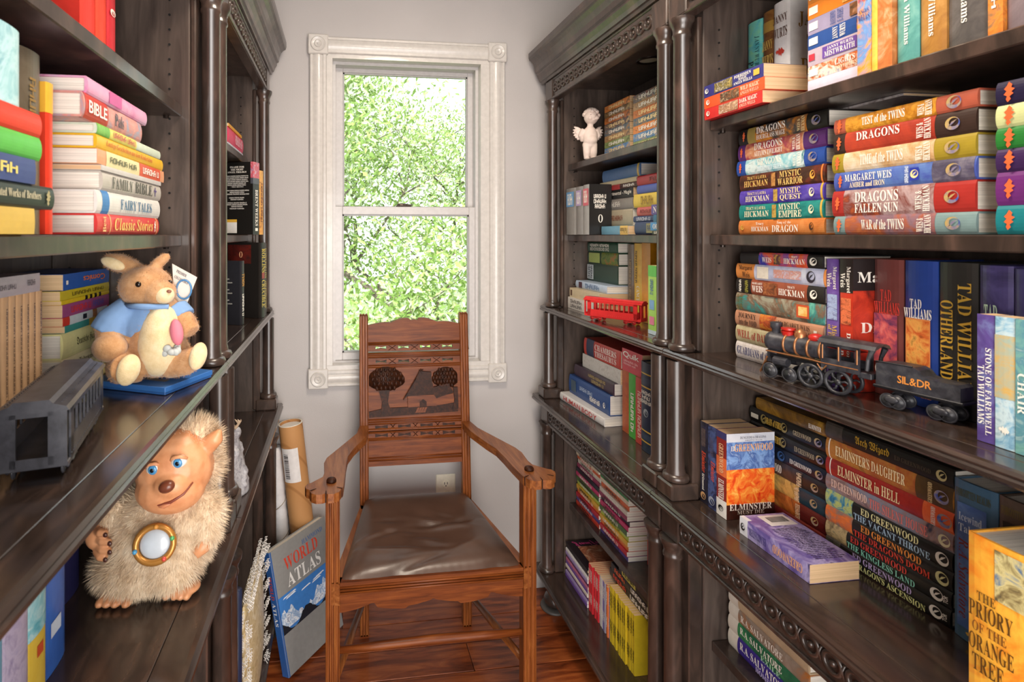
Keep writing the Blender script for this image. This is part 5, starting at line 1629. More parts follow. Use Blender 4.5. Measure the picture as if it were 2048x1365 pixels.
# cupboard of the far case: comics and magazines
CC = ['#c8402c', '#3a8a4c', '#d8d0c0', '#c83a6c', '#e0b040', '#5a4a8c', '#8ab04c', '#d8683c', '#2c2c38', '#b8c858', '#c02c3c', '#7a9cb0', '#e0d4b8', '#9a3a5c', '#4a6a3c', '#e07a3a']
CN = ['red', 'green', 'ivory', 'magenta', 'mustard', 'violet', 'lime', 'orange', 'black', 'olive-yellow', 'crimson', 'grey-blue', 'cream', 'wine', 'dark green', 'tangerine']
g9 = 'thin comic paperbacks on the low shelf'
for nm, X_, ya, yb_, sh in (('of the comic pile nearest the window wall', 0.930, 1.985, 1.80, 0), ('of the comic pile showing page ends', 0.928, 1.79, 1.605, 5)):
    stack(nm, g9, 'R', X_, 0.430, 1150, [0.0165] * 14, [(CN[(i * 5 + sh) % 16] + ' comic paperback', 'paper', ya + rb.uniform(-.003, .002), yb_ + rb.uniform(-.002, .003), 0.12, CC[(i * 5 + sh) % 16], [('t', 8, .15, .7, .2, .8, W_ if i % 2 else '#3a2a24', 'sans')], rb.uniform(-.004, .004), 0, 'page_white') for i in range(14)])
row('at the near end of the low shelf', g9, 'R', 0.430, [
    ('scarlet paperback standing', 'paper', 0.985, 1.590, 1.545, 0.19, 0.12, '#c8382c', [('q', .72, .85, .2, .8, W_)]),
    ('black and yellow paperback standing', 'paper', 0.960, 1.535, 1.49, 0.19, 0.12, ('#1c1c1c', '#5a6a2c', '#d8c84c', 10)),
    ('black and green paperback standing', 'paper', 0.940, 1.48, 1.43, 0.21, 0.12, ('#1c2420', '#3a6a34', 10)),
])
g10 = 'magazines on the bottom deck'
stack('in the pile on the bottom deck beside the chair', g10, 'R', 0.885, Z_BASE, 1160, [0.0125] * 10, [(['violet', 'lilac', 'plum', 'ivory', 'violet', 'rose', 'plum', 'lilac', 'white', 'black'][i] + ' romance magazine', 'paper', 1.985, 1.80, 0.14, ['#6a4a94', '#9a88b8', '#5a2c58', '#d8ccc0', '#6a4a94', '#b86a88', '#5a2c58', '#9a88b8', '#d8d4d4', '#201a20'][i], [], rb.uniform(-.003, .003), 0, 'page_white') for i in range(10)])
jm = book('magazine with a pink title on black, propped on the bottom deck pile', 'R', 'thin', 0.185, 0.010, 0.14, (0.884, 1.893, Z_BASE + 0.1255), '#241c22', [], False, g10)
for o_ in (mesh_obj('cover_picture', [(-0.05, 0.03, 0.0104), (0.088, 0.03, 0.0104), (0.088, 0.13, 0.0104), (-0.05, 0.13, 0.0104)], [(0, 1, 2, 3)], art(['#e0a080', '#8a4a30', '#e8c8a8'], 20), jm),):
    pass
text_on('cover_lettering', 'Jennifer', 'script', (-0.085, 0.02, 0.0108), (0, 1, 0), (1, 0, 0), 0.11, 0.035, plain('#d8488c', .4), jm)
# standing magazines: red, white, grey, violet, orange, then yellow
cols = [('red', '#c83038')] * 7 + [('grey', '#a8a8b0'), ('white', '#d8d4d0'), ('white', '#d0ccd4'), ('violet', '#6a5aa8'), ('grey', '#9a98a8'), ('orange', '#d8582c'), ('orange', '#e0763c'), ('lilac', '#a89ab8')] + [('yellow', '#d8bc2c')] * 13
ym = 1.795
for i, (nm, c) in enumerate(cols):
    t_ = 0.0098 if nm != 'yellow' else 0.0112
    run = [k for k, q in enumerate(cols) if q[0] == nm]
    lab = '%s magazine, %s of its colour in the standing row on the bottom deck' % (nm, (['first'] + ORD)[run.index(i)])
    book(lab, 'R', 'paper', 0.168 if nm != 'yellow' else 0.185, t_ - 0.0005, 0.14, (0.888 + rb.uniform(-.003, .003), ym, Z_BASE), c, [('t', 5, .1, .35, .2, .8, W_ if nm != 'yellow' else '#3a3010', 'sans'), ('t', 4, .6, .8, .2, .8, W_ if nm != 'yellow' else '#3a3010', 'sans')], True, g10, 0, 0, 'page_tan', 'magazine')
    ym -= t_
stack('lying on top of the standing magazines', g10, 'R', 0.915, Z_BASE + 0.186, 1260, [0.024, 0.024, 0.022], [
    ('black horror paperback with red lettering', 'paper', 1.70, 1.44, 0.13, '#1c1a1c', [('t', 5, .1, .4, .2, .8, '#d8442c'), ('t', 6, .5, .9, .2, .8, W_, 'ital')]),
    ('black paperback with orange lettering', 'paper', 1.69, 1.44, 0.13, '#201c20', [('t', 4, .1, .35, .2, .8, '#e0602c'), ('t', 8, .5, .9, .2, .8, W_, 'ital')]),
    ('black paperback with yellow label', 'paper', 1.64, 1.44, 0.11, '#1c1c1c', [('b', .1, .5, '#d8cc5c'), ('t', 4, .14, .45, .2, .8, K_)]),
])

# ---- left side, near case: eye-level shelf
g11 = 'books on the shelf above the plush rabbit'
stack('of the children’s stack above the rabbit'.replace('’', "'"), g11, 'L', -0.350, Z_EYE, 203, [463, 421, 374, 334, 323, 293, 264, 243, 195, 162], [
    ('red storybook', 'hard', 195, 318, 0.21, '#c83c3a', [('t', 'Classic Stories', .22, .86, .2, .84, '#f0d070', 'ital'), ('t', 'Best', .06, .1, .1, .9, '#f0c080', 'serif', 'r'), ('b', .165, .175, '#f0c080'), ('b', .95, .965, '#f0c080'), ('d', .90, .5, .006, .011, W_)]),
    ('white storybook with blue lettering', 'hard', 195, 320, 0.21, '#d8d6d0', [('b', .06, .15, '#3f7cb8'), ('t', 'FAIRY TALES', .30, .82, .25, .74, '#3a6c94', 'serif')]),
    ('grey family volume with cross', 'hard', 206, 322, 0.20, '#b8b2a8', [('t', 'FAMILY', .12, .44, .18, .80, '#5a564e', 'serif'), ('t', 'BIBLE', .48, .80, .18, .84, '#4a4640', 'serif'), ('q', .855, .868, .2, .8, '#5a4a84'), ('q', .835, .89, .5, .6, '#5a4a84')]),
    ('thin grey-white booklet', 'thin', 203, 322, 0.19, '#c4c0bc', []),
    ('peach paperback with cream label', 'paper', 195, 328, 0.20, '#d89a72', [('b', .10, .55, '#e0d4a0'), ('b', .56, .92, '#d0583c'), ('t', 10, .14, .5, .3, .7, '#6a6a50', 'sans'), ('t', 8, .6, .88, .25, .75, W_, 'sans')], 0, 0, 'page_white'),
    ('yellow storybook with red lettering', 'hard', 194, 326, 0.20, '#dcae2c', [('t', 'Lustige Geschichten aus dem Kinderleben', .1, .78, .25, .78, '#c04a24', 'ital')]),
    ('thin white book with green edge', 'hard', 194, 321, 0.20, '#c8d4c0', [('b', 0, .16, ('#4a9a34', '#8ac05c', 40)), ('b', .16, .55, '#d8d068'), ('t', 11, .2, .52, .2, .8, '#c86a5c')]),
    ('pink illustrated children volume', 'hard', 168, 284, 0.19, ('#d8a498', '#c88880', '#8a9ab0', 14), [('b', .02, .36, '#b8382c'), ('t', 'BIBLE', .06, .33, .25, .75, W_, 'sans'), ('t', 'Pals', .46, .62, .2, .75, '#3a3a4c', 'serif')]),
    ('pale magenta glossy book', 'hard', 176, 294, 0.19, ('#c86a9c', '#d898b8', '#c8a8c0', 7), [('q', .3, .5, .1, .9, '#c04a8c')]),
])
row('standing between the two stacks above the rabbit', g11, 'L', Z_EYE, [
    ('olive grey hardback', 'hard', -0.375, 45, 87, 0.225, 0.16, ('#5a5040', '#6a6050', 8), [('t', 12, .15, .8, .3, .6, '#8a6a30')]),
    ('thin tall red book', 'hard', -0.372, 94, 109, 0.195, 0.17, '#d43a24', [('b', 0, .2, '#e0a838')]),
])
stack('of the leftmost stack above the rabbit', g11, 'L', -0.330, Z_EYE, 80, [0.028, 0.026, 0.027, 0.026, 0.026], [
    ('tattered yellow paperback', 'paper', 0.45, YP(70, -0.33), 0.20, '#c8a850', []),
    ('dark green hardback with gilt lettering', 'hard', 0.45, YP(109, -0.33), 0.20, '#2e3630', [('t', 'The Complete Illustrated Works of Brothers', .2, .86, .3, .72, '#c8c0a0', 'serif'), ('d', .93, .5, .006, .009, '#a89c70')]),
    ('slate blue paperback with yellow lettering', 'paper', 0.45, YP(72, -0.33), 0.20, '#3c4a7c', [('t', 7, .3, .8, .3, .7, '#e0d070', 'serif')]),
    ('bright green hardback', 'hard', 0.44, YP(84, -0.33), 0.20, '#5ab44c', []),
    ('vermilion hardback', 'hard', 0.44, YP(84, -0.33), 0.20, '#d8402c', []),
])
row('on top of the stack cut off by the picture edge', g11, 'L', Z_EYE + 0.1335, [
    ('aqua picture book standing', 'hard', -0.335, 0.555, 0.607, 0.080, 0.033, ('#6ab0b8', '#b8dce0', '#4a94a4', 8), []),
])
row('standing behind the aqua picture book', g11, 'L', Z_EYE + 0.1335, [
    ('royal blue book', 'hard', -0.37, 0.560, 0.610, 0.118, 0.10, '#2c4a9c', [('q', .3, .55, .2, .8, '#8ab8d0'), ('b', .7, .72, '#e0a890'), ('b', .82, .84, '#e0a890')]),
])
row('standing on the shelf over the children stack', 'red volumes on the top shelf', 'L', Z_TOP, [
    ('vivid red volume first from the front', 'hard', -0.395, 165, 195, 0.235, 0.16, '#d83a30', []),
    ('vivid red volume in the middle', 'hard', -0.395, 196, 217, 0.235, 0.16, '#dc4430', []),
    ('darker red volume with white emblem', 'hard', -0.395, 218, 235, 0.235, 0.16, '#b82c34', [('e', .55, .4, .006, .010, W_)]),
])
g12 = 'books on the ledge behind the plush rabbit'
row('in the tan set behind the black train car', g12, 'L', Z_UP, [
    (['first', 'second', 'third', 'fourth', 'fifth', 'sixth'][i] + ' tan volume', 'hard', -0.445, a_, b_, 0.206, 0.13, '#c09a74', [('t', 22, .08, .7, .4, .6, '#5a4434', 'serif')]) for i, (a_, b_) in enumerate(((0.760, 0.7755), (0.776, 0.7915), (0.792, 0.8075), (0.808, 0.8235), (0.824, 0.8395), (0.840, 0.8565)))])
stack('lying across the tan volumes', g12, 'L', -0.440, Z_UP + 0.2065, 60, [0.027], [('lavender-grey paperback', 'paper', 0.60, 0.838, 0.13, '#a49ca4', [('t', 11, .55, .75, .35, .6, '#5a5460', 'serif'), ('t', 5, .86, .94, .4, .7, '#5a5460', 'serif')])])
stack('in the mixed stack behind the rabbit', g12, 'L', -0.486, Z_UP, 130, [799, 776, 755, 723, 671, 656.5, 639, 613, 604, 585, 552], [
    ('straw yellow hardback', 'hard', 0.9970, 1.182, 0.11, '#d8d08c', []),
    ('pale cream hardback', 'hard', 0.9970, 1.182, 0.11, '#e0d8a8', [('t', 7, .3, .8, .3, .7, '#5a5438', 'script')]),
    ('ivory hardback with blackletter title', 'hard', 0.9970, 1.182, 0.11, '#e0d4a8', [('t', 'Andersens Marchen', .3, .85, .25, .75, '#5a5438', 'frak')]),
    ('thick lemon-cream hardback with blackletter title', 'hard', 0.9970, 1.182, 0.11, '#e2dc9c', [('t', 'Deutsche Hausmarchen', .25, .9, .3, .7, '#5a5438', 'frak')]),
    ('teal comic paperback', 'paper', 1.0040, 1.182, 0.11, '#3c8c84', [('b', .5, .7, '#b8983c')]),
    ('red comic paperback with penguin-like figure', 'paper', 0.9970, 1.182, 0.11, '#c83a2c', [('b', .12, .95, '#c4ccd0'), ('q', .38, .46, .2, .8, '#1c2430'), ('b', .6, .7, '#c87a2c')]),
    ('mauve comic paperback with red lettering', 'paper', 0.9960, 1.182, 0.11, '#9a4a7c', [('t', 8, .15, .55, .25, .75, '#d83a3c', 'sans'), ('t', 5, .6, .85, .25, .75, '#5a5aa8', 'sans')]),
    ('thin yellow and black striped comic', 'paper', 0.9920, 1.182, 0.11, '#d8b824', [('b', .45, .5, K_), ('b', .55, .6, K_), ('b', .65, .7, K_), ('b', .75, .8, K_)]),
    ('yellow comic paperback', 'paper', 0.9880, 1.182, 0.11, '#c8b42c', [('t', 11, .2, .85, .3, .7, '#6a5c1c', 'sans')]),
    ('blue comic paperback with orange lettering', 'paper', 0.9980, 1.182, 0.11, '#2c58a4', [('t', 'Comics', .38, .88, .3, .72, '#e8742c', 'sans', 'f'), ('q', .04, .08, .35, .6, W_)]),
])
g13 = 'books on the ledge beside the troll doll'
row('standing below the ledge of the black train car', g13, 'L', Z_LOW, [
    ('bright blue hardback with white swirl', 'hard', -0.425, 0.815, 0.885, 0.270, 0.17, ('#2c58a8', '#3a6cc0', 5), [('b', 0, .34, ('#6a4a24', '#b08c3c', '#3a2a24', 20)), ('b', .34, .36, '#24448c'), ('q', .72, .80, .3, .7, '#c8d4e4')]),
    ('yellow and teal picture book', 'hard', -0.415, 0.762, 0.812, 0.262, 0.17, ('#e0c454', '#d8b43c', 6), [('b', .2, .62, ('#3a9cae', '#8ac4cc', '#d8e4e0', 14)), ('q', .68, .74, .4, .7, '#c8502c')]),
    ('lavender picture book', 'hard', -0.410, 0.700, 0.760, 0.255, 0.17, ('#a89cc0', '#c4b8d0', '#8a7aa4', 10), []),
    ('sky blue picture book', 'hard', -0.405, 0.640, 0.698, 0.255, 0.17, ('#6ab4d8', '#8cc8e0', 8), []),
])
row('standing in the shade behind the troll doll', g13, 'L', Z_LOW, [
    ('dark indigo hardback', 'hard', -0.480, 0.985, 1.050, 0.23, 0.11, '#2a2850', [])])
# ---- left side, far case
g14 = 'books in the bookcase between the rabbit and the window'
stack('on the top shelf left of the window', g14, 'L', -0.352, Z_TOP, 480, [0.014, 0.050, 0.010], [
    ('blue and white book', 'hard', 1.72, 1.965, 0.16, ('#7a94bc', '#d4d8e0', '#a87ca0', 12), []),
    ('hot pink hardback', 'hard', 1.72, 1.970, 0.16, ('#d8405c', '#dc4c70', 8), [('t', 10, .4, .9, .2, .8, '#f0c0cc', 'sans')]),
    ('thin orange booklet', 'thin', 1.72, 1.94, 0.15, '#e0a02c', []),
])
book('black paperback with white blurb on its back cover, left of the window', 'L', 'paper', 0.250, 0.040, 0.155, (-0.298, 1.850, Z_EYE), '#1b1917', [
    ('b', 0, .22, ('#7a94b4', '#c83a44', '#b4c4d4', 20)), ('b', .22, .3, '#4a4c54'), ('t', 'BRENT WEEKS', .38, .88, .30, .72, W_, 'serif'), ('q', .91, .95, .3, .7, W_),
    ('c', 'PRAISE FOR', .42, .78, .92, .945, W_), ('c', 'THE NIGHT', .44, .76, .885, .91, W_), ('c', 'ANGEL TRILOGY', .36, .84, .85, .875, W_)] +
    [('c', t_, a_, c_, z_, z_ + 0.017, '#d8d4cc', 'sans') for t_, a_, c_, z_ in ((30, .3, .88, .80), (33, .3, .88, .775), (29, .32, .86, .75), (31, .3, .88, .725), (23, .36, .82, .70), (26, .36, .82, .675), ('- TERRY BROOKS', .44, .76, .65), (35, .3, .9, .60), (21, .42, .78, .575), (24, .34, .9, .55), (19, .4, .78, .50), (14, .44, .76, .475), (22, .36, .84, .43), (27, .34, .86, .405), (13, .46, .74, .38), (14, .42, .78, .35))] +
    [('p', .28, .60, .02, .17, '#e4e0da'), ('p', .28, .60, .17, .21, '#d8a83c')], True, g14, radians(-22))
book('orange paperback beside the black blurbed paperback', 'L', 'paper', 0.225, 0.024, 0.13, (-0.282, 1.889, Z_EYE), ('#c8742c', '#d8a04c', '#8a3a1c', 9), [('t', 11, .2, .8, .3, .7, '#6a2a14')], True, g14, radians(-22))
row('on the ledge left of the window', g14, 'L', Z_UP, [
    ('black hardback with red glow and gold title', 'hard', -0.279, 1.868, 1.910, 0.262, 0.17, '#1e1b19', [('t', 'ROLLINS', .08, .40, .3, .78, '#c8b048', 'serif'), ('t', 'CRUCIBLE', .50, .86, .3, .78, '#c8b048', 'serif'), ('q', .40, .48, .3, .7, '#8a2a20'), ('p', .25, .8, .72, .97, ('#2a1412', '#5a1c16', '#1c1816', 9)), ('c', 'O', .52, .60, .80, .88, '#d8a078')], -24),
])
book('second black hardback with gold lettering, closest to the window', 'L', 'hard', 0.258, 0.034, 0.11, (-0.277, 1.915, Z_UP), '#24221f', [('t', 'JAMES ROLLINS', .06, .48, .3, .75, '#b8a858', 'serif'), ('t', '6TH EXTINCTION', .52, .90, .3, .75, '#b8a858', 'serif')], True, g14, radians(-24))
book('shorter black hardback with gold heading and barcode on the ledge', 'L', 'hard', 0.205, 0.026, 0.135, (-0.318, 1.735, Z_UP), '#26262b', [('t', 'TYSON', .2, .40, .25, .8, '#d89a3c', 'serif'), ('t', 8, .52, .86, .3, .7, W_, 'sans'), ('c', 'NEIL TYSON', .2, .62, .86, .89, '#d8a040'), ('p', .38, .56, .04, .15, '#e8e4de'), ('p', .02, .16, .02, .3, '#2c6a34')] +
     [('c', 34, .2, .62 + .08 * (k % 3), .76 - k * .055, .778 - k * .055, '#c8c4bc', 'sans') for k in range(10)], True, g14, radians(-20))
# ---------------------------------------------------------------- toys and figurines
def facing(px, py_base, z_base, k=None):
    """foot point on the level z_base seen at this pixel, and the size of one pixel there"""
    dep = (EYE - z_base) * F / (py_base - CY)
    u = (px - CX) / F
    return Vector((dep * (u * CS + SN), dep * (CS - u * SN), z_base)), dep / F


# --- cast-iron locomotive and tender
iron = plain('#26262a', 0.38, 0.55)
ironw = art(['#1c1c1e', '#34343a', '#4a4a4c'], 60, 0.5, 0.42)
copper = plain('#a8714a', 0.36, 0.6)
redp = plain('#b8261e', 0.32)
TD = Vector((0.0566, -0.2488, 0)).normalized()
TANG = math.atan2(TD.y, TD.x)


def wheel(parent, x, y, r, spokes, m, name='wheel'):
    w = MB()
    w.tube([(x + r * 0.86 * cos(2 * pi * k / 22), y, r + r * 0.86 * sin(2 * pi * k / 22)) for k in range(22)], r * 0.14, 6, True)
    w.lathe([(r * 0.22, -0.003), (r * 0.22, 0.003)], (x, y, r), 12, 1)
    if spokes:
        for k in range(spokes):
            a = 2 * pi * k / spokes
            w.tube([(x + r * 0.15 * cos(a), y, r + r * 0.15 * sin(a)), (x + r * 0.5 * cos(a + .25), y, r + r * 0.5 * sin(a + .25)), (x + r * 0.8 * cos(a), y, r + r * 0.8 * sin(a))], r * 0.085, 5)
    else:
        w.lathe([(r * 0.8, -0.0015), (r * 0.8, 0.0015)], (x, y, r), 18, 1)
    return w.build(name, m, parent, True)


P0 = Vector((0.8638, 0.9617, Z_UP + 0.0006)) + Vector((-TD.y, TD.x, 0)) * 0.014
loco = empty('toy_locomotive', P0, TANG, 'black cast-iron toy locomotive with copper bands and red domes', 'toy train')
for s_ in (-1, 1):
    wheel(loco, 0.0, s_ * 0.0155, 0.0155, 0, ironw)
    wheel(loco, 0.038, s_ * 0.0155, 0.0150, 0, ironw)
    wheel(loco, 0.0775, s_ * 0.0165, 0.0235, 6, ironw, 'driving_wheel')
    wheel(loco, 0.1245, s_ * 0.0165, 0.0235, 6, ironw, 'driving_wheel')
for x_ in (0.0, 0.038, 0.0775, 0.1245):
    r_ = 0.015 if x_ < 0.05 else 0.0235
    MB().tube([(x_, -0.015, r_), (x_, 0.015, r_)], 0.002, 6).build('axle', iron, loco)
smooth_by_angle(MB().lathe([(0.002, -0.012), (0.017, -0.011), (0.0195, -0.006), (0.0195, -0.002), (0.0185, 0.0), (0.0185, 0.100)], (0, 0, 0.073), 24, 0).build('boiler', ironw, loco), 50)
for x_ in (0.028, 0.050, 0.072, 0.094):
    MB().tube([(x_, 0.0190 * cos(2 * pi * k / 24), 0.073 + 0.0190 * sin(2 * pi * k / 24)) for k in range(24)], 0.0022, 6, True).build('boiler_band', copper, loco, True)
smooth_by_angle(MB().lathe([(0.007, 0.086), (0.0075, 0.098), (0.0105, 0.101), (0.0105, 0.1115), (0.008, 0.1125)], (0.002, 0, 0), 14).build('smokestack', ironw, loco), 50)
smooth_by_angle(MB().lathe([(0.010, 0.088), (0.012, 0.097), (0.0085, 0.099), (0.0125, 0.1005), (0.0125, 0.104), (0.003, 0.105)], (0.026, 0, 0), 16).build('headlamp_dome', redp, loco), 50)
smooth_by_angle(MB().lathe([(0.010, 0.086), (0.0105, 0.096), (0.008, 0.101), (0.004, 0.105), (0.0005, 0.107)], (0.049, 0, 0), 16).build('bell_dome', copper, loco), 50)
MB().ball((0.078, 0, 0.0935), (0.0135, 0.0125, 0.0085)).build('sand_dome', redp, loco, True)
w = MB()
w.box(0.0, 0.155, -0.0165, 0.0165, 0.044, 0.050, 0.001)
w.build('running_board', iron, loco)
for s_ in (-1, 1):
    MB().tube([(-0.006, s_ * 0.0185, 0.0545), (0.08, s_ * 0.0185, 0.0545), (0.095, s_ * 0.019, 0.0535), (0.158, s_ * 0.019, 0.0535)], 0.0016, 6).build('copper_rail', copper, loco)
    MB().tube([(0.092, s_ * 0.0205, 0.050), (0.100, s_ * 0.0205, 0.040), (0.108, s_ * 0.0205, 0.050)], 0.0013, 5).build('side_bracket', copper, loco)
    w = MB()
    w.lathe([(0.0085, 0.010), (0.0085, 0.036)], (0.0, s_ * 0.0155, 0.038), 14, 0)
    w.build('cylinder', ironw, loco, False)
w = MB()   # cab: side walls with two windows, front, roof
for s_ in (-1, 1):
    y_ = s_ * 0.0185
    for b_ in ((0.098, 0.160, 0.045, 0.064), (0.098, 0.160, 0.086, 0.094), (0.098, 0.104, 0.064, 0.086), (0.125, 0.130, 0.064, 0.086), (0.153, 0.160, 0.064, 0.086)):
        w.box(b_[0], b_[1], y_ - 0.0015, y_ + 0.0015, b_[2], b_[3])
w.box(0.098, 0.101, -0.017, 0.017, 0.045, 0.092)
w.build('cab', ironw, loco)
for s_ in (-1, 1):
    for xa in (0.101, 0.1275, 0.1565):
        MB().box(xa - 0.0012, xa + 0.0012, s_ * 0.0208 - 0.0006, s_ * 0.0208 + 0.0006, 0.062, 0.088, 0.0005).build('window_trim', copper, loco)
MB().box(0.104, 0.158, -0.012, 0.012, 0.082, 0.0825).build('cab_lining', redp, loco)
w = MB()
pr_ = [(-0.023, 0.092), (-0.018, 0.0985), (-0.009, 0.1015), (0.009, 0.1015), (0.018, 0.0985), (0.023, 0.092), (0.0215, 0.0915), (0.0, 0.0985), (-0.0215, 0.0915)]
w.prism(pr_, 0.094, 0.184, lambda a, b_, t: (t, a, b_))
w.build('cab_roof', ironw, loco)
w = MB()
for s_ in (-1, 1):
    w.tube([(0.178, s_ * 0.017, 0.092), (0.172, s_ * 0.0175, 0.075), (0.170, s_ * 0.0175, 0.055)], [0.0045, 0.003, 0.003], 6)
w.box(0.155, 0.176, -0.017, 0.017, 0.040, 0.050, 0.001)
w.build('cab_rear_frame', ironw, loco)
w = MB()
for k in range(7):
    y_ = -0.015 + 0.005 * k
    w.tube([(-0.008, y_ * 0.9, 0.040), (-0.032 + abs(y_) * 0.5, y_ * 0.6, 0.006)], 0.0014, 5)
w.tube([(-0.008, -0.014, 0.040), (-0.008, 0.014, 0.040)], 0.002, 6)
w.build('cowcatcher', copper, loco)
w = MB().box(-0.010, 0.010, -0.012, 0.012, 0.030, 0.056, 0.002)
w.build('smokebox_saddle', ironw, loco)
# tender
PT = P0 + TD * 0.183
tender = empty('toy_tender', PT, TANG, 'black toy coal tender lettered in orange behind the locomotive', 'toy train')
w = MB()
prof = [(0.0, 0.036), (0.0, 0.072), (0.012, 0.0755), (0.050, 0.0755), (0.058, 0.072), (0.064, 0.064), (0.072, 0.061), (0.104, 0.061), (0.108, 0.057), (0.108, 0.036)]
w.prism(prof, -0.0175, 0.0175, lambda a, b_, t: (a, t, b_))
w.build('tender_body', ironw, tender)
w = MB().box(-0.004, 0.112, -0.0195, 0.0195, 0.031, 0.0362, 0.0012)
w.build('tender_floor', iron, tender)
MB().tube([(0, -0.0175, 0.0755), (0.05, -0.0175, 0.0765)], 0.0012, 5).build('rim_rail', iron, tender)
MB().tube([(-0.0062, 0, 0.040), (0.001, 0, 0.038)], 0.004, 6).build('drawbar', plain('#7a7670', .5, .4), tender)
for x_ in (0.016, 0.028, 0.078, 0.092):
    for s_ in (-1, 1):
        wheel(tender, x_, s_ * 0.0145, 0.0125, 0, ironw)
for x_ in (0.022, 0.085):
    for s_ in (-1, 1):
        MB().ball((x_, s_ * 0.0185, 0.0155), (0.011, 0.003, 0.006), 10, 6).build('bogie_frame', ironw, tender, True)
# lettering faces the aisle (local -y after turning is the aisle side)
text_on('lettering', 'SIL&DR', 'sans', (0.030, -0.0180, 0.046), (1, 0, 0), (0, 0, 1), 0.044, 0.0125, plain('#d88a3c', .5), tender)


# --- passenger cars
def passenger_car(name, label, loc, ang, Ln, Wd, Ht, m, windows, door=0.62):
    t = empty(name, loc, ang, label, 'toy train')
    h0 = Ht * 0.22
    w = MB()
    x0_, x1_, yw = 0, Ln, Wd / 2
    for s_ in (-1, 1):
        w.box(x0_ + Ln * .06, x1_ - Ln * .06, s_ * yw - 0.0012, s_ * yw + 0.0012, h0, h0 + Ht * 0.26)
        w.box(x0_ + Ln * .06, x1_ - Ln * .06, s_ * yw - 0.0012, s_ * yw + 0.0012, Ht * 0.78, Ht * 0.88)
        for k in range(windows + 1):
            xx = x0_ + Ln * (.12 + .76 * k / windows)
            w.box(xx - 0.0014, xx + 0.0014, s_ * yw - 0.0012, s_ * yw + 0.0012, h0 + Ht * 0.25, Ht * 0.79)
        w.box(x0_ + Ln * .06, x0_ + Ln * .12, s_ * yw - 0.0012, s_ * yw + 0.0012, h0, Ht * 0.86)
        w.box(x1_ - Ln * .12, x1_ - Ln * .06, s_ * yw - 0.0012, s_ * yw + 0.0012, h0, Ht * 0.86)
    w.build('side_wall', m, t)['kind'] = 'stuff'
    MB().box(x0_, x1_, -yw - 0.001, yw + 0.001, h0 - 0.004, h0 + 0.002, 0.001).build('car_floor', m, t)
    pr2 = [(-yw * 1.08, Ht * 0.86), (-yw * 1.0, Ht * 0.91), (-yw * 0.62, Ht * 0.955), (-yw * 0.5, Ht), (yw * 0.5, Ht), (yw * 0.62, Ht * 0.955), (yw * 1.0, Ht * 0.91), (yw * 1.08, Ht * 0.86)]
    MB().prism(pr2, x0_ - 0.003, x1_ + 0.003, lambda a, b_, t_: (t_, a, b_)).build('car_roof', m, t)
    for xe in (x0_ + 0.001, x1_ - 0.001):
        w = MB()
        for s_ in (-1, 1):
            w.box(xe - 0.0012, xe + 0.0012, min(s_ * yw * door, s_ * yw), max(s_ * yw * door, s_ * yw), h0, Ht * 0.87)
        w.box(xe - 0.0012, xe + 0.0012, -yw * 0.62, yw * 0.62, Ht * 0.80, Ht * 0.88)
        w.box(xe - 0.0012, xe + 0.0012, -yw * 0.62, yw * 0.62, h0, h0 + Ht * 0.10)
        w.build('end_wall', m, t)
    rv = MB()
    n_ = int(Ln / 0.008)
    for k in range(n_):
        for s_ in (-1, 1):
            rv.ball((x0_ + Ln * (.08 + .84 * k / (n_ - 1)), s_ * (yw + 0.001), h0 + Ht * 0.06), 0.0011, 6, 4)
            rv.ball((x0_ + Ln * (.04 + .92 * k / (n_ - 1)), s_ * yw * 0.80, Ht * 0.936), 0.0011, 6, 4)
    rv.build('rivet', m, t)['kind'] = 'stuff'
    for xb in (x0_ + Ln * .2, x1_ - Ln * .2):
        for s_ in (-1, 1):
            for dx in (-Ln * .07, Ln * .07):
                wheel(t, xb + dx, s_ * yw * 0.72, Ht * 0.10, 0, m)
            q = MB().tube([(xb - Ln * .10, s_ * yw * 0.86, Ht * .10), (xb - Ln * .05, s_ * yw * 0.88, Ht * .14), (xb, s_ * yw * 0.88, Ht * .10), (xb + Ln * .05, s_ * yw * 0.88, Ht * .14), (xb + Ln * .10, s_ * yw * 0.86, Ht * .10)], Ht * .024, 6)
            q.build('bogie_frame', m, t, True)
        MB().box(xb - 0.006, xb + 0.006, -yw * .7, yw * .7, Ht * .08, h0, 0.001).build('bogie_beam', m, t)
    return t


redcar = plain('#cf3030', 0.33, 0, 0.2)
a0 = Vector((0.846, 1.722, Z_UP + 0.0006))
ax = Vector((0.54, -0.84, 0)).normalized()
passenger_car('toy_train_car', 'bright red toy passenger car on the ledge below the cherub', a0, math.atan2(ax.y, ax.x), 0.198, 0.040, 0.078, redcar, 9)
blackcar = art(['#242428', '#38383e', '#45454a'], 40, 0.4, 0.35)
a0 = Vector((-0.353, 0.655, Z_UP + 0.0006))
ax = Vector((-0.050, 0.215, 0)).normalized()
passenger_car('toy_train_car', 'black toy passenger car in front of the plush rabbit', a0, math.atan2(ax.y, ax.x), 0.215, 0.070, 0.098, blackcar, 8, 0.45)


# --- figures modelled to scale: x to the right, y away, z up, in pixels of their own distance
def figure(name, label, cat, px, py, zb, back=0.0):
    p, k = facing(px, py, zb)
    p = p + Vector((0, back, 0))
    e = empty(name, p, -YAW, label, cat)
    return e, k


class PX(MB):
    def __init__(self, k):
        super().__init__()
        self.k = k

    def e(self, c, r, rot=None, seg=18, rings=12):
        k = self.k
        r = r if hasattr(r, '__len__') else (r, r, r)
        return self.ball([q * k for q in c], [q * k for q in r], seg, rings, rot)

    def t(self, pts, r, seg=10):
        k = self.k
        return self.tube([[q * k for q in p] for p in pts], [q * k for q in r] if hasattr(r, '__len__') else r * k, seg)


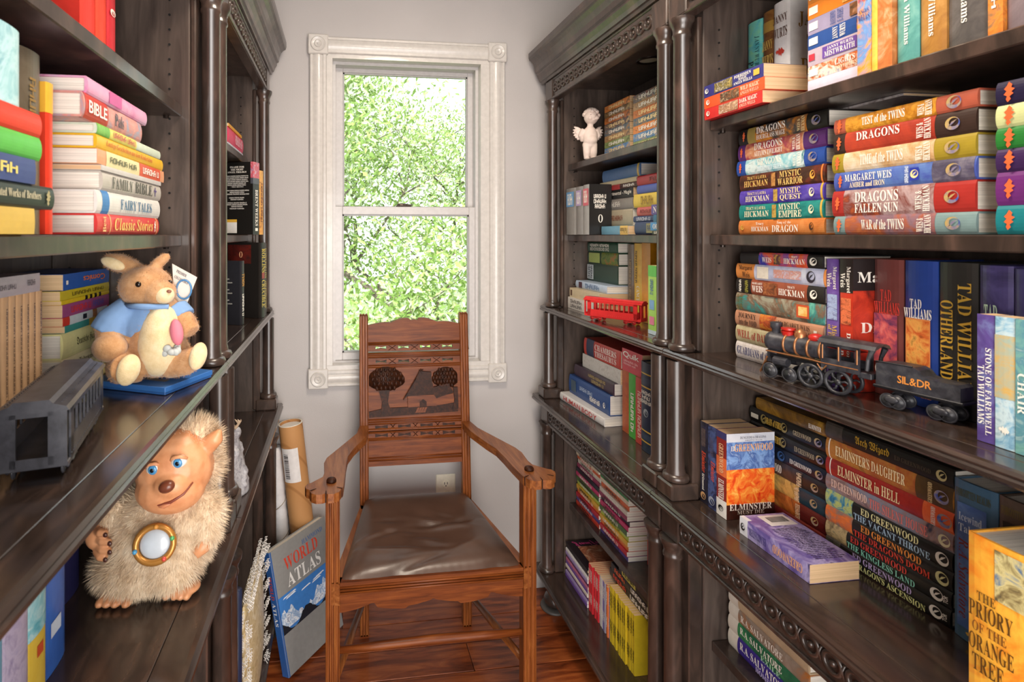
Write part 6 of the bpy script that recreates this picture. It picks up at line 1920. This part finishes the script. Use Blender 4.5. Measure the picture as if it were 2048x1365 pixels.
def RY(d):
    return Matrix.Rotation(radians(d), 3, 'Y')


def fur_mat(name, c1, c2, c3):
    m, nt, b = new_mat(name)
    v = coords(nt)
    f = noise(nt, v, 260, 4, 0.7)
    nt.links.new(ramp(nt, noise(nt, v, 40, 5, 0.7), [(0.3, c1), (0.5, c2), (0.72, c3)]), b.inputs['Base Color'])
    b.inputs['Roughness'].default_value = 0.95
    b.inputs['Sheen Weight'].default_value = 0.3
    bump(nt, b, f, 0.5, 0.002)
    return m


def strands(target, n, ln, w, m, parent, name, seed, down=0.4, keep=None):
    """short hairs standing on a mesh, as thin triangles"""
    r = random.Random(seed)
    me = target.data
    polys = list(me.polygons)
    areas = [p.area for p in polys]
    vs, fs = [], []
    for p in r.choices(polys, areas, k=n):
        c = sum((Vector(me.vertices[i].co) * r.random() for i in p.vertices), Vector()) 
        wts = [r.random() for _ in p.vertices]
        s_ = sum(wts)
        c = sum((Vector(me.vertices[i].co) * (w_ / s_) for i, w_ in zip(p.vertices, wts)), Vector())
        if keep and not keep(c):
            continue
        nrm = p.normal
        d = (nrm + Vector((r.uniform(-.5, .5), r.uniform(-.5, .5), r.uniform(-.5, .5) - down))).normalized()
        s = d.cross(nrm + Vector((.01, .02, .03)))
        s = s.normalized() if s.length > 1e-5 else nrm.orthogonal()
        l_ = ln * r.uniform(.6, 1.25)
        q = len(vs)
        tip = c + d * l_
        tip.z = max(tip.z, 0.0012)
        vs += [c - s * w, c + s * w, tip]
        fs.append((q, q + 1, q + 2))
    o = mesh_obj(name, vs, fs, m, parent)
    o['kind'] = 'stuff'
    return o


# blue presentation box under the rabbit
bx = empty('gift_box', (-0.3665, 1.0870, Z_UP + 0.0008), math.atan2(0.072, -0.158), 'flat blue presentation box under the plush rabbit', 'box')
MB().box(-0.087, 0.087, -0.064, 0.064, 0, 0.0085, 0.001).build('box_base', plain('#2c5c9c', .45), bx)
MB().box(-0.0885, 0.0885, -0.0655, 0.0655, 0.0045, 0.0145, 0.001).build('box_lid', plain('#3268ac', .45), bx)
mesh_obj('lid_print', [(-0.060, 0.02, 0.01465), (-0.010, 0.02, 0.01465), (-0.010, 0.034, 0.01465), (-0.060, 0.034, 0.01465)], [(0, 1, 2, 3)], art(['#3268ac', '#8a7a5a', '#3268ac'], 90), bx)

# plush rabbit, sitting
rab, k = figure('plush_rabbit', 'tan plush rabbit in a light blue vest sitting on the blue box', 'plush toy', 303, 752, Z_UP + 0.0198, -0.014)
rab.location.x += 0.012
plush = fur_mat('tan_plush', '#a8774c', '#bc8c5e', '#cfa47a')
cream = fur_mat('cream_plush', '#d8bc8a', '#e4cc9e', '#ecdab4')
b_ = PX(k)
b_.e((0, 5, 88), (56, 50, 84))
b_.e((4, 5, 45), (62, 54, 45))
b_.e((-20, 2, 180), (51, 46, 41))
b_.e((14, -14, 170), (32, 30, 27))
b_.t([(-28, 6, 208), (-48, 6, 217), (-74, 4, 227), (-96, 2, 232), (-106, 2, 231)], [12, 16, 19, 15, 6], 16)
b_.t([(-18, 14, 208), (-4, 17, 224), (10, 19, 236), (18, 20, 242)], [10, 12, 10, 5], 14)
b_.t([(-45, -12, 135), (-76, -26, 100), (-62, -44, 72)], [26, 29, 27], 14)
b_.t([(38, 2, 130), (62, -6, 108), (78, -14, 92)], [22, 22, 17], 14)
b_.t([(-22, -18, 30), (-48, -42, 30), (-28, -60, 33)], [34, 32, 26], 14)
b_.t([(30, -6, 28), (68, -16, 34), (92, -26, 48)], [28, 25, 20], 14)
body = remeshed(b_, 'body', plush, rab, 0.0032, None, 4)
strands(body, 9000, 0.0045, 0.0003, plush, rab, 'plush_pile', 3, 0.2)
q = PX(k)
q.e((20, -24, 78), (40, 34, 70), RY(6))
q.build('belly', cream, rab, True)
q = PX(k)
q.e((29, -26, 166), (19, 18, 17))
q.build('muzzle', cream, rab, True)
q = PX(k)
q.e((43, -36, 174), (5, 4, 3.4))
q.build('nose', plain('#8a5a48', .5), rab, True)
for xx, yy_ in ((-12, -44), (33, -12)):
    q = PX(k)
    q.e((xx, yy_ + 1, 188), (5.5, 4.5, 5.5))
    q.build('eye', plain('#1c1410', .12), rab, True)
q = PX(k)
q.e((-78, -11, 226), (25, 7, 11), RY(20))
q.build('inner_ear', cream, rab, True)
for c_, r_ in (((-14, -74, 34), (20, 12, 29)), ((101, -42, 52), (16, 14, 26))):
    q = PX(k)
    q.e(c_, r_, Matrix.Rotation(radians(40), 3, 'Z') @ RY(14))
    q.build('foot_pad', cream, rab, True)
vest = plain('#7a9cc8', 0.85)
q = PX(k)
q.e((-10, 8, 108), (60, 52, 58))
q.t([(-42, -10, 138), (-70, -22, 112), (-80, -30, 92)], [30, 34, 33], 14)
q.t([(36, 6, 134), (56, 0, 116)], [26, 26], 12)
vo = remeshed(q, 'vest', vest, rab, 0.003, None, 6)
q = PX(k)
q.e((-62, -50, 70), (31, 29, 27))
q.build('paw', plush, rab, True)
q = PX(k)
q.t([(-45, -30, 146), (0, -46, 146), (40, -30, 144)], [5, 6, 5], 8)
q.build('vest_collar', vest, rab, True)
q = PX(k)
q.e((62, -46, 98), (12, 11, 25), RY(-8))
q.build('pink_plush_ball', plain('#d87a8a', .8), rab, True)
q = PX(k)
for i in range(9):
    a = i * 0.7
    q.e((52 + 12 * cos(a), -46 + 6 * sin(a), 64 + 5 * sin(2.3 * i)), (7, 5, 8), RY(i * 40), 8, 6)
q.build('ruffle', plain('#b8bcb8', .8), rab, True)
tg = PX(k)
q0 = [(30, 20, 120), (62, 24, 130), (70, 22, 214), (18, 16, 228)]
tg.poly([[c * k for c in p] for p in ((28, 22, 140), (48, 24, 132), (72, 26, 196), (24, 20, 224))], [(0, 1, 2, 3)])
tago = tg.build('paper_tag', plain('#dcd6cc', .6), rab)
sd = tago.modifiers.new('t', 'SOLIDIFY')
sd.thickness = 0.0006
R_ = Vector((0.86, 0.1, -0.5)).normalized()
U_ = Vector((0.30, 0.05, 0.95)).normalized()
for i, (s, wd) in enumerate((('PREMIER', 22), ('COLLECTIBLE', 30))):
    o_ = Vector((33 - i * 4, 20.0, 207 - i * 11)) * k
    text_on('tag_lettering', s, 'serif', o_ - Vector((0, 0.0025, 0)), R_, U_, wd * k, 5.5 * k, plain('#3a3a4c', .5), rab)
q = PX(k)
q.b.free()
q = MB()
q.tube([((48 + 15 * cos(2 * pi * i / 20)) * k, 18.5 * k, (172 + 19 * sin(2 * pi * i / 20)) * k) for i in range(20)], 2.0 * k, 5, True)
q.build('tag_ring', plain('#4a80b0', .5), rab, True)

# furry troll doll
tr, k = figure('troll_doll', 'furry beige troll doll with vinyl face and glowing belly medallion', 'doll', 300, 1172, Z_LOW + 0.0010, 0.0)
furm = fur_mat('beige_fur', '#b89a78', '#e0c8a8', '#f2e4cc')
skin = art(['#c07c50', '#d09064', '#d89c72'], 30, 0.3, 0.42)
b_ = PX(k)
b_.e((20, 10, 108), (108, 78, 98))
b_.e((70, 5, 155), (62, 58, 55))
b_.e((-20, -10, 50), (82, 62, 46))
b_.e((45, -10, 55), (62, 55, 45))
b_.t([(85, 0, 190), (122, -8, 150), (118, -20, 105)], [34, 30, 24], 14)
b_.t([(-50, -5, 170), (-82, -28, 140)], [36, 30], 14)
body = remeshed(b_, 'body', furm, tr, 0.004, None, 5)
for v_ in body.data.vertices:
    v_.co.z = max(v_.co.z, 0.0006)
strands(body, 26000, 0.017, 0.00055, furm, tr, 'fur', 5, 0.7, lambda c: c.z > 0.004)
b_ = PX(k)
b_.e((56, -14, 248), (76, 62, 74))
b_.e((56, -32, 212), (66, 52, 46))
b_.e((70, -62, 232), (34, 26, 26))
b_.e((70, -52, 208), (40, 26, 18))
b_.e((34, -50, 262), (20, 16, 18))
b_.e((88, -50, 270), (20, 16, 18))
b_.t([(120, -10, 285), (138, -14, 302), (146, -16, 318)], [18, 15, 4], 12)
head = remeshed(b_, 'face', skin, tr, 0.0028, None, 4)
for xx, yy_, zz in ((40, -68, 264), (86, -66, 276)):
    q = PX(k)
    q.e((xx, yy_ + 3, zz), (15, 11, 11.5), RY(-14))
    ey = q.build('eye', plain('#e8e4dc', .15), tr, True)
    q = PX(k)
    q.e((xx + 1, yy_ - 5.6, zz), (8.6, 3.6, 9.0))
    q.build('iris', plain('#4a8ab8', .12), ey, True)
    q = PX(k)
    q.e((xx + 1, yy_ - 8.4, zz), (4, 1.6, 4.2))
    q.build('pupil', plain('#101014', .1), ey, True)
    q = PX(k)
    q.t([(xx - 16, yy_ + 2, zz + 1), (xx - 8, yy_ - 5, zz + 10), (xx + 6, yy_ - 5, zz + 12), (xx + 16, yy_ + 2, zz + 6)], [2.5, 3.5, 3.5, 2.5])
    q.build('eyelid', skin, ey, True)
q = PX(k)
q.e((74, -88, 240), (15, 11, 11), RY(-18))
q.build('nose', plain('#6a3826', .3), tr, True)
q = PX(k)
q.t([(24, -66, 212), (36, -74, 204), (56, -80, 203), (78, -81, 208), (98, -72, 219), (110, -58, 234)], [1.2, 2.4, 3, 3, 2.4, 1.2])
q.build('mouth', plain('#7a3a28', .4), tr, True)
q = PX(k)
q.t([(48, -76, 199), (66, -82, 201), (86, -77, 209)], [2, 4.4, 2])
q.build('lower_lip', plain('#c8805a', .4), tr, True)
hm = PX(k)
hm.e((80, 14, 292), (52, 40, 34), RY(16))
hm.e((98, 18, 240), (34, 34, 50))
hair = hm.build('scalp', furm, tr, True)
strands(hair, 7000, 0.020, 0.0005, furm, tr, 'hair', 9, -0.1, lambda c: c.y > -0.020)
rg = PX(k)
mc = Vector((50, -84, 132))
tilt = Matrix.Rotation(radians(-18), 3, 'X') @ Matrix.Rotation(radians(8), 3, 'Z')
rg.tube([(mc + tilt @ Vector((33 * cos(2 * pi * i / 28), 0, 30 * sin(2 * pi * i / 28)))) * k for i in range(28)], 6.0 * k, 8, True)
md = rg.build('medallion', plain('#b8803c', .3, .5), tr, True)
q = PX(k)
q.e(mc + Vector((0, 3, 0)), (28, 9, 25), tilt)
q.build('medallion_stone', plain('#b4bcc4', .15), md, True)
for a, c_ in ((200, '#4a90b8'), (20, '#4a9a5a'), (90, '#c88a3c'), (310, '#c0483c')):
    q = PX(k)
    p_ = mc + tilt @ Vector((33 * cos(radians(a)), -6, 30 * sin(radians(a))))
    q.e(p_, 4.4, None, 8, 6)
    q.build('gem', plain(c_, .2), md, True)
hb = PX(k)
hb.e((-74, -52, 128), (22, 18, 24))
for i, (dx, dz) in enumerate(((20, 18), (26, 2), (26, -14), (20, -28))):
    hb.t([(-72, -58, 128 + dz * .8), (-72 + dx * .7, -70, 128 + dz), (-72 + dx * 1.3, -72, 127 + dz)], [8, 7.5, 6], 10)
hd = remeshed(hb, 'hand', skin, tr, 0.002, None, 3)
for dx, dz in ((20, 18), (26, 2), (26, -14), (20, -28)):
    q = PX(k)
    q.e((-72 + dx * 1.35, -77, 127 + dz), (4.5, 3, 4.5), None, 8, 6)
    q.build('fingernail', plain('#4a2a22', .3), hd, True)
hb = PX(k)
hb.t([(122, -20, 112), (118, -34, 96), (108, -44, 88)], [16, 14, 9], 12)
hb.build('hand', skin, tr, True)
for xs in ((-64, -50, -34, -14), (52, 68, 80, 92)):
    ft = PX(k)
    for i, xx in enumerate(xs):
        ft.e((xx, -58 if xs[0] < 0 else -40, 8.2 if xs[0] < 0 else 8), (9.5, 15, 8) if xs[0] < 0 else (7, 12, 7.5), None, 12, 8)
    ft.e((sum(xs) / 4, -36 if xs[0] < 0 else -20, 12), (36, 28, 12))
    fo_ = remeshed(ft, 'foot', skin, tr, 0.0024, None, 2)
    for v_ in fo_.data.vertices:
        v_.co.z = max(v_.co.z, 0.0004)

# cherub figurine
ch, k = figure('cherub_figurine', 'small white bisque cherub with wings on the top shelf', 'figurine', 1180, 1000, 0)
ch.location = (XP(1180, 1.873), 1.873, Z_TOP + 0.001)
k = 1.977 / F
bisque = plain('#e2cfc4', 0.55)
b_ = PX(k)
b_.e((0, 0, 48), (14.5, 11, 21))
b_.e((0, -2, 40), (14, 12, 12))
b_.e((0, 2, 31), (14.5, 12, 10))
b_.t([(-6, 0, 32), (-7, -2, 14), (-6.5, 0, 2)], [8.5, 7, 5.5], 12)
b_.t([(6, 0, 32), (6.5, -2, 14), (6.5, 0, 2)], [8.5, 7, 5.5], 12)
b_.e((-6.5, -5, 2.4), (4.5, 7, 2.6))
b_.e((6.5, -5, 2.4), (4.5, 7, 2.6))
b_.t([(-12, 0, 62), (-18, 3, 50), (-12, 8, 40)], [5.5, 5, 4.5], 10)
b_.t([(12, 0, 62), (18, 3, 50), (12, 8, 40)], [5.5, 5, 4.5], 10)
b_.t([(0, 0, 64), (1, 0, 74)], [6, 6], 10)
b_.e((2, -1, 86), (14, 14, 15))
b_.e((4, -14, 85), (2.6, 3, 2.4))
b_.e((-3, -11, 82), (5, 4, 4))
b_.e((9, -11, 82), (5, 4, 4))
b_.e((4, -12, 78.5), (3, 2.5, 1.6))
remeshed(b_, 'body', bisque, ch, 0.0022, None, 3)
hb = PX(k)
r_ = random.Random(2)
for i in range(46):
    a, e_ = r_.uniform(0, 2 * pi), r_.uniform(-0.1, 1.45)
    v_ = Vector((cos(a) * cos(e_), sin(a) * cos(e_), sin(e_)))
    if v_.y < -0.35 and v_.z < 0.55:
        continue
    hb.e((2 + 13.5 * v_.x, -1 + 13.5 * v_.y, 87 + 14 * v_.z), (4.6, 4.6, 4), None, 8, 6)
hb.build('curls', bisque, ch, True)
for s_ in (-1, 1):
    wg = PX(k)
    for i in range(6):
        a = radians(62 - i * 24)
        ln = 22 - i * 1.6
        c0 = Vector((s_ * 12, 8, 60 - i * 2.2))
        d_ = Vector((s_ * cos(a * 0.72), 0.25, sin(a * 0.62) * 0.7))
        c1 = c0 + d_ * ln
        wg.t([c0, c0 + d_ * ln * .6, c1], [2.6, 3.3, 1.4], 8)
    wg.e((s_ * 18, 8, 58), (9, 2.4, 6))
    remeshed(wg, 'wing', bisque, ch, 0.0018, None, 1)
q = PX(k)
for xx in (-2.5, 8.5):
    q.e((xx, -13.2, 88), (1.5, 0.9, 1), None, 8, 6)
q.build('eye', plain('#6a5048', .4), ch, True)['kind'] = 'stuff'

# grey statue beside the column
stt = empty('wizard_statue', (-0.283, 1.380, Z_LOW + 0.0008), -YAW, 'grey rocky statue with a tan clawed creature on top, behind the troll doll', 'statue')
b_ = MB()
r_ = random.Random(6)
for i in range(60):
    z_ = r_.uniform(0.021, 0.15)
    rad = 0.050 * (1 - z_ / 0.24)
    a = r_.uniform(0, 2 * pi)
    b_.ball((rad * cos(a) * r_.uniform(.5, 1), rad * sin(a) * r_.uniform(.5, 1), z_), (r_.uniform(.008, .018), r_.uniform(.008, .018), r_.uniform(.008, .02)), 6, 4)
b_.lathe([(0.052, 0), (0.050, 0.02), (0.036, 0.09), (0.020, 0.15)], (0, 0, 0), 14)
remeshed(b_, 'rock', art(['#5c5a5e', '#8a888c', '#a8a6a8', '#6a7078'], 70, 1, 0.4), stt, 0.0035, None, 1)
b_ = MB()
b_.tube([(0.0, 0, 0.14), (0.006, -0.004, 0.165), (0.000, -0.008, 0.182), (-0.006, -0.006, 0.194)], [0.016, 0.012, 0.009, 0.004], 10)
b_.tube([(0.006, -0.004, 0.166), (0.022, -0.010, 0.166), (0.030, -0.012, 0.176)], [0.007, 0.005, 0.003], 8)
for i in range(3):
    b_.tube([(0.030, -0.012, 0.176), (0.036 - i * .006, -0.014, 0.184), (0.037 - i * .008, -0.018, 0.190)], [0.003, 0.0022, 0.001], 6)
b_.tube([(0.0, -0.004, 0.182), (0.012, -0.012, 0.190), (0.018, -0.014, 0.198)], [0.005, 0.004, 0.001], 8)
remeshed(b_, 'creature', plain('#b8a084', .5), stt, 0.0016, None, 2)

# ---------------------------------------------------------------- things on the floor and in the left cupboards
# cardboard mailing tube
p0, p1 = Vector((-0.112, 2.084, 0.0)), Vector((-0.196, 2.092, 0.760))
tb = empty('mailing_tube', p0, 0, 'brown cardboard mailing tube with white label leaning in the corner', 'tube')
d_ = (p1 - p0)
L_ = d_.length
rot = Vector((0, 0, 1)).rotation_difference(d_.normalized())
tb.rotation_mode = 'QUATERNION'
tb.rotation_quaternion = rot
tb.location = p0 + Vector((0, 0, 0.006))
m, nt, b = new_mat('kraft_card')
v = coords(nt, (1, 1, 1))
wv = nt.nodes.new('ShaderNodeTexWave')
wv.bands_direction = 'DIAGONAL'
wv.inputs['Scale'].default_value = 4
wv.inputs['Distortion'].default_value = 0.3
nt.links.new(v, wv.inputs['Vector'])
nt.links.new(ramp(nt, wv.outputs['Fac'], [(0.0, '#a4713f'), (0.04, '#b98550'), (1, '#bd8a56')]), b.inputs['Base Color'])
b.inputs['Roughness'].default_value = 0.75
R0 = 0.046
smooth_by_angle(MB().lathe([(R0 - 0.005, 0), (R0, 0), (R0, L_), (R0 - 0.005, L_), (R0 - 0.005, L_ - 0.03), (R0 - 0.006, 0.002)], (0, 0, 0), 32, 2, False).build('tube_wall', m, tb), 50)
MB().lathe([(R0 - 0.006, L_ - 0.012), (R0 - 0.006, L_ - 0.010)], (0, 0, 0), 28).build('end_cap', plain('#e4e0d8', .5), tb)
MB().lathe([(R0 - 0.005, L_ + 0.0004), (R0 + 0.0006, L_ + 0.0004), (R0 + 0.0006, L_ - 0.002)], (0, 0, 0), 32, 2, False).build('rim_ring', plain('#e0dacc', .6), tb)


def on_tube(a0_, a1_, z0_, z1_, rr_, name, m_, par):
    n_ = 10
    vs_, fs_ = [], []
    for i in range(n_ + 1):
        a = radians(a0_ + (a1_ - a0_) * i / n_)
        vs_ += [(rr_ * cos(a), rr_ * sin(a), z0_), (rr_ * cos(a), rr_ * sin(a), z1_)]
        if i:
            fs_.append((2 * i - 2, 2 * i, 2 * i + 1, 2 * i - 1))
    return mesh_obj(name, vs_, fs_, m_, par, True)


lb = on_tube(-150, -62, L_ - 0.215, L_ - 0.085, R0 + 0.0006, 'shipping_label', plain('#e2dedc', .5), tb)
r_ = random.Random(12)
z_ = L_ - 0.20
while z_ < L_ - 0.105:
    t_ = r_.uniform(0.0018, 0.005)
    on_tube(-136, -112, z_, z_ + t_, R0 + 0.0011, 'barcode_bar', plain('#3a3436', .5), lb)
    z_ += t_ + r_.uniform(0.0018, 0.004)
# white paper roll
p0, p1 = Vector((-0.198, 2.110, 0.0)), Vector((-0.262, 2.110, 0.665))
rl = empty('paper_roll', p0, 0, 'white plastic-wrapped paper roll leaning behind the mailing tube', 'paper roll')
d_ = p1 - p0
rl.rotation_mode = 'QUATERNION'
rl.rotation_quaternion = Vector((0, 0, 1)).rotation_difference(d_.normalized())
rl.location = p0 + Vector((0, 0, 0.004))
prof = [(0.027, 0)]
r_ = random.Random(5)
for i in range(40):
    prof.append((0.029 + r_.uniform(-.0018, .0018), d_.length * (i + 1) / 41))
prof += [(0.024, d_.length), (0.012, d_.length - 0.012)]
MB().lathe(prof, (0, 0, 0), 18).build('roll', plain('#dcdadb', .35), rl, True)
MB().tube([(0.031 * cos(a), 0.031 * sin(a), 0.22 + 0.02 * a) for a in [i * .5 for i in range(30)]], 0.0012, 5).build('string', plain('#8a7a60', .7), rl)

# large atlas leaning against the far left case
e1 = Vector((0.637, 0.771, 0)).normalized()
e2 = Vector((-0.151, 0.19, 0.96))
e2 = (e2 - e1 * e2.dot(e1)).normalized()
e3 = e1.cross(e2).normalized()
at = empty('atlas_book', (0, 0, 0), 0, 'large grey and blue world atlas leaning on the floor beside the chair', 'book')
mw = Matrix((e1, e2, e3)).transposed().to_4x4()
mw.translation = Vector((-0.172, 1.798, 0.012))
at.matrix_world = mw
AW, AH, AT = 0.285, 0.400, 0.030
w = MB()
w.box(0, AW, 0, AH, -0.002, 0.0, 0.0006)
w.box(0, AW, 0, AH, -AT, -AT + 0.002, 0.0006)
w.build('cover_board', plain('#8a8a88', .3), at)
MB().box(-0.002, 0.0012, 0, AH, -AT, 0, 0.001).build('spine', plain('#2f5c9c', .3), at)
MB().box(0.003, AW - 0.004, 0.004, AH - 0.004, -AT + 0.002, -0.002).build('pages', M['page_white'], at)


def quad(name, x0_, x1_, y0_, y1_, m_, z_=0.0004, par=None):
    return mesh_obj(name, [(x0_, y0_, z_), (x1_, y0_, z_), (x1_, y1_, z_), (x0_, y1_, z_)], [(0, 1, 2, 3)], m_, par or at)


quad('cover_border', 0.0012, 0.006, 0, AH, plain('#2f5c9c', .3))
pn = quad('cover_picture', 0.006, AW, 0.130, 0.245, plain('#3f7cc4', .3))
r_ = random.Random(9)
n_ = 46
pk_, ps = [], []
for i in range(n_ + 1):
    x_ = 0.006 + (AW - 0.006) * i / n_
    h_ = 0.175 + 0.022 * sin(i * 0.22 + 0.4) + 0.010 * sin(i * 0.9) + r_.uniform(-.005, .005)
    pk_.append((x_, h_))
vs_ = [(x_, 0.140, 0.0007) for x_, h_ in pk_] + [(x_, h_, 0.0007) for x_, h_ in pk_]
fs_ = [(i, i + 1, n_ + 2 + i, n_ + 1 + i) for i in range(n_)]
mesh_obj('snowy_range', vs_, fs_, art(['#2c4c80', '#e8eef4', '#7a9cc4', '#f4f6f8'], 45), pn)
vs_ = [(x_, 0.128, 0.0010) for x_, h_ in pk_] + [(x_, 0.146 + 0.018 * sin(i * .3 + 2) + r_.uniform(-.002, .002), 0.0010) for i, (x_, h_) in enumerate(pk_)]
mesh_obj('dark_foothills', vs_, fs_, plain('#20242c', .3), pn)
for i in range(7):
    x_ = r_.uniform(0.02, AW - 0.06)
    y_ = r_.uniform(0.205, 0.240)
    mesh_obj('cloud_streak', [(x_, y_, .0006), (x_ + .05, y_ + .002, .0006), (x_ + .042, y_ + .006, .0006), (x_ + .006, y_ + .004, .0006)], [(0, 1, 2, 3)], plain('#e4ecf4', .3), pn)
text_on('cover_lettering', 'HAMMOND', 'serif', (0.150, 0.357, 0.0006), (1, 0, 0), (0, 1, 0), 0.110, 0.016, plain('#4a6a9c', .3), at)
text_on('cover_lettering', 'WORLD', 'serif', (0.055, 0.312, 0.0006), (1, 0, 0), (0, 1, 0), 0.170, 0.042, plain('#cc4632', .3), at)
text_on('cover_lettering', 'ATLAS', 'serif', (0.058, 0.256, 0.0006), (1, 0, 0), (0, 1, 0), 0.170, 0.044, plain('#ecebe8', .3), at)
sx = -0.0024
text_on('spine_lettering', 'WORLD', 'serif', (sx, 0.320, -AT * .26), (0, -1, 0), (0, 0, 1), 0.075, AT * .45, plain('#cc4632', .3), at)
for o_ in at.children[-1:]:
    pass
text_on('spine_lettering', 'ATLAS', 'serif', (sx, 0.235, -AT * .26), (0, -1, 0), (0, 0, 1), 0.075, AT * .45, plain('#ecebe8', .3), at)
for o_ in at.children[-2:]:
    for v_ in o_.data.vertices:
        v_.co.z = -AT * .78 + (v_.co.z + AT * .26) * 1.15

# tall navy portfolio and lace-trimmed cushion in the left cupboard
pf = empty('portfolio', (-0.262, 1.338, Z_BASE + 0.0008), 0, 'tall navy portfolio with pale pages standing beside the lace cushion', 'portfolio')
MB().box(-0.24, 0.006, -0.014, -0.011, 0, 0.535, 0.001).build('cover_board', plain('#1e2438', .4), pf)
MB().box(-0.24, 0.006, 0.011, 0.014, 0, 0.535, 0.001).build('cover_board', plain('#1e2438', .4), pf)
MB().lathe([(0.014, 0.0), (0.014, 0.475)], (0.006, 0, 0), 14).build('spine', plain('#222a44', .35), pf, True)
MB().box(-0.235, 0.004, -0.011, 0.011, 0.003, 0.527).build('pages', plain('#d8ccb0', .7), pf)
lc = empty('lace_cushion', (-0.256, 1.55, Z_BASE + 0.0015), 0, 'cream satin cushion with white lace ruffle in the left cupboard', 'cushion')
m, nt, b = new_mat('cream_satin')
nt.links.new(ramp(nt, noise(nt, coords(nt), 30, 4, .6, 2), [(0.3, '#b09a6c'), (0.5, '#d0bc90'), (0.7, '#e8dcc0')]), b.inputs['Base Color'])
b.inputs['Roughness'].default_value = 0.35
b_ = MB()
vs_, fs_ = [], []
NN = 16
for s_ in (1, -1):
    for i in range(NN + 1):
        for j in range(NN + 1):
            a, c_ = i / NN * 2 - 1, j / NN * 2 - 1
            th_ = 0.030 * ((1 - a * a) * (1 - c_ * c_)) ** 0.45
            vs_.append((s_ * th_, a * 0.145, 0.185 + c_ * 0.182))
for q_ in range(2):
    o0 = q_ * (NN + 1) ** 2
    for i in range(NN):
        for j in range(NN):
            a = o0 + i * (NN + 1) + j
            fs_.append((a, a + 1, a + NN + 2, a + NN + 1))
b_.poly(vs_, fs_)
bmesh.ops.remove_doubles(b_.b, verts=b_.b.verts[:], dist=1e-5)
b_.build('cushion', m, lc, True)
lm = plain('#e2ded8', .7)
lace = MB()
nn = 120
for i in range(nn):
    t_ = i / nn * 4
    sd_, f_ = int(t_), t_ - int(t_)
    P = [(-0.145 + 0.29 * f_, 0.003), (0.145, 0.003 + 0.364 * f_), (0.145 - 0.29 * f_, 0.367), (-0.145, 0.367 - 0.364 * f_)][sd_]
    nrm = [(0, -1), (1, 0), (0, 1), (-1, 0)][sd_]
    if sd_ == 0:
        continue
    wv_ = 0.012 * sin(i * 1.3)
    c_ = Vector((0.012 + wv_, P[0] + nrm[0] * 0.018, P[1] + nrm[1] * 0.016))
    rad = 0.0085
    for q_ in range(3):
        cc = c_ + Vector((0.002 * q_, nrm[0] * (q_ - 1) * 0.011, nrm[1] * (q_ - 1) * 0.011))
        R2 = rad * (1.0 - 0.12 * q_)
        lace.tube([cc + Vector((0.004 * sin(k_ * 1.9), R2 * cos(2 * pi * k_ / 8), R2 * sin(2 * pi * k_ / 8))) for k_ in range(8)], 0.0008, 4, True)
for v_ in lace.b.verts:
    v_.co.z = max(v_.co.z, 0.0008)
lo = lace.build('lace_ruffle', lm, lc)
lo['kind'] = 'stuff'
